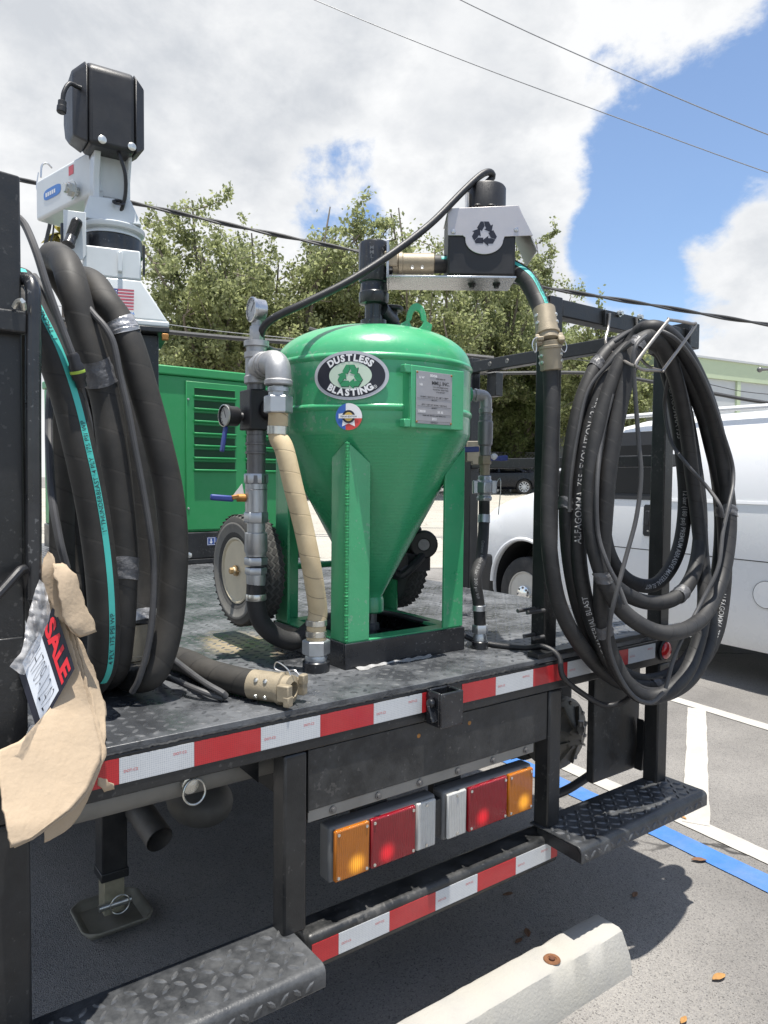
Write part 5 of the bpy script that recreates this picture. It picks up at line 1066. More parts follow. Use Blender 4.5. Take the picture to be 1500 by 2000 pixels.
coupling('coupling', LC, e0, e0+nz(e1-e0)*.115, .0345)
q = e0+nz(e1-e0)*.10+Z*.04; u_ = nz(e1-e0); m = MB(); m.tube(crom([q-Z*.02+u_*.01, q+u_*.0+Z*.005, q-u_*.03+Z*.02, q-u_*.036+Z*.004, q-u_*.01-Z*.001, q+u_*.015+Z*.006, q+u_*.03-Z*.004], .004), .0016, 6); m.build('safety_clip', 'wire_clip', LC)
e0, e1 = aty(281, 1220, .36), aty(290, 1305, .335)
coupling('coupling', LC, e0, e1, .0345)
cord('control_cable', 'thick grey cable with inline plug crossing the left hose strands', [(36, 425, .20), (50, 442, .19), (70, 490, .16), (92, 560, .14), (115, 625, .135), (136, 680, .13), (149, 715, .13), (155, 745, .14), (163, 780, .17), (174, 830, .175), (180, 900, .18), (183, 980, .2)], .0075)
q0, q1 = aty(141, 690, .125), aty(156, 742, .135); m = MB(); m.lathe([(.009, 0), (.012, .005), (.012, .02), (.0145, .024), (.0145, .05), (.011, .055), (.011, .068)], q0, q1-q0, n=16); pl = tag(m.build('cable_plug', 'black_plastic'), 'black inline plug taped to the left hose', 'plug')
m = MB(); m.lathe([(.0150, .034), (.0152, .035), (.0152, .039), (.0150, .04)], q0, q1-q0, n=16, caps=False); m.build('green_ring', M('lime_ring', (.35, .5, .06), .5), pl)
cord('control_cable', 'grey cable running down beside the rightmost left hose strand', [(146, 522, .34), (158, 555, .28), (170, 595, .25), (184, 615, .235), (206, 640, .215), (222, 672, .205), (234, 730, .20), (250, 800, .195), (265, 880, .195), (280, 960, .195), (293, 1040, .195), (300, 1100, .20), (299, 1180, .20), (290, 1260, .205), (272, 1325, .215), (258, 1352, .23)], .0072)
m = MB(); cz = ZD+.01; m.tube(crom([atz(310, 1262, cz), atz(343, 1290, cz+.035), atz(395, 1330, cz+.03), atz(436, 1354, cz+.012), atz(439, 1361, cz), atz(428, 1362, cz), atz(380, 1345, cz+.015), atz(335, 1326, cz+.02), atz(300, 1318, cz)], .01), .0072, 10); tag(m.build('control_cable', 'grey_jacket'), 'bent loop of grey cable lying on the deck by the loose coupling', 'cable')
cord('control_cable', 'grey cable hanging in the shade between the left strands', [(66, 540, .3), (90, 575, .26), (110, 650, .3), (96, 800, .3), (100, 950, .2), (115, 1050, .16), (130, 1110, .16)], .0085)
cord('braided_rope', 'black braided rope tied round the corner post by the cardboard', [(-25, 1185, .0), (0, 1158, .01), (25, 1130, .02), (42, 1112, .03), (50, 1118, .045), (56, 1150, .06), (66, 1180, .10)], .0085, 'black_plastic', 'rope')
# ------------------------------------------------------------------ cardboard, sign and bag at the corner post
def card_mat():
    m = M('cardboard', (.43, .335, .235), .85, var=.14, vs=8, dust=.5, dcol=(.33, .245, .16), ds=9, bump=.4, bs=90); return m
card_mat(); M('card_edge', (.40, .27, .15), .95, var=.3, vs=120)
def sheet(L_, nu=14, wob=.004, seed=0, st=.008, crv=crom):
    """rows of (left px,py,Y, right px,py,Y, bow) interpolated into a bent sheet"""
    rows = [(aty(a, b, c), aty(d, e, f), g_) for a, b, c, d, e, f, g_ in L_]
    l = crv([r[0] for r in rows], st); n = len(l); rr = crv([r[1] for r in rows], st); q = np.linspace(0, 1, n)
    rr = np.stack([np.interp(q, np.linspace(0, 1, len(rr)), rr[:, i]) for i in range(3)], 1); bw = np.interp(q, np.linspace(0, 1, len(rows)), [r[2] for r in rows]); rs = random.Random(seed); m = MB(); P = []
    for j in range(n):
        jit = rs.uniform(-1, 1)*wob
        for i in range(nu+1):
            u = i/nu; p = l[j]*(1-u)+rr[j]*u; p = p+V(-.45, -.9, 0)*bw[j]*math.sin(PI*u); e = jit if i in (0, nu) else 0; P.append(p+V(e, 0, e*.6))
    m.add(P, [(j*(nu+1)+i, j*(nu+1)+i+1, (j+1)*(nu+1)+i+1, (j+1)*(nu+1)+i) for j in range(n-1) for i in range(nu)]); return m
CB_ = thing('cardboard_sheets', tuple(aty(60, 1660, .0)), 'torn sheets of brown cardboard hanging at the left corner post', 'cardboard')
sheet([(88, 1090, .06, 95, 1075, .06, 0), (78, 1120, .05, 112, 1108, .05, .0), (92, 1165, .05, 122, 1160, .05, .0), (118, 1215, .05, 138, 1215, .04, 0)], 10, .003, 1).build('torn_strip', 'cardboard', CB_, solid=.004)
sheet([(103, 1102, .04, 118, 1102, .06, .0), (108, 1125, .03, 143, 1118, .05, .006), (116, 1165, .02, 160, 1165, .05, .007), (124, 1205, .02, 176, 1205, .05, .008), (137, 1232, .02, 186, 1232, .05, .010), (156, 1244, .03, 188, 1234, .05, .004)], 16, .003, 2).build('curled_flap', 'cardboard', CB_, solid=.004)
def cardsheet(nm, dx, dy, mat='cardboard', seed=3):
    a = sheet([(86+dx, 1150, .065+dy, 118+dx, 1180, .06+dy, 0), (108+dx, 1300, .055+dy, 156+dx, 1312, .035+dy, .0), (96+dx, 1385, .022+dy, 176+dx, 1380, .018+dy, .0), (40+dx, 1447, -.018+dy, 193+dx, 1446, -.012+dy, .0), (-8+dx, 1468, -.034+dy, 200+dx, 1472, -.022+dy, .0), (3+dx, 1570, -.085+dy, 172+dx, 1540, -.055+dy, .0), (12+dx, 1612, -.112+dy, 136+dx, 1582, -.082+dy, .0), (21+dx, 1656, -.125+dy, 56+dx, 1640, -.115+dy, .0)], 22, .0014, seed, .008, plin)
    a.build(nm, mat, CB_, solid=.004, ang=12)
cardsheet('main_sheet', 0, 0)
cardsheet('second_sheet', 8, .0085, seed=5)
sheet([(146, 1240, .065, 160, 1255, .07, 0), (160, 1300, .06, 190, 1330, .075, 0), (176, 1360, .04, 205, 1385, .05, .0), (184, 1415, .01, 205, 1425, .008, 0), (190, 1462, -.008, 206, 1470, -.009, 0)], 8, .002, 4).build('side_sheet', 'cardboard', CB_, solid=.004)
sheet([(100, 1530, -.012, 196, 1500, -.012, .0), (96, 1570, -.012, 172, 1560, -.012, .002), (88, 1610, -.015, 140, 1612, -.015, .002), (86, 1646, -.02, 100, 1640, -.02, 0)], 10, .001, 6).build('rear_sheet', 'cardboard', CB_, solid=.004)
sheet([(186, 1500, .01, 192, 1496, .01, 0), (190, 1520, .0, 210, 1522, .0, .0), (192, 1530, .0, 224, 1532, .0, 0), (204, 1546, .0, 224, 1540, .0, 0)], 6, .003, 7).build('torn_corner', 'cardboard', CB_, solid=.004)
A_, B_, C_ = aty(106, 1182, .055), aty(146, 1306, .018), aty(74, 1432, .022); D_ = A_+C_-B_; su = B_-A_; sv = A_-D_; sn = nz(np.cross(su, sv))
if sn@(CAM-A_) < 0: sn = -sn
SG = thing('sale_sign', tuple((A_+C_)/2-Z*.1), 'tilted black and red SALE sign with handwritten number in a clear bag', 'sign')
def sg(u0, u1, v0, v1, off): return [D_+su*a+sv*b+sn*off for a, b in ((u0, v0), (u1, v0), (u1, v1), (u0, v1))]
def sgp(name, mat, u0, u1, v0, v1, off):
    m = MB(); m.add(sg(u0, u1, v0, v1, off)+sg(u0, u1, v0, v1, off-.0015), [(0, 1, 2, 3), (7, 6, 5, 4), (0, 4, 5, 1), (1, 5, 6, 2), (2, 6, 7, 3), (3, 7, 4, 0)]); return m.build(name, mat, SG)
sgp('board', 'decal_black', 0, 1, 0, 1, .001); sgp('white_field', M('sign_white', (.62, .65, .70), .4, var=.04), .04, .94, .12, .60, .0022)
M('sign_red', (.62, .02, .03), .4, var=.05)
def sg_text(s, u0, v0, w, h, mat, bold):
    vs, fs = text2d(s, 1, bold, 'LEFT'); mn, mx_ = vs.min(0), vs.max(0); m = MB()
    m.add([D_+su*(u0+w*(q[0]-mn[0])/(mx_[0]-mn[0]))+sv*(v0+h*(q[1]-mn[1])/(mx_[1]-mn[1]))+sn*.0030 for q in vs], fs); m.build('lettering', mat, SG, smooth=False)
sg_text('SALE', .08, .68, .86, .26, 'sign_red', .04); sg_text('HH709-1242', .08, .20, .80, .33, 'decal_black', -.03)
bag = bpy.data.materials.new('clear_bag'); bag.use_nodes = True; MATS['clear_bag'] = bag
nb = bag.node_tree.nodes; pb_ = nb['Principled BSDF']; pb_.inputs['Base Color'].default_value = (.95, .95, .96, 1); pb_.inputs['Roughness'].default_value = .25
tb = nb.new('ShaderNodeBsdfTransparent'); mb_ = nb.new('ShaderNodeMixShader'); tn = nb.new('ShaderNodeTexNoise'); tn.inputs['Scale'].default_value = 55; tn.inputs['Detail'].default_value = 5
rb = nb.new('ShaderNodeMapRange'); rb.inputs[1].default_value = .35; rb.inputs[2].default_value = .7; rb.inputs[3].default_value = .28; rb.inputs[4].default_value = .7
LB = bag.node_tree.links; tcb = nb.new('ShaderNodeTexCoord'); LB.new(tcb.outputs['Object'], tn.inputs['Vector']); LB.new(tn.outputs['Fac'], rb.inputs[0]); LB.new(rb.outputs[0], mb_.inputs[0]); LB.new(tb.outputs[0], mb_.inputs[1]); tl = nb.new('ShaderNodeBsdfTranslucent'); tl.inputs[0].default_value = (.95, .95, .97, 1); m2_ = nb.new('ShaderNodeMixShader'); m2_.inputs[0].default_value = .5; LB.new(pb_.outputs[0], m2_.inputs[1]); LB.new(tl.outputs[0], m2_.inputs[2]); LB.new(m2_.outputs[0], mb_.inputs[2]); LB.new(mb_.outputs[0], nb['Material Output'].inputs[0])
def crumple(L_, seed, nu=22, amp=.008, fr=170):
    mm = sheet(L_, nu, 0, seed, .0035); rs = np.random.RandomState(seed); v = mm.v[0]; k = rs.randn(12, 3)*fr; ph_ = rs.rand(12)*6
    d = sum(np.sin(v@k[i]+ph_[i]) for i in range(12))/12; mm.v[0] = v+np.outer(d*amp*2.2, V(-.4, -.9, .1)); return mm
BAG = crumple([(76, 1132, .02, 86, 1140, .02, 0), (62, 1175, .0, 98, 1190, .01, .006), (50, 1225, -.02, 88, 1232, .0, .012), (42, 1270, -.04, 70, 1272, -.02, .01), (18, 1302, -.06, 48, 1318, -.05, .004)], 3, 44, .0065).build('plastic_bag', 'clear_bag', SG)
crumple([(60, 1415, .0, 84, 1418, .0, 0), (50, 1436, .0, 88, 1436, .0, .006), (36, 1452, -.01, 82, 1456, -.01, .008), (20, 1466, -.02, 66, 1472, -.02, .004)], 9, 30, .006).build('plastic_bag', 'clear_bag', SG)
# ------------------------------------------------------------------ crane
M('crane_white', (.62, .65, .66), .35, var=.05, coat=.2, dust=.15, dcol=(.45, .45, .43)); M('crane_decal_blue', (.06, .20, .55), .4); M('flag_red', (.35, .06, .09), .5); M('flag_white', (.55, .45, .48), .5); M('flag_blue', (.05, .07, .20), .5)
CX = nz(V(.966, -.26, 0)); CY = nz(V(.26, .966, 0)); CB = atd(226, 600, 2.75); CB[2] = 0
CR = thing('truck_crane', (CB[0], CB[1], ZD), 'white electric truck crane with black winch housing behind the left hoses', 'crane')
def cpt(u, f, z): return CB+CX*u+CY*f+Z*z
def cbx(name, mat, u0, u1, f0, f1, z0, z1, bv=.004, par=None):
    m = MB(); m.obox(cpt((u0+u1)/2, (f0+f1)/2, (z0+z1)/2), CX, CY, Z, (u1-u0)/2, (f1-f0)/2, (z1-z0)/2); return m.build(name, mat, par or CR, bevel=bv)
def zy(y): return 1.55+(933-y)/FPX*2.75
cbx('pedestal', 'black_paint', -.12, .15, -.06, .24, ZD, zy(655), .005)
cbx('base_plate', 'black_paint', -.16, .185, -.11, .26, zy(655)+.001, zy(644), .003)
def frus(m, r0, r1, z0, z1):
    P = []
    for (a, b, c, d), z in ((r0, z0), (r1, z1)): P += [cpt(a, c, z), cpt(b, c, z), cpt(b, d, z), cpt(a, d, z)]
    m.add(P, [(3, 2, 1, 0), (4, 5, 6, 7), (0, 1, 5, 4), (1, 2, 6, 5), (2, 3, 7, 6), (3, 0, 4, 7)])
m = MB(); frus(m, (-.155, .185, -.105, .25), (-.155, .185, -.105, .25), zy(643.5), zy(632)); frus(m, (-.15, .18, -.10, .245), (-.115, .088, -.082, .17), zy(631.8), zy(556)); frus(m, (-.115, .088, -.082, .17), (-.112, .085, -.08, .165), zy(555.8), zy(500)); bs_ = m.build('base_casting', 'crane_white', CR, bevel=.006)
cbx('base_lug', 'crane_white', .005, .022, -.10, -.0815, zy(545), zy(508), .002)
# flag on the leaning front
f0, f1 = atd(207, 562, 2.665), atd(262, 566, 2.665); fz = atd(261, 606, 2.655); fu = f1-f0; fv = f1-fz; f0 = f1-fu
nrm = nz(CAM-f1)
f_o = fz-fu
m = MB()
for i in range(7): m.add([f_o+fu*a+fv*b+nrm*.004 for a, b in ((0, i*2/13), (1, i*2/13), (1, (i*2+1)/13), (0, (i*2+1)/13))], [(0, 1, 2, 3)])
fr = m.build('flag_stripes', 'flag_red', CR, smooth=False)
m = MB(); m.add([f_o+fu*a+fv*b+nrm*.003 for a, b in ((0, 0), (1, 0), (1, 1), (0, 1))], [(0, 1, 2, 3)]); m.build('flag_field', 'flag_white', fr, smooth=False)
m = MB(); m.add([f_o+fu*a+fv*b+nrm*.005 for a, b in ((0, .46), (.42, .46), (.42, 1), (0, 1))], [(0, 1, 2, 3)]); m.build('flag_canton', 'flag_blue', fr, smooth=False)
m = MB()
for i in range(5):
    for j in range(4):
        c_ = f_o+fu*(.05+.08*i)+fv*(.53+.12*j)+nrm*.006; m.add([c_+nz(fu)*.0022*math.cos(a)+nz(fv)*.0022*math.sin(a) for a in np.linspace(0, 2*PI, 6)[:-1]], [(0, 1, 2, 3, 4)])
m.build('flag_stars', 'decal_white', fr, smooth=False)
m = MB(); text_flat(m, 'MADE IN USA', .014, f_o+fu*.62-fv*.16+nrm*.004, nz(fu), nz(fv), .03, 'CENTER'); m.build('lettering', 'crane_decal_blue', fr, smooth=False)
cc_ = cpt(-.012, .045, 0); ring_r = .108
m = MB(); m.lathe([(.095, zy(500)-.01), (.106, zy(500)), (.112, zy(498)), (.112, zy(470)), (.106, zy(468))], cc_, n=48); m.build('slew_ring', 'black_gloss', CR)
m = MB(); m.lathe([(.09, zy(468)), (.108, zy(467)), (.108, zy(463)), (.10, zy(462)), (.098, zy(458)), (.118, zy(456)), (.121, zy(452)), (.121, zy(448)), (.116, zy(446)), (0, zy(444))], cc_, n=48); m.build('turntable', 'crane_white', CR)
m = MB(); frus(m, (-.115, .092, -.045, .15), (-.088, .055, -.025, .10), zy(445), zy(398)); hsg = m.build('turret_foot', 'crane_white', CR, bevel=.004)
m = MB(); q = cpt(.012, -.042, zy(408)); m.lathe([(.011, -.003), (.023, -.001), (.024, .003), (.018, .006), (.012, .004), (.011, -.001)], q, nz(V(-.15, -.6, .75)), n=24, caps=False); m.build('cable_grommet', 'black_plastic', CR)
# mast side plates and recessed back
TX = nz(V(.996, -.083, 0)); TY = nz(V(.083, .996, 0)); TA = cc_.copy()
def tpt(u, f, z): return TA+TX*u+TY*f+Z*z
for u0, u1 in ((-.072, -.050), (.048, .060)):
    m = MB(); poly = [(-.075, 2.49), (.12, 2.49), (.14, 2.62), (.14, 2.80), (-.075, 2.80), (-.075, 2.74), (-.045, 2.66), (-.045, 2.58)]
    m.prism(poly, tpt(u0, 0, 0), TY, Z, TX, u1-u0); m.build('mast_plate', 'crane_white', CR, bevel=.003)
m = MB(); m.prism([(.0, 2.56), (.012, 2.56), (-.018, 2.80), (-.03, 2.80)], tpt(-.0495, 0, 0), TY, Z, TX, .097); m.build('mast_back_plate', 'crane_white', CR)
m = MB(); m.obox(tpt(-.004, -.05, 2.585), TX, nz(TY*.8+Z*.5), nz(Z*.8-TY*.5), .034, .014, .003); m.build('catch_plate', 'stainless', CR, bevel=.001)
# winch housing
poly = [(-.135, 2.735), (.0, 2.745), (.09, 2.80), (.13, 2.88), (.12, 2.97), (.06, 3.03), (-.10, 3.035), (-.135, 3.005)]
wu0, wu1 = -.104, .060
m = MB(); m.prism(poly, tpt(wu0, 0, 0), TY, Z, TX, wu1-wu0); wh = m.build('winch_housing', 'black_plastic', CR, bevel=.016, seg=4)
def capp(u0, u1, s, fo=0.0):
    c = np.mean(poly, 0); P = [tpt(u0, a, b) for a, b in poly]+[tpt(u1, c[0]+(a-c[0])*s+fo, c[1]+(b-c[1])*s) for a, b in poly]; k = len(poly); mm = MB(); mm.add(P, [tuple(range(k)), tuple(range(2*k-1, k-1, -1))]+[(i, i+k, (i+1) % k+k, (i+1) % k) for i in range(k)]); return mm
capp(wu1+.0006, wu1+.038, .80).build('housing_end_cap', 'black_plastic', wh, bevel=.006); capp(wu0-.0006, wu0-.044, .78, .02).build('housing_end_cap', 'black_plastic', wh, bevel=.006)
for u_ in (-.058, .045): 
    m = MB(); m.lathe([(.0145, 0), (.015, .003), (.010, .0055), (0, .006)], tpt(u_, -.138, 2.755), -TY, n=20); m.build('bolt', 'zinc', wh)
m = MB(); m.tube(crom([tpt(.0, -.10, 2.75), tpt(.008, -.115, 2.72), tpt(.026, -.115, 2.66), tpt(.030, -.10, 2.60), tpt(.022, -.085, 2.55), tpt(.012, -.072, 2.525)], .01), .0068, 12); m.build('winch_cable', 'black_plastic', CR)
sd_ = tpt(wu0-.03, -.11, 2.93); m = MB(); m.tube(crom([sd_+TX*.03, sd_, sd_-TX*.03-TY*.02-Z*.006, sd_-TX*.05-TY*.03-Z*.045, sd_-TX*.055-TY*.03-Z*.08], .008), .0075, 12); m.lathe([(.0095, 0), (.014, .003), (.014, .02), (.016, .022), (.016, .04), (.013, .044), (0, .044)], sd_-TX*.055-TY*.03-Z*.075, V(-.1, 0, -1), n=18); m.build('remote_socket', 'black_plastic', wh)
# boom
bd = nz(V(-.22, .975, 0)); bs2 = nz(np.cross(Z, bd)); b0 = tpt(-.005, .02, 2.695); bl = .50
m = MB(); m.obox(b0+bd*(bl/2-.02)-Z*.0, bd, bs2, Z, bl/2, .062, .082); bm = m.build('boom', 'crane_white', CR, bevel=.012, seg=3)
m = MB(); m.obox(b0+bd*(bl*.52)-Z*.0, bd, bs2, Z, bl/2*.9, .052, .07); m.build('inner_boom', 'crane_white', CR, bevel=.008)
lb = b0+bs2*.0626+bd*.33
def bdecal(name, mat, c, hw, hh): 
    m = MB(); c = np.asarray(c); P = [c+bd*hw*(math.copysign(abs(math.cos(a))**.5, math.cos(a)))+Z*hh*(math.copysign(abs(math.sin(a))**.7, math.sin(a))) for a in np.linspace(0, 2*PI, 28, endpoint=False)]; m.add(P, [tuple(range(28))]); return m.build(name, mat, bm, smooth=False)
m = MB(); b1 = b0+bs2*.0625+bd*.12-Z*.05; m.cyl(b1, b1+bs2*.055, .017, n=18); m.lathe([(.034, 0), (.034, .005)], b1+bs2*.02, bs2, n=24); m.lathe([(.026, .005), (.026, .022)], b1+bs2*.02, bs2, n=6); m.build('pivot_bolt', 'zinc', bm)
bdecal('maker_badge', 'crane_decal_blue', lb+bs2*.0008, .075, .022)
m = MB(); text_flat(m, 'CRANE', .034, lb+bs2*.0016+bd*.02, -bd, Z, .02) if False else None
for k_ in range(5): m.add([lb+bs2*.0016+bd*(.05-.018*k_+a)+Z*b for a, b in ((-.0065, -.008), (.0065, -.008), (.0065, .008), (-.0065, .008))], [(0, 1, 2, 3)])
m.build('badge_lettering', 'decal_white', bm, smooth=False)
m = MB(); q = b0+bs2*.0630+bd*.17+Z*.045; m.add([q+bd*a+Z*b for a, b in ((-.02, -.018), (.02, -.018), (.02, .018), (-.02, .018))], [(0, 1, 2, 3)]); m.build('warning_sticker', M('sticker_red', (.55, .10, .12), .5, var=.3, vs=80), bm, smooth=False)
q = tpt(-.0722, .02, 2.765); m = MB(); m.add([q+CY*.026*math.cos(a)+Z*.026*math.sin(a)-TX*.001 for a in np.linspace(0, 2*PI, 28, endpoint=False)], [tuple(range(28))]); sb1 = m.build('round_badge', 'crane_decal_blue', CR, smooth=False)
m = MB(); m.add([q+CY*.021*math.cos(a)+Z*.021*math.sin(a)-TX*.002 for a in np.linspace(0, 2*PI, 28, endpoint=False)], [tuple(range(28))]); m.build('badge_field', 'decal_white', sb1, smooth=False)
m = MB(); m.add([q+CY*a+Z*b-TX*.003 for a, b in ((-.014, -.012), (.012, -.012), (.012, -.004), (-.014, -.004))], [(0, 1, 2, 3)]); m.add([q+CY*a+Z*b-TX*.003 for a, b in ((-.014, .0), (-.003, .0), (-.003, .014), (-.014, .014))], [(0, 1, 2, 3)]); m.build('badge_mark', 'crane_decal_blue', sb1, smooth=False)
m = MB(); q = atd(92, 340, 3.1); m.tube(crom([q+V(.02, 0, .03), q+V(0, 0, .045), q+V(-.02, 0, .03), q+V(-.025, 0, -.02)], .006), .004, 8); q2 = atd(78, 375, 3.1); m.tube(crom([q2+V(.02, 0, 0), q2+V(-.01, 0, .005), q2+V(-.012, 0, .03), q2+V(-.005, 0, .08)], .006), .0025, 6); m.tube(crom([q2+V(.02, 0, .01), q2+V(.005, 0, -.03), q2+V(.03, 0, -.08), q2+V(.07, 0, -.09)], .006), .0025, 6); m.build('wire_loop', 'wire_clip', CR)
hq = atd(97, 415, 3.15); m = MB(); m.obox(hq, bd, bs2, Z, .03, .028, .028); m.tube(crom([hq, hq-Z*.05, hq-Z*.10+V(-.01, 0, 0), hq-Z*.16+V(-.02, 0, 0), hq-Z*.22+V(-.01, 0, 0)], .01), .008, 8); m.tube(crom([hq+V(.02, 0, 0), hq+V(.01, 0, -.1), hq+V(-.015, 0, -.18), hq+V(-.005, 0, -.3)], .01), .004, 6); m.build('hoist_rope', 'grey_jacket', CR)
# rotation handle
m = MB(); m.prism([(0, 0), (.062, 0), (.075, .02), (.075, .17), (.0, .17)], cpt(-.175, -.085, zy(448)-.16), CX, Z, -CY, .006); m.build('handle_bracket', 'crane_white', CR, bevel=.002)
g0, g1 = cpt(-.128, -.10, zy(461)), cpt(-.158, -.14, zy(514)); m = MB(); d_ = nz(g1-g0); l_ = np.linalg.norm(g1-g0); pr_ = [(.014, 0), (.0185, .004)]
for i in range(12): pr_ += [(.0195, .012+i*.0055), (.0175, .0145+i*.0055)]
pr_ += [(.0185, l_-.012), (.021, l_-.008), (.021, l_-.002), (.014, l_)]
m.lathe(pr_, g0, d_, n=20); m.build('handle_grip', 'black_gloss', CR)
m = MB(); m.obox(cpt(-.155, -.06, zy(484)), CX, CY, Z, .03, .03, .035); m.build('latch_block', 'black_gloss', CR, bevel=.006)
q = cpt(.098, -.06, zy(515)); m = MB(); m.obox(q, CX, CY, Z, .004, .01, .055); m.build('stop_bar', 'black_paint', CR, bevel=.001)
m = MB(); q = atd(213, 557, 2.62); m.sphere(q, .008, 12, 8, (1.3, 1, .7)); m.build('grease_cap', 'decal_white', CR)
q = cpt(.17, -.10, zy(662)); m = MB(); m.obox(q, CX, CY, Z, .012, .012, .012); m.build('base_bolt', 'rusty_brass', CR, bevel=.003)
# ------------------------------------------------------------------ compressor cabinet
M('cabinet_green', (.020, .27, .080), .42, var=.05, vs=5, dust=.15, dcol=(.16, .38, .24)); M('louvre_dark', (.006, .05, .016), .7)
YC = 2.80; xl0, xr0 = .72, 2.0
CP = thing('air_compressor', ((xl0+xr0)/2, 3.4, ZD), 'green louvred compressor cabinet on a black skid behind the left hoses', 'compressor')
def cb(name, mat, a, b, bv=.003, par=None): 
    m = MB(); m.box(a, b); return m.build(name, mat, par or CP, bevel=bv)
cb('cabinet_body', 'cabinet_green', (xl0, YC, 1.222), (xr0, 4.1, 2.150), .006); cb('cabinet_roof', 'cabinet_green', (xl0-.012, YC-.014, 2.1515), (xr0+.012, 4.11, 2.205), .008)
cb('skid', 'black_paint', (xl0-.01, YC-.02, 1.06), (xr0+.01, 4.1, 1.2205), .006); cb('skid_rail', 'black_paint', (xl0-.03, YC-.04, ZD+.003), (xr0+.03, YC+.06, 1.0595), .003)
m = MB(); q = aty(371, 1086, YC-.04); m.lathe([(.018, 0), (.018, .012), (.012, .014), (0, .016)], (q[0], YC-.0205, 1.085), -Y, n=6); m.build('skid_bolt', 'zinc', CP)
dx0 = aty(362, 900, YC)[0]; cb('door_panel', 'cabinet_green', (dx0, YC-.012, 1.235), (xr0-.02, YC-.0005, 2.125), .004)
for zz in (aty(366, 780, YC)[2], aty(368, 993, YC)[2]): m = MB(); m.lathe([(.007, 0), (.006, .004), (0, .005)], (dx0+.014, YC-.0122, zz), -Y, n=12); m.build('door_stud', 'cast_steel', CP)
lx0, lx1 = aty(378, 830, YC)[0], aty(457, 830, YC)[0]; lz1, lz0 = aty(417, 757, YC)[2], aty(417, 922, YC)[2]; k = 7; ph_ = (lz1-lz0)/k
for cx0, cx1 in ((lx0, lx1), (lx1+.075, lx1+.075+(lx1-lx0))):
    for i in range(k):
        z0 = lz0+i*ph_; m = MB(); m.box((cx0, YC-.0135, z0+.016), (cx1, YC-.0125, z0+ph_-.012)); m.build('louvre_slot', 'louvre_dark', CP, smooth=False)
        m = MB(); m.prism([(YC-.0126, z0+.018), (YC-.0126, z0-.002), (YC-.034, z0+.006), (YC-.034, z0+.014)], (cx0-.004, 0, 0), Y, Z, X, cx1-cx0+.008); m.build('louvre_blade', 'cabinet_green', CP, bevel=.002)
        m = MB(); m.prism([(YC-.0126, z0+ph_-.010), (YC-.0126, z0+ph_-.014), (YC-.018, z0+ph_-.012)], (cx0, 0, 0), Y, Z, X, cx1-cx0); m.build('louvre_lip', 'cabinet_green', CP)
q = aty(413, 1057, YC-.02); m = MB(); m.box((q[0]-.028, YC-.0215, q[2]-.024), (q[0]+.05, YC-.0203, q[2]+.024)); stk = m.build('arrow_sticker', M('sticker_blue', (.05, .10, .30), .5), CP)
m = MB(); yy_ = YC-.0222
for o_, u_, v_ in (((q[0]-.003, yy_, q[2]), .0035, .014),): m.box((o_[0]-u_, yy_-.0003, o_[2]-.004), (o_[0]+u_, yy_+.0003, o_[2]+.016))
m.prism([(-.011, 0), (.011, 0), (0, -.013)], (q[0]-.003, yy_+.0003, q[2]-.003), X, Z, -Y, .0006)
for a, b in (((-.026, -.022), (.022, -.020)), ((-.026, .020), (.022, .022)), ((-.026, -.0195), (-.0235, .0195)), ((.0195, -.0195), (.022, .0195))): m.box((q[0]+a[0], yy_-.0003, q[2]+a[1]), (q[0]+b[0], yy_+.0003, q[2]+b[1]))
m.build('sticker_arrow', 'decal_white', stk, smooth=False)
# ------------------------------------------------------------------ vehicles
M('van_white', (.74, .745, .75), .28, var=.02, vs=3, coat=.35, dust=.10, dcol=(.5, .48, .45)); M('car_black', (.006, .007, .012), .3, var=.05, coat=.15, spec=.35)
M('dark_trim', (.016, .016, .017), .55, var=.1); M('gap_line', (.05, .05, .05), .8); M('wheel_well', (.012, .012, .012), .9)
M('van_glass', (.004, .005, .006), .05, var=.02, spec=.25, rv=.0); M('van_tyre', (.03, .03, .03), .85, var=.2, dust=.5, dcol=(.12, .11, .10)); M('steel_rim', (.50, .49, .46), .4, metal=.3, var=.08, dust=.2); M('alloy', (.55, .56, .58), .3, metal=.6)
def frame(o, fw, lf): return (np.stack([fw, lf, V(0, 0, 1)], 1), np.asarray(o, float))
def loft(m, xs, secs):
    k = len(secs[0]); P = []
    for x, s in zip(xs, secs): P += [(x, y, z) for y, z in s]
    m.add(P, [(i*k+j, i*k+(j+1) % k, (i+1)*k+(j+1) % k, (i+1)*k+j) for i in range(len(xs)-1) for j in range(k)]+[tuple(range(k))[::-1], tuple((len(xs)-1)*k+j for j in range(k))])
def cut(o, cutters):
    """subtract closed shapes from a part, then drop the cutters"""
    obs = []
    for i, c in enumerate(cutters):
        b = c.build('wheel_cutter', 'wheel_well', smooth=False); obs.append(b); md = o.modifiers.new('b', 'BOOLEAN'); md.object = b; md.operation = 'DIFFERENCE'; md.solver = 'EXACT'
    bpy.context.view_layer.update(); dg = bpy.context.evaluated_depsgraph_get(); me = bpy.data.meshes.new_from_object(o.evaluated_get(dg)); old = o.data
    o.modifiers.clear(); o.data = me; me.name = old.name; bpy.data.meshes.remove(old)
    for b in obs: d = b.data; bpy.data.objects.remove(b); bpy.data.meshes.remove(d)
    me.polygons.foreach_set('use_smooth', [True]*len(me.polygons)); me.set_sharp_from_angle(angle=math.radians(32))
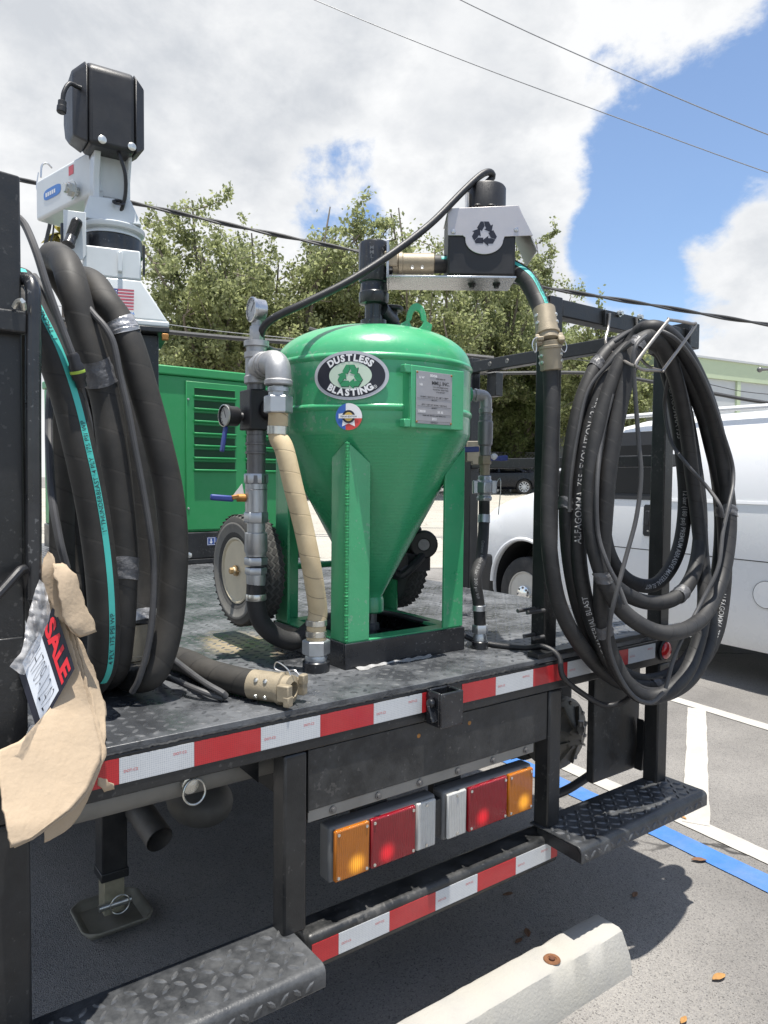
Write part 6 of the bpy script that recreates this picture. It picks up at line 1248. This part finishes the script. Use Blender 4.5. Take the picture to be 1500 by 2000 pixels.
def road_wheel(par, T_, x, y, z, r, rim_r, style, w=.22):
    m = MB(); m.T = T_; c = (x, y, z); ax = (0, 1, 0)
    m.lathe([(rim_r, -w/2), (r*.9, -w/2), (r, -w/2+.03), (r, w/2-.03), (r*.97, w/2-.012), (r*.9, w/2), (rim_r*1.04, w/2), (rim_r, w/2-.01)], c, ax, n=48, caps=False); wo = m.build('wheel', 'van_tyre', par)
    m = MB(); m.T = T_
    if style == 'steel':
        m.lathe([(rim_r*1.01, w/2-.008), (rim_r, w/2+.004), (rim_r*.94, w/2), (rim_r*.88, w/2-.045), (rim_r*.55, w/2-.02), (rim_r*.42, w/2-.015), (0, w/2-.015)], c, ax, n=40); rm = m.build('rim', 'steel_rim', wo)
        for i in range(8):
            a = i*PI/4+.2; m = MB(); m.T = T_; cc = (x+math.cos(a)*rim_r*.72, y+w/2-.032, z+math.sin(a)*rim_r*.72); m.lathe([(.036, 0), (.036, .010), (0, .010)], cc, ax, n=14); m.build('vent_hole', 'wheel_well', rm)
        m = MB(); m.T = T_; m.lathe([(rim_r*.40, w/2-.015), (rim_r*.38, w/2+.015), (rim_r*.2, w/2+.03), (0, w/2+.032)], c, ax, n=24); m.build('hub_cap', 'chrome', rm)
        for i in range(8):
            a = i*PI/4; m = MB(); m.T = T_; m.lathe([(.013, 0), (.012, .016), (0, .018)], (x+math.cos(a)*rim_r*.30, y+w/2+.012, z+math.sin(a)*rim_r*.30), ax, n=8); m.build('lug_nut', 'dark_steel', rm)
    else:
        m.lathe([(rim_r*1.01, w/2-.01), (rim_r*.98, w/2+.002), (rim_r*.9, w/2-.004), (rim_r*.88, w/2-.05)], c, ax, n=36, caps=False)
        for i in range(10):
            a = 2*PI*i/10; m.obox((x+math.cos(a)*rim_r*.52, y+w/2-.008, z+math.sin(a)*rim_r*.52), (math.cos(a), 0, math.sin(a)), (-math.sin(a), 0, math.cos(a)), (0, 1, 0), rim_r*.42, .022, .010)
        m.lathe([(rim_r*.2, w/2-.02), (rim_r*.18, w/2+.004), (0, w/2+.006)], c, ax, n=16); m.build('rim', 'alloy', wo)
    return wo
# ---- white van
va = math.radians(4.7); vf = V(math.sin(va), math.cos(va), 0); vl = V(-math.cos(va), math.sin(va), 0); VW = CAM+(V(5.18, 3.704, 0)-CAM)*.9355; VT = frame(VW, vf, vl); VT = (VT[0]*.9355, VT[1])
VAN = thing('white_van', tuple(VW-vl*1.0-vf*1.7), 'white cargo van parked alongside behind the right hose coil', 'van')
def vsec(hood, zt, inset):
    """half section mirrored about y=-1.0"""
    if hood: h = [(-.05, .28), (0, .38), (.012, .72), (.02, .98), (.0, 1.10), (-.025, zt-.12), (-.09, zt-.03), (-.22, zt+.005), (-.55, zt+.03)]
    else: h = [(-.05, .30), (0, .40), (.012, .72), (.02, 1.02), (.012, 1.385), (-.035, 1.60), (-.035-inset, zt-.15), (-.035-inset-.10, zt-.03), (-.50, zt+.01)]
    return h+[(-2.0-y, z) for y, z in h[::-1]]
xs = [.70, .66, .52, .32, .05, -.20, -.22, -.62, -.95, -1.3, -2.5, -4.4, -4.62]
secs = [vsec(1, 1.10, 0), vsec(1, 1.22, 0), vsec(1, 1.30, 0), vsec(1, 1.375, 0), vsec(1, 1.44, 0), vsec(1, 1.475, 0), vsec(0, 1.60, .0), vsec(0, 1.90, .04), vsec(0, 2.06, .07), vsec(0, 2.115, .085), vsec(0, 2.12, .085), vsec(0, 2.11, .085), vsec(0, 2.05, .08)]
secs[0] = [(-.12 if y > -1 else -1.88, z) if abs(y+1) > .9 else (y, z) for y, z in secs[0]]
m = MB(); m.T = VT; loft(m, xs[::-1], secs[::-1]); vb = m.build('van_body', 'van_white', VAN, smooth=True, ang=28)
ct_ = []
for wx in (0, -3.43):
    c = MB(); c.T = VT; c.prism([(wx+.475, .1)]+[(wx+.475*math.cos(a), .47+.475*math.sin(a)) for a in np.linspace(0, PI, 40)]+[(wx-.475, .1)], (0, .2, 0), (1, 0, 0), (0, 0, 1), (0, -1, 0), .62); ct_.append(c)
cut(vb, ct_)
for wx in (0, -3.43):
    m = MB(); m.T = VT; m.lathe([(.47, -.40), (.47, -.03)], (wx, 0, .47), (0, 1, 0), n=40, caps=False); m.lathe([(.47, -.405), (0, -.405)], (wx, 0, .47), (0, 1, 0), n=40, caps=False); m.build('wheel_arch_liner', 'wheel_well', VAN)
    m = MB(); m.T = VT; m.tube([(wx+.487*math.cos(a), .012, .47+.487*math.sin(a)) for a in np.linspace(-.0, PI, 40)], .022, 8); m.build('arch_flare', 'van_white', VAN)
    road_wheel(VAN, VT, wx, -.13, .386, .383, .235, 'steel', .25)
m = MB(); m.T = VT; m.box((.478, -1.97, .24), (.78, .028, .765)); m.build('front_bumper', 'dark_trim', VAN, bevel=.04, seg=3)
def vq(name, mat, pts, off=.004, th=.004):
    """panel on the van side: pts (x,z); follows the lean above the belt"""
    def y_(z): return .02 if z < 1.02 else (.02-.008*(z-1.02)/.365 if z < 1.385 else (.012-.047*(z-1.385)/.215 if z < 1.6 else -.035-.085*(z-1.6)/.365))
    n = len(pts); m = MB(); m.T = VT; m.add([(x, y_(z)+off, z) for x, z in pts]+[(x, y_(z)+off-th, z) for x, z in pts], [tuple(range(n)), tuple(range(2*n-1, n-1, -1))]+[(i, i+n, (i+1) % n+n, (i+1) % n) for i in range(n)]); return m.build(name, mat, VAN, smooth=False)
def dens(pts, k=6):
    out = []
    for i in range(len(pts)):
        a, b = pts[i], pts[(i+1) % len(pts)]
        for t in range(k): out.append((a[0]+(b[0]-a[0])*t/k, a[1]+(b[1]-a[1])*t/k))
    return out
def vstrip(name, mat, x0, x1, zs, off):
    def y_(z): return .012-.047*(z-1.385)/.215 if z < 1.6 else -.035-.085*(z-1.6)/.365
    m = MB(); m.T = VT; P = []
    for z, a, b in zs: P += [(a, y_(z)+off, z), (b, y_(z)+off, z)]
    m.add(P, [(2*i, 2*i+1, 2*i+3, 2*i+2) for i in range(len(zs)-1)]); return m.build(name, mat, VAN, smooth=False, solid=.004)
wz = (1.40, 1.5, 1.6, 1.7, 1.8, 1.9, 1.99)
def fx(z, d=0): return -.40-(z-1.40)*.78-d
wf = vstrip('window_frame', 'dark_trim', 0, 0, [(z, fx(z), -1.585) for z in wz], .006)
gzs = (1.455, 1.5, 1.6, 1.7, 1.8, 1.87)
vstrip('side_window', 'van_glass', 0, 0, [(z, fx(z, .06), -1.53-(0 if z > 1.5 else .0)) for z in gzs], .012)
vq('window_glass_lower', 'van_glass', dens([(-.5, 1.39), (-1.47, 1.39), (-1.47, 1.405), (-.5, 1.405)], 1)) if False else None
m = MB(); m.T = VT; P = []
for y in (-.10, -.5, -1.0, -1.5, -1.90): P += [(-.235, y, 1.505), (-.89, y*.96-.04, 2.02)]
m.add([(x+.012, y, z+.018) for x, y, z in P], [(2*i, 2*i+2, 2*i+3, 2*i+1) for i in range(4)]); m.build('windscreen', 'van_glass', VAN, solid=.004)
hd_ = vq('door_handle', 'dark_trim', [(-1.475, 1.11), (-1.475, 1.345), (-1.49, 1.36), (-1.565, 1.36), (-1.58, 1.345), (-1.58, 1.11), (-1.565, 1.095), (-1.49, 1.095)][::-1], .010, .009)
m = MB(); m.T = VT; m.obox((-1.525, .034, 1.25), (1, 0, 0), (0, 1, 0), (0, 0, 1), .02, .012, .06); m.build('handle_grip', 'black_plastic', hd_, bevel=.006)
m = MB(); m.T = VT; m.lathe([(.012, 0), (.012, .004), (0, .004)], (-1.525, .0235, 1.135), (0, 1, 0), n=14); m.build('key_lock', 'chrome', hd_)
for pts in ([(-1.70, .42), (-1.70, 1.385), (-1.707, 1.385), (-1.707, .42)], [(-.36, .50), (-.36, 1.38), (-.367, 1.38), (-.367, .50)], [(-.52, .975), (-4.5, .975), (-4.5, .982), (-.52, .982)]): vq('panel_gap', 'gap_line', dens(pts, 5), .0012, .003)
for z_ in (1.395,): vq('body_crease', 'van_white', dens([(-1.72, 1.395), (-4.5, 1.395), (-4.5, 1.415), (-1.72, 1.415)], 6), .008, .01)
m = MB(); m.T = VT; m.lathe([(.100, .0), (.100, .0022), (.094, .0026), (.094, .0015)], (-2.56, .020, .74), (0, 1, 0), n=40); m.build('fuel_door_gap', 'gap_line', VAN)
m = MB(); m.T = VT; m.lathe([(.0965, .001), (.0955, .0035), (0, .004)], (-2.56, .020, .74), (0, 1, 0), n=40); m.build('fuel_door', 'van_white', VAN)
m = MB(); m.T = VT; m.tube([(x, -.16, 2.115+.02*math.sin((x+3)*1)) for x in np.linspace(-1.1, -4.5, 12)], .02, 8); m.build('drip_rail', 'van_white', VAN)
m = MB(); m.T = VT; m.tube([(-.22, -.5, 1.50), (-.21, -.9, 1.515), (-.25, -1.2, 1.53)], .012, 6); m.build('wiper', 'dark_trim', VAN)
m = MB(); m.T = VT; m.obox((-.62, .16, 1.52), (1, 0, 0), (0, 1, 0), (0, 0, 1), .06, .10, .13); m.build('side_mirror', 'dark_trim', VAN, bevel=.03, seg=3)
m = MB(); m.T = VT; m.box((.60, -.30, .80), (.735, -.03, 1.08)); m.build('headlamp', 'chrome', VAN, bevel=.02)
# ---- dark cars
def sedan(px, depth, label, flip=1, scale=1.0):
    o = atd(px, 940, depth); o[2] = gz(o[0], o[1])+.004; f = nz(V(-RT[0], -RT[1], 0))*flip; l = nz(V(-FW[0], -FW[1], 0))
    if np.cross(f, l)[2] < 0: l2 = -l
    else: l2 = l
    T_ = frame(o, f, l2); sgn = 1 if l2 is l else -1; t = thing('parked_car', tuple(o), label, 'car', 'dark cars parked by the far fence')
    def s_(zl, zb, zt, wt):
        h = [(.78, zl), (.90, zl+.12), (.92, .62*scale), (.90, zb), (wt+.06, zb+.05), (wt, zt-.07), (wt-.12, zt), (.3, zt+.02)]; return h+[(-y, z) for y, z in h[::-1]]
    xs = [-2.35, -2.25, -1.9, -1.55, -.95, -.3, .45, 1.05, 1.6, 2.1, 2.4]
    S_ = [s_(.38, .72, .80, .70), s_(.26, .92, .98, .74), s_(.22, .95, 1.03, .74), s_(.22, .95, 1.10, .70), s_(.22, .94, 1.38, .58), s_(.22, .93, 1.46, .56), s_(.22, .92, 1.40, .58), s_(.22, .90, 1.06, .70), s_(.22, .86, .96, .74), s_(.24, .76, .86, .74), s_(.34, .60, .66, .66)]
    m = MB(); m.T = T_; loft(m, xs[::-1], [q[::-1] for q in S_[::-1]][::1]); b = m.build('car_body', 'car_black', t, ang=40)
    cs = []
    for wx in (-1.42, 1.42):
        c = MB(); c.T = T_; c.lathe([(.37, .62), (.37, 1.1)], (wx, 0, .34), (0, 1, 0), n=32); cs.append(c); c = MB(); c.T = T_; c.lathe([(.37, -1.1), (.37, -.62)], (wx, 0, .34), (0, 1, 0), n=32); cs.append(c)
    cut(b, cs)
    for wx in (-1.42, 1.42):
        for sd in (1, -1):
            if sd == sgn: road_wheel(t, T_, wx, .80*sd, .335, .335, .235, 'alloy', .2*sd)
    for x0, x1 in ((-1.35, -.40), (-.30, .95)):
        m = MB(); m.T = T_; P = []
        for x, z0, z1 in ((x0, 1.0, 1.06 if x0 < -1 else 1.34), ((x0+x1)/2, .99, 1.34), (x1, .98, 1.32 if x1 < 0 else 1.0)): P += [(x, sgn*.735, z0), (x, sgn*.645, z1)]
        m.add(P, [(0, 2, 3, 1), (2, 4, 5, 3)]); m.build('side_window', 'van_glass', t, solid=.01)
    m = MB(); m.T = T_; m.obox((-2.17, sgn*.80, .86), (1, -.5*sgn, 0), (.5*sgn, 1, 0), (0, 0, 1), .12, .05, .07); m.build('tail_light', M('tail_red', (.45, .03, .05), .25, coat=.5), t, bevel=.02)
    m = MB(); m.T = T_; m.obox((2.2, sgn*.66, .66), (1, -.5*sgn, 0), (.5*sgn, 1, 0), (0, 0, 1), .12, .05, .06); m.build('headlight', 'chrome', t, bevel=.02)
    m = MB(); m.T = T_; m.obox((2.36, 0, .52), (1, 0, 0), (0, 1, 0), (0, 0, 1), .05, .5, .12); m.build('grille', 'stainless', t, bevel=.01)
    return t
sedan(955, 33.0, 'dark blue sedan parked by the far hedge with its tail to the right'); sedan(1150, 34.5, 'black car behind the sedan with its grille showing')
# ------------------------------------------------------------------ building
M('wall_grey', (.50, .52, .53), .85, var=.05, vs=1.5, dust=.3, dcol=(.40, .41, .41), ds=.6); M('trim_green', (.47, .55, .38), .7, var=.05, vs=2)
bdx = nz(V(.989, -.144, 0)); bn = nz(V(-.144, -.989, 0)); B0 = atd(1365, 700, 32.0); zt_ = B0[2]; BD = thing('warehouse', tuple(V(B0[0]+6, B0[1]-1, gz(*B0[:2]))), 'pale grey warehouse with light green trim behind the van roof', 'building')
def bb(name, mat, s0, s1, d0, d1, z0, z1): 
    m = MB(); c = V(B0[0], B0[1], 0)+bdx*(s0+s1)/2-bn*(d0+d1)/2+Z*(z0+z1)/2; m.obox(c, bdx, bn, Z, (s1-s0)/2, (d1-d0)/2, (z1-z0)/2); return m.build(name, mat, BD, smooth=False)
bb('wall', 'wall_grey', -2.7, 30, 0, 12, .2, zt_-.82); bb('parapet_band', 'trim_green', -2.75, 30.05, -.12, 12.1, zt_-.815, zt_); bb('coping', 'wall_grey', -2.8, 30.1, -.2, 12.2, zt_+.003, zt_+.09)
for s_ in np.arange(-2.8, 30, 3.9): bb('pilaster', 'trim_green', s_+1.4, s_+1.65, -.10, -.003, .2, zt_-.82)
m = MB(); q = atd(1484, 722, 31.6); m.cyl(q, q+bdx*.7-Z*-.05+bn*.3, .06, n=8); m.sphere(q, .12, 10, 6); m.build('wall_lamp', 'dark_steel', BD)
# ------------------------------------------------------------------ trees
def leaf_mat(name, c0, c1, tr=.35):
    m = bpy.data.materials.new(name); m.use_nodes = True; MATS[name] = m; n = m.node_tree.nodes; L = m.node_tree.links; p = n['Principled BSDF']; p.inputs['Roughness'].default_value = .55
    tc = n.new('ShaderNodeTexCoord'); t = n.new('ShaderNodeTexNoise'); t.inputs['Scale'].default_value = 1.1; t.inputs['Detail'].default_value = 5; L.new(tc.outputs['Object'], t.inputs['Vector'])
    g = n.new('ShaderNodeNewGeometry'); ad = n.new('ShaderNodeMath'); ad.operation = 'MULTIPLY_ADD'; L.new(g.outputs['Random Per Island'], ad.inputs[0]); ad.inputs[1].default_value = .55; L.new(t.outputs['Fac'], ad.inputs[2])
    r = n.new('ShaderNodeMapRange'); r.inputs[1].default_value = .35; r.inputs[2].default_value = 1.15; L.new(ad.outputs[0], r.inputs[0])
    mx = n.new('ShaderNodeMix'); mx.data_type = 'RGBA'; L.new(r.outputs[0], mx.inputs['Factor']); mx.inputs[6].default_value = (*c0, 1); mx.inputs[7].default_value = (*c1, 1); L.new(mx.outputs[2], p.inputs['Base Color'])
    tb = n.new('ShaderNodeBsdfTranslucent'); L.new(mx.outputs[2], tb.inputs[0]); ms = n.new('ShaderNodeMixShader'); ms.inputs[0].default_value = tr; L.new(p.outputs[0], ms.inputs[1]); L.new(tb.outputs[0], ms.inputs[2]); L.new(ms.outputs[0], n['Material Output'].inputs[0])
leaf_mat('oak_leaf', (.15, .18, .075), (.41, .44, .22), .6); leaf_mat('bright_leaf', (.13, .18, .06), (.35, .41, .18), .6); leaf_mat('palm_leaf', (.16, .18, .04), (.38, .32, .09))
M('bark', (.17, .145, .12), .9, var=.3, vs=6, bump=.6, bs=30)
def leaves_mesh(name, mat, parent, pts, size, seed, el=1.7):
    r = np.random.RandomState(seed); n = len(pts); a = r.randn(n, 3); a /= np.linalg.norm(a, axis=1)[:, None]; b = r.randn(n, 3); b -= a*(a*b).sum(1)[:, None]; b /= np.linalg.norm(b, axis=1)[:, None]
    s = size*(.6+.8*r.rand(n))[:, None]; a = a*s*el/2; b = b*s/2
    P = np.stack([pts-a, pts-a*.1-b, pts+a, pts-a*.1+b], 1).reshape(-1, 3); base = np.array(parent['_base'])
    me = bpy.data.meshes.new(name); me.vertices.add(4*n); me.vertices.foreach_set('co', (P-base).astype(np.float32).ravel()); me.loops.add(4*n); me.loops.foreach_set('vertex_index', np.arange(4*n, dtype=np.int32)); me.polygons.add(n); me.polygons.foreach_set('loop_start', np.arange(0, 4*n, 4, dtype=np.int32)); me.update(calc_edges=True); me.validate()
    me.materials.append(MATS[mat]); o = bpy.data.objects.new(name, me); COL.objects.link(o); o.parent = parent; o['_base'] = tuple(base); return o
def tree(px, depth, top, wide, bot, label, seed, nl=20, nt=13, lf=150, size=.125, mat='oak_leaf', cls=.34, name='oak_tree', flat=.9, tw=1.5):
    """px: trunk bearing; top: image height of the crown top; wide: half width in metres; bot: height where the crown starts"""
    r = np.random.RandomState(seed); b = atd(px, 940, depth); zg = gz(b[0], b[1]); zt = atd(px, top, depth)[2]; t = thing(name, (b[0], b[1], zg), label, 'tree', 'trees behind the far fence')
    H = zt-zg; cz = zg+(bot+H)/2; hz = (H-bot)/2; c = V(b[0], b[1], cz); m = MB(); fork = V(b[0]+r.randn()*.2, b[1]+r.randn()*.2, zg+bot*.75+.3)
    m.tube(crom([V(b[0], b[1], zg), V(b[0]+.1, b[1], zg+bot*.35), fork], .2), np.linspace(.30, .20, len(crom([V(b[0], b[1], zg), V(b[0]+.1, b[1], zg+bot*.35), fork], .2))), 10)
    pts = []
    for i in range(nl):
        while True:
            d = r.randn(3); d /= np.linalg.norm(d)
            if d[2] > -.55: break
        e = c+d*V(wide, wide*.8, hz)*(.55+.40*r.rand()); mdl = fork*.45+e*.55+V(r.randn()*.4, r.randn()*.4, .6+r.randn()*.4); pth = crom([fork, fork*.75+mdl*.25+V(0, 0, .2), mdl, e], .3); m.tube(pth, np.linspace(.14, .025, len(pth)), 6)
        for j in range(nt):
            q = pth[int(len(pth)*(.35+.65*r.rand()))-1]; dd = r.randn(3)*V(tw, tw, tw*flat)*.75; tip = q+dd
            off = (tip-c)/V(wide, wide*.8, hz); k = np.linalg.norm(off)
            if k > 1.0: tip = c+(tip-c)/k*(.86+.26*r.rand()**2)
            tp2 = crom([q, (q+tip)/2+r.randn(3)*.12, tip], .25); m.tube(tp2, np.linspace(.03, .008, len(tp2)), 4)
            u = r.rand(lf, 1)**.7; pts.append(q*(1-u)+tip*u+r.randn(lf, 3)*cls*(.35+.75*r.rand())*(1.15-.6*u)*V(1, 1, .8))
            if r.rand() < .45:
                sp = tip+V(r.randn()*.25, r.randn()*.25, .35+.55*r.rand()); m.tube([tip, (tip+sp)/2, sp], [.01, .008, .005], 3); k2 = lf//4; u = r.rand(k2, 1); pts.append(tip*(1-u)+sp*u+r.randn(k2, 3)*.10)
    tk = m.build('trunk', 'bark', t); P = np.concatenate(pts); leaves_mesh('crown', mat, t, P, size, seed+1); return t
tree(415, 27, 372, 3.4, 3.6, 'loose limbed oak left of the pressure gauge with sky showing through', 11, 15, 9, 180, .095)
tree(540, 30, 375, 3.6, 3.4, 'oak crown filling the gap just right of the crane', 20, 15, 9, 180, .095)
tree(610, 28, 352, 3.6, 3.4, 'tall oak crown directly behind the gauge and air hose', 12, 16, 10, 185, .095)
tree(800, 29, 350, 3.8, 3.2, 'broad oak crown behind the pot and valve hood', 13, 16, 10, 185, .095)
tree(925, 33, 400, 4.2, 3.2, 'oak with crown reaching right past the valve hood', 14, 17, 10, 185, .095)
tree(1035, 44, 432, 3.2, 3.0, 'oak top showing just right of the valve hood', 19, 16, 11, 190, .11)
tree(1010, 36, 560, 4.2, 1.8, 'lower rounded tree between the pot and the right rack', 15, 20, 14, 210, .10, 'bright_leaf')
tree(1160, 30, 585, 2.6, 1.8, 'small tree showing through the right rack frame', 16, 14, 12, 190, .10, 'oak_leaf')
tree(350, 31, 600, 3.4, 1.2, 'low bright green tree beside the crane base', 17, 18, 13, 200, .10, 'bright_leaf')
tree(560, 34, 640, 4.0, 1.0, 'low dense tree above the compressor roof', 18, 18, 13, 200, .10, 'oak_leaf')
for i, (px, d, tp_, w, lb_) in enumerate(((900, 37.5, 770, 2.4, 'leafy shrub behind the blue valve handle'), (985, 38, 745, 2.4, 'leafy shrub right of the drop pipe above the sedan'), (1060, 38.5, 750, 2.4, 'leafy shrub beside the right rack post'), (1125, 39.5, 770, 2.4, 'leafy shrub partly hidden by the right coil'), (800, 38, 800, 2.6, 'leafy shrub hidden low behind the pot legs'), (690, 38, 820, 2.6, 'leafy shrub low behind the beige hose'))):
    tree(px, d, tp_, w, .3, lb_, 40+i, 12, 11, 170, .12, 'bright_leaf', .4, 'hedge_shrub', .9, 1.2)
# chain link fence
FN = thing('chain_link_fence', tuple(V(*atd(950, 940, 36)[:2], .95)), 'chain link fence in front of the far hedge', 'fence')
fd = nz(V(RT[0], RT[1], 0)); fb = atd(950, 940, 36.0); fb[2] = .96; M('fence_wire', (.32, .33, .34), .5, metal=.6)
for s_ in np.arange(-9, 10, 3.0): m = MB(); m.cyl(fb+fd*s_, fb+fd*s_+Z*2.0, .035, n=8); m.build('fence_post', 'fence_wire', FN)
m = MB(); m.cyl(fb-fd*9+Z*1.98, fb+fd*9+Z*1.98, .025, n=8); m.build('fence_rail', 'fence_wire', FN)
m = MB()
for s_ in np.arange(-11, 9, .16):
    for d_ in (1, -1):
        a, b = (s_, 0), (s_+2*d_, 1.95)
        if d_ < 0: a, b = (s_+2, 0), (s_, 1.95)
        p0, p1 = fb+fd*a[0]+Z*a[1], fb+fd*b[0]+Z*b[1]; n_ = nz(np.cross(p1-p0, GD))*.007; m.add([p0-n_, p0+n_, p1+n_, p1-n_], [(0, 1, 2, 3)])
stuff(m.build('fence_mesh', 'fence_wire', FN, smooth=False))
# palm
pp = atd(121, 455, 60); PL = thing('palm_tree', (pp[0], pp[1], 1), 'distant palm crown seen under the crane boom', 'tree'); m = MB(); m.tube([V(pp[0]+.5, pp[1], 1), V(pp[0]+.2, pp[1], pp[2]*.6), pp], np.linspace(.28, .2, 3), 8); m.build('trunk', 'bark', PL)
r_ = np.random.RandomState(2)
for i in range(26):
    a = r_.rand()*2*PI; el_ = r_.uniform(-.9, 1.2); d = V(math.cos(a)*math.cos(el_), math.sin(a)*math.cos(el_), math.sin(el_)); L_ = r_.uniform(1.2, 1.8); m = MB(); P = [pp+d*L_*t-Z*(1.0*t*t) for t in np.linspace(0, 1, 9)]; sv_ = nz(np.cross(d, Z+V(.01, 0, 0)))
    Q = []
    for j, p in enumerate(P): w = .34*math.sin(PI*min(1, .12+.88*j/8))**.7; Q += [p-sv_*w-Z*w*.5, p, p+sv_*w-Z*w*.5]
    m.add(Q, [(j*3+c, j*3+c+1, j*3+c+4, j*3+c+3) for j in range(8) for c in range(2)]); m.build('frond', 'palm_leaf', PL, smooth=False)
# overhead wires
M('cable_black', (.03, .032, .036), .6, var=.2); M('cable_grey', (.20, .21, .23), .5, var=.1)
def wire(label, L_, d, r, mat='cable_black', twist=False):
    pts = [atd(a, b, d) for a, b in L_]; p = crom(pts, .12); m = MB()
    if twist:
        t = nz(p[-1]-p[0]); e1 = nz(np.cross(t, Z)); e2 = np.cross(t, e1); s = np.linspace(0, 1, len(p)); p2 = crom(pts, .03); s2 = np.arange(len(p2))
        for k_ in range(2): m.tube(p2+np.outer(np.cos(s2*.09+k_*PI), e1)*r*.55+np.outer(np.sin(s2*.09+k_*PI), e2)*r*.55, r*.6, 6)
    else: m.tube(p, r, 6)
    return tag(m.build('power_line', mat), label, 'wire', 'overhead wires')
wire('thick twisted black cable sloping from the crane to the right edge', [(-400, 262), (0, 343), (280, 401), (490, 448), (700, 491), (900, 530), (1060, 561), (1280, 597), (1500, 634), (1900, 690)], 15, .042, twist=True)
wire('thick lower cable running from the crane base behind the gauge', [(-200, 590), (100, 622), (325, 648), (440, 659), (560, 668), (760, 680), (964, 700)], 15, .05)
wire('lower cable passing behind the rack and above the van roof', [(700, 715), (860, 727), (964, 729), (1133, 728), (1230, 738), (1396, 769), (1500, 787), (1800, 830)], 17, .045)
wire('upper of two thin wires at the top right', [(600, -160), (900, 0), (1200, 138), (1500, 263), (1900, 410)], 22, .016, 'cable_grey')
wire('lower of two thin wires crossing the sky', [(300, -140), (615, 0), (900, 116), (1200, 228), (1500, 337), (1900, 470)], 22, .014, 'cable_grey')
wire('fine wire just above the lower cable by the gauge', [(-100, 560), (325, 633), (560, 660), (760, 678)], 16, .009, 'cable_grey')
wire('fine wire across the warehouse wall', [(1100, 700), (1240, 716), (1396, 753), (1480, 768), (1700, 785)], 19, .010)
for o in bpy.data.objects:
    if '_base' in o: del o['_base']
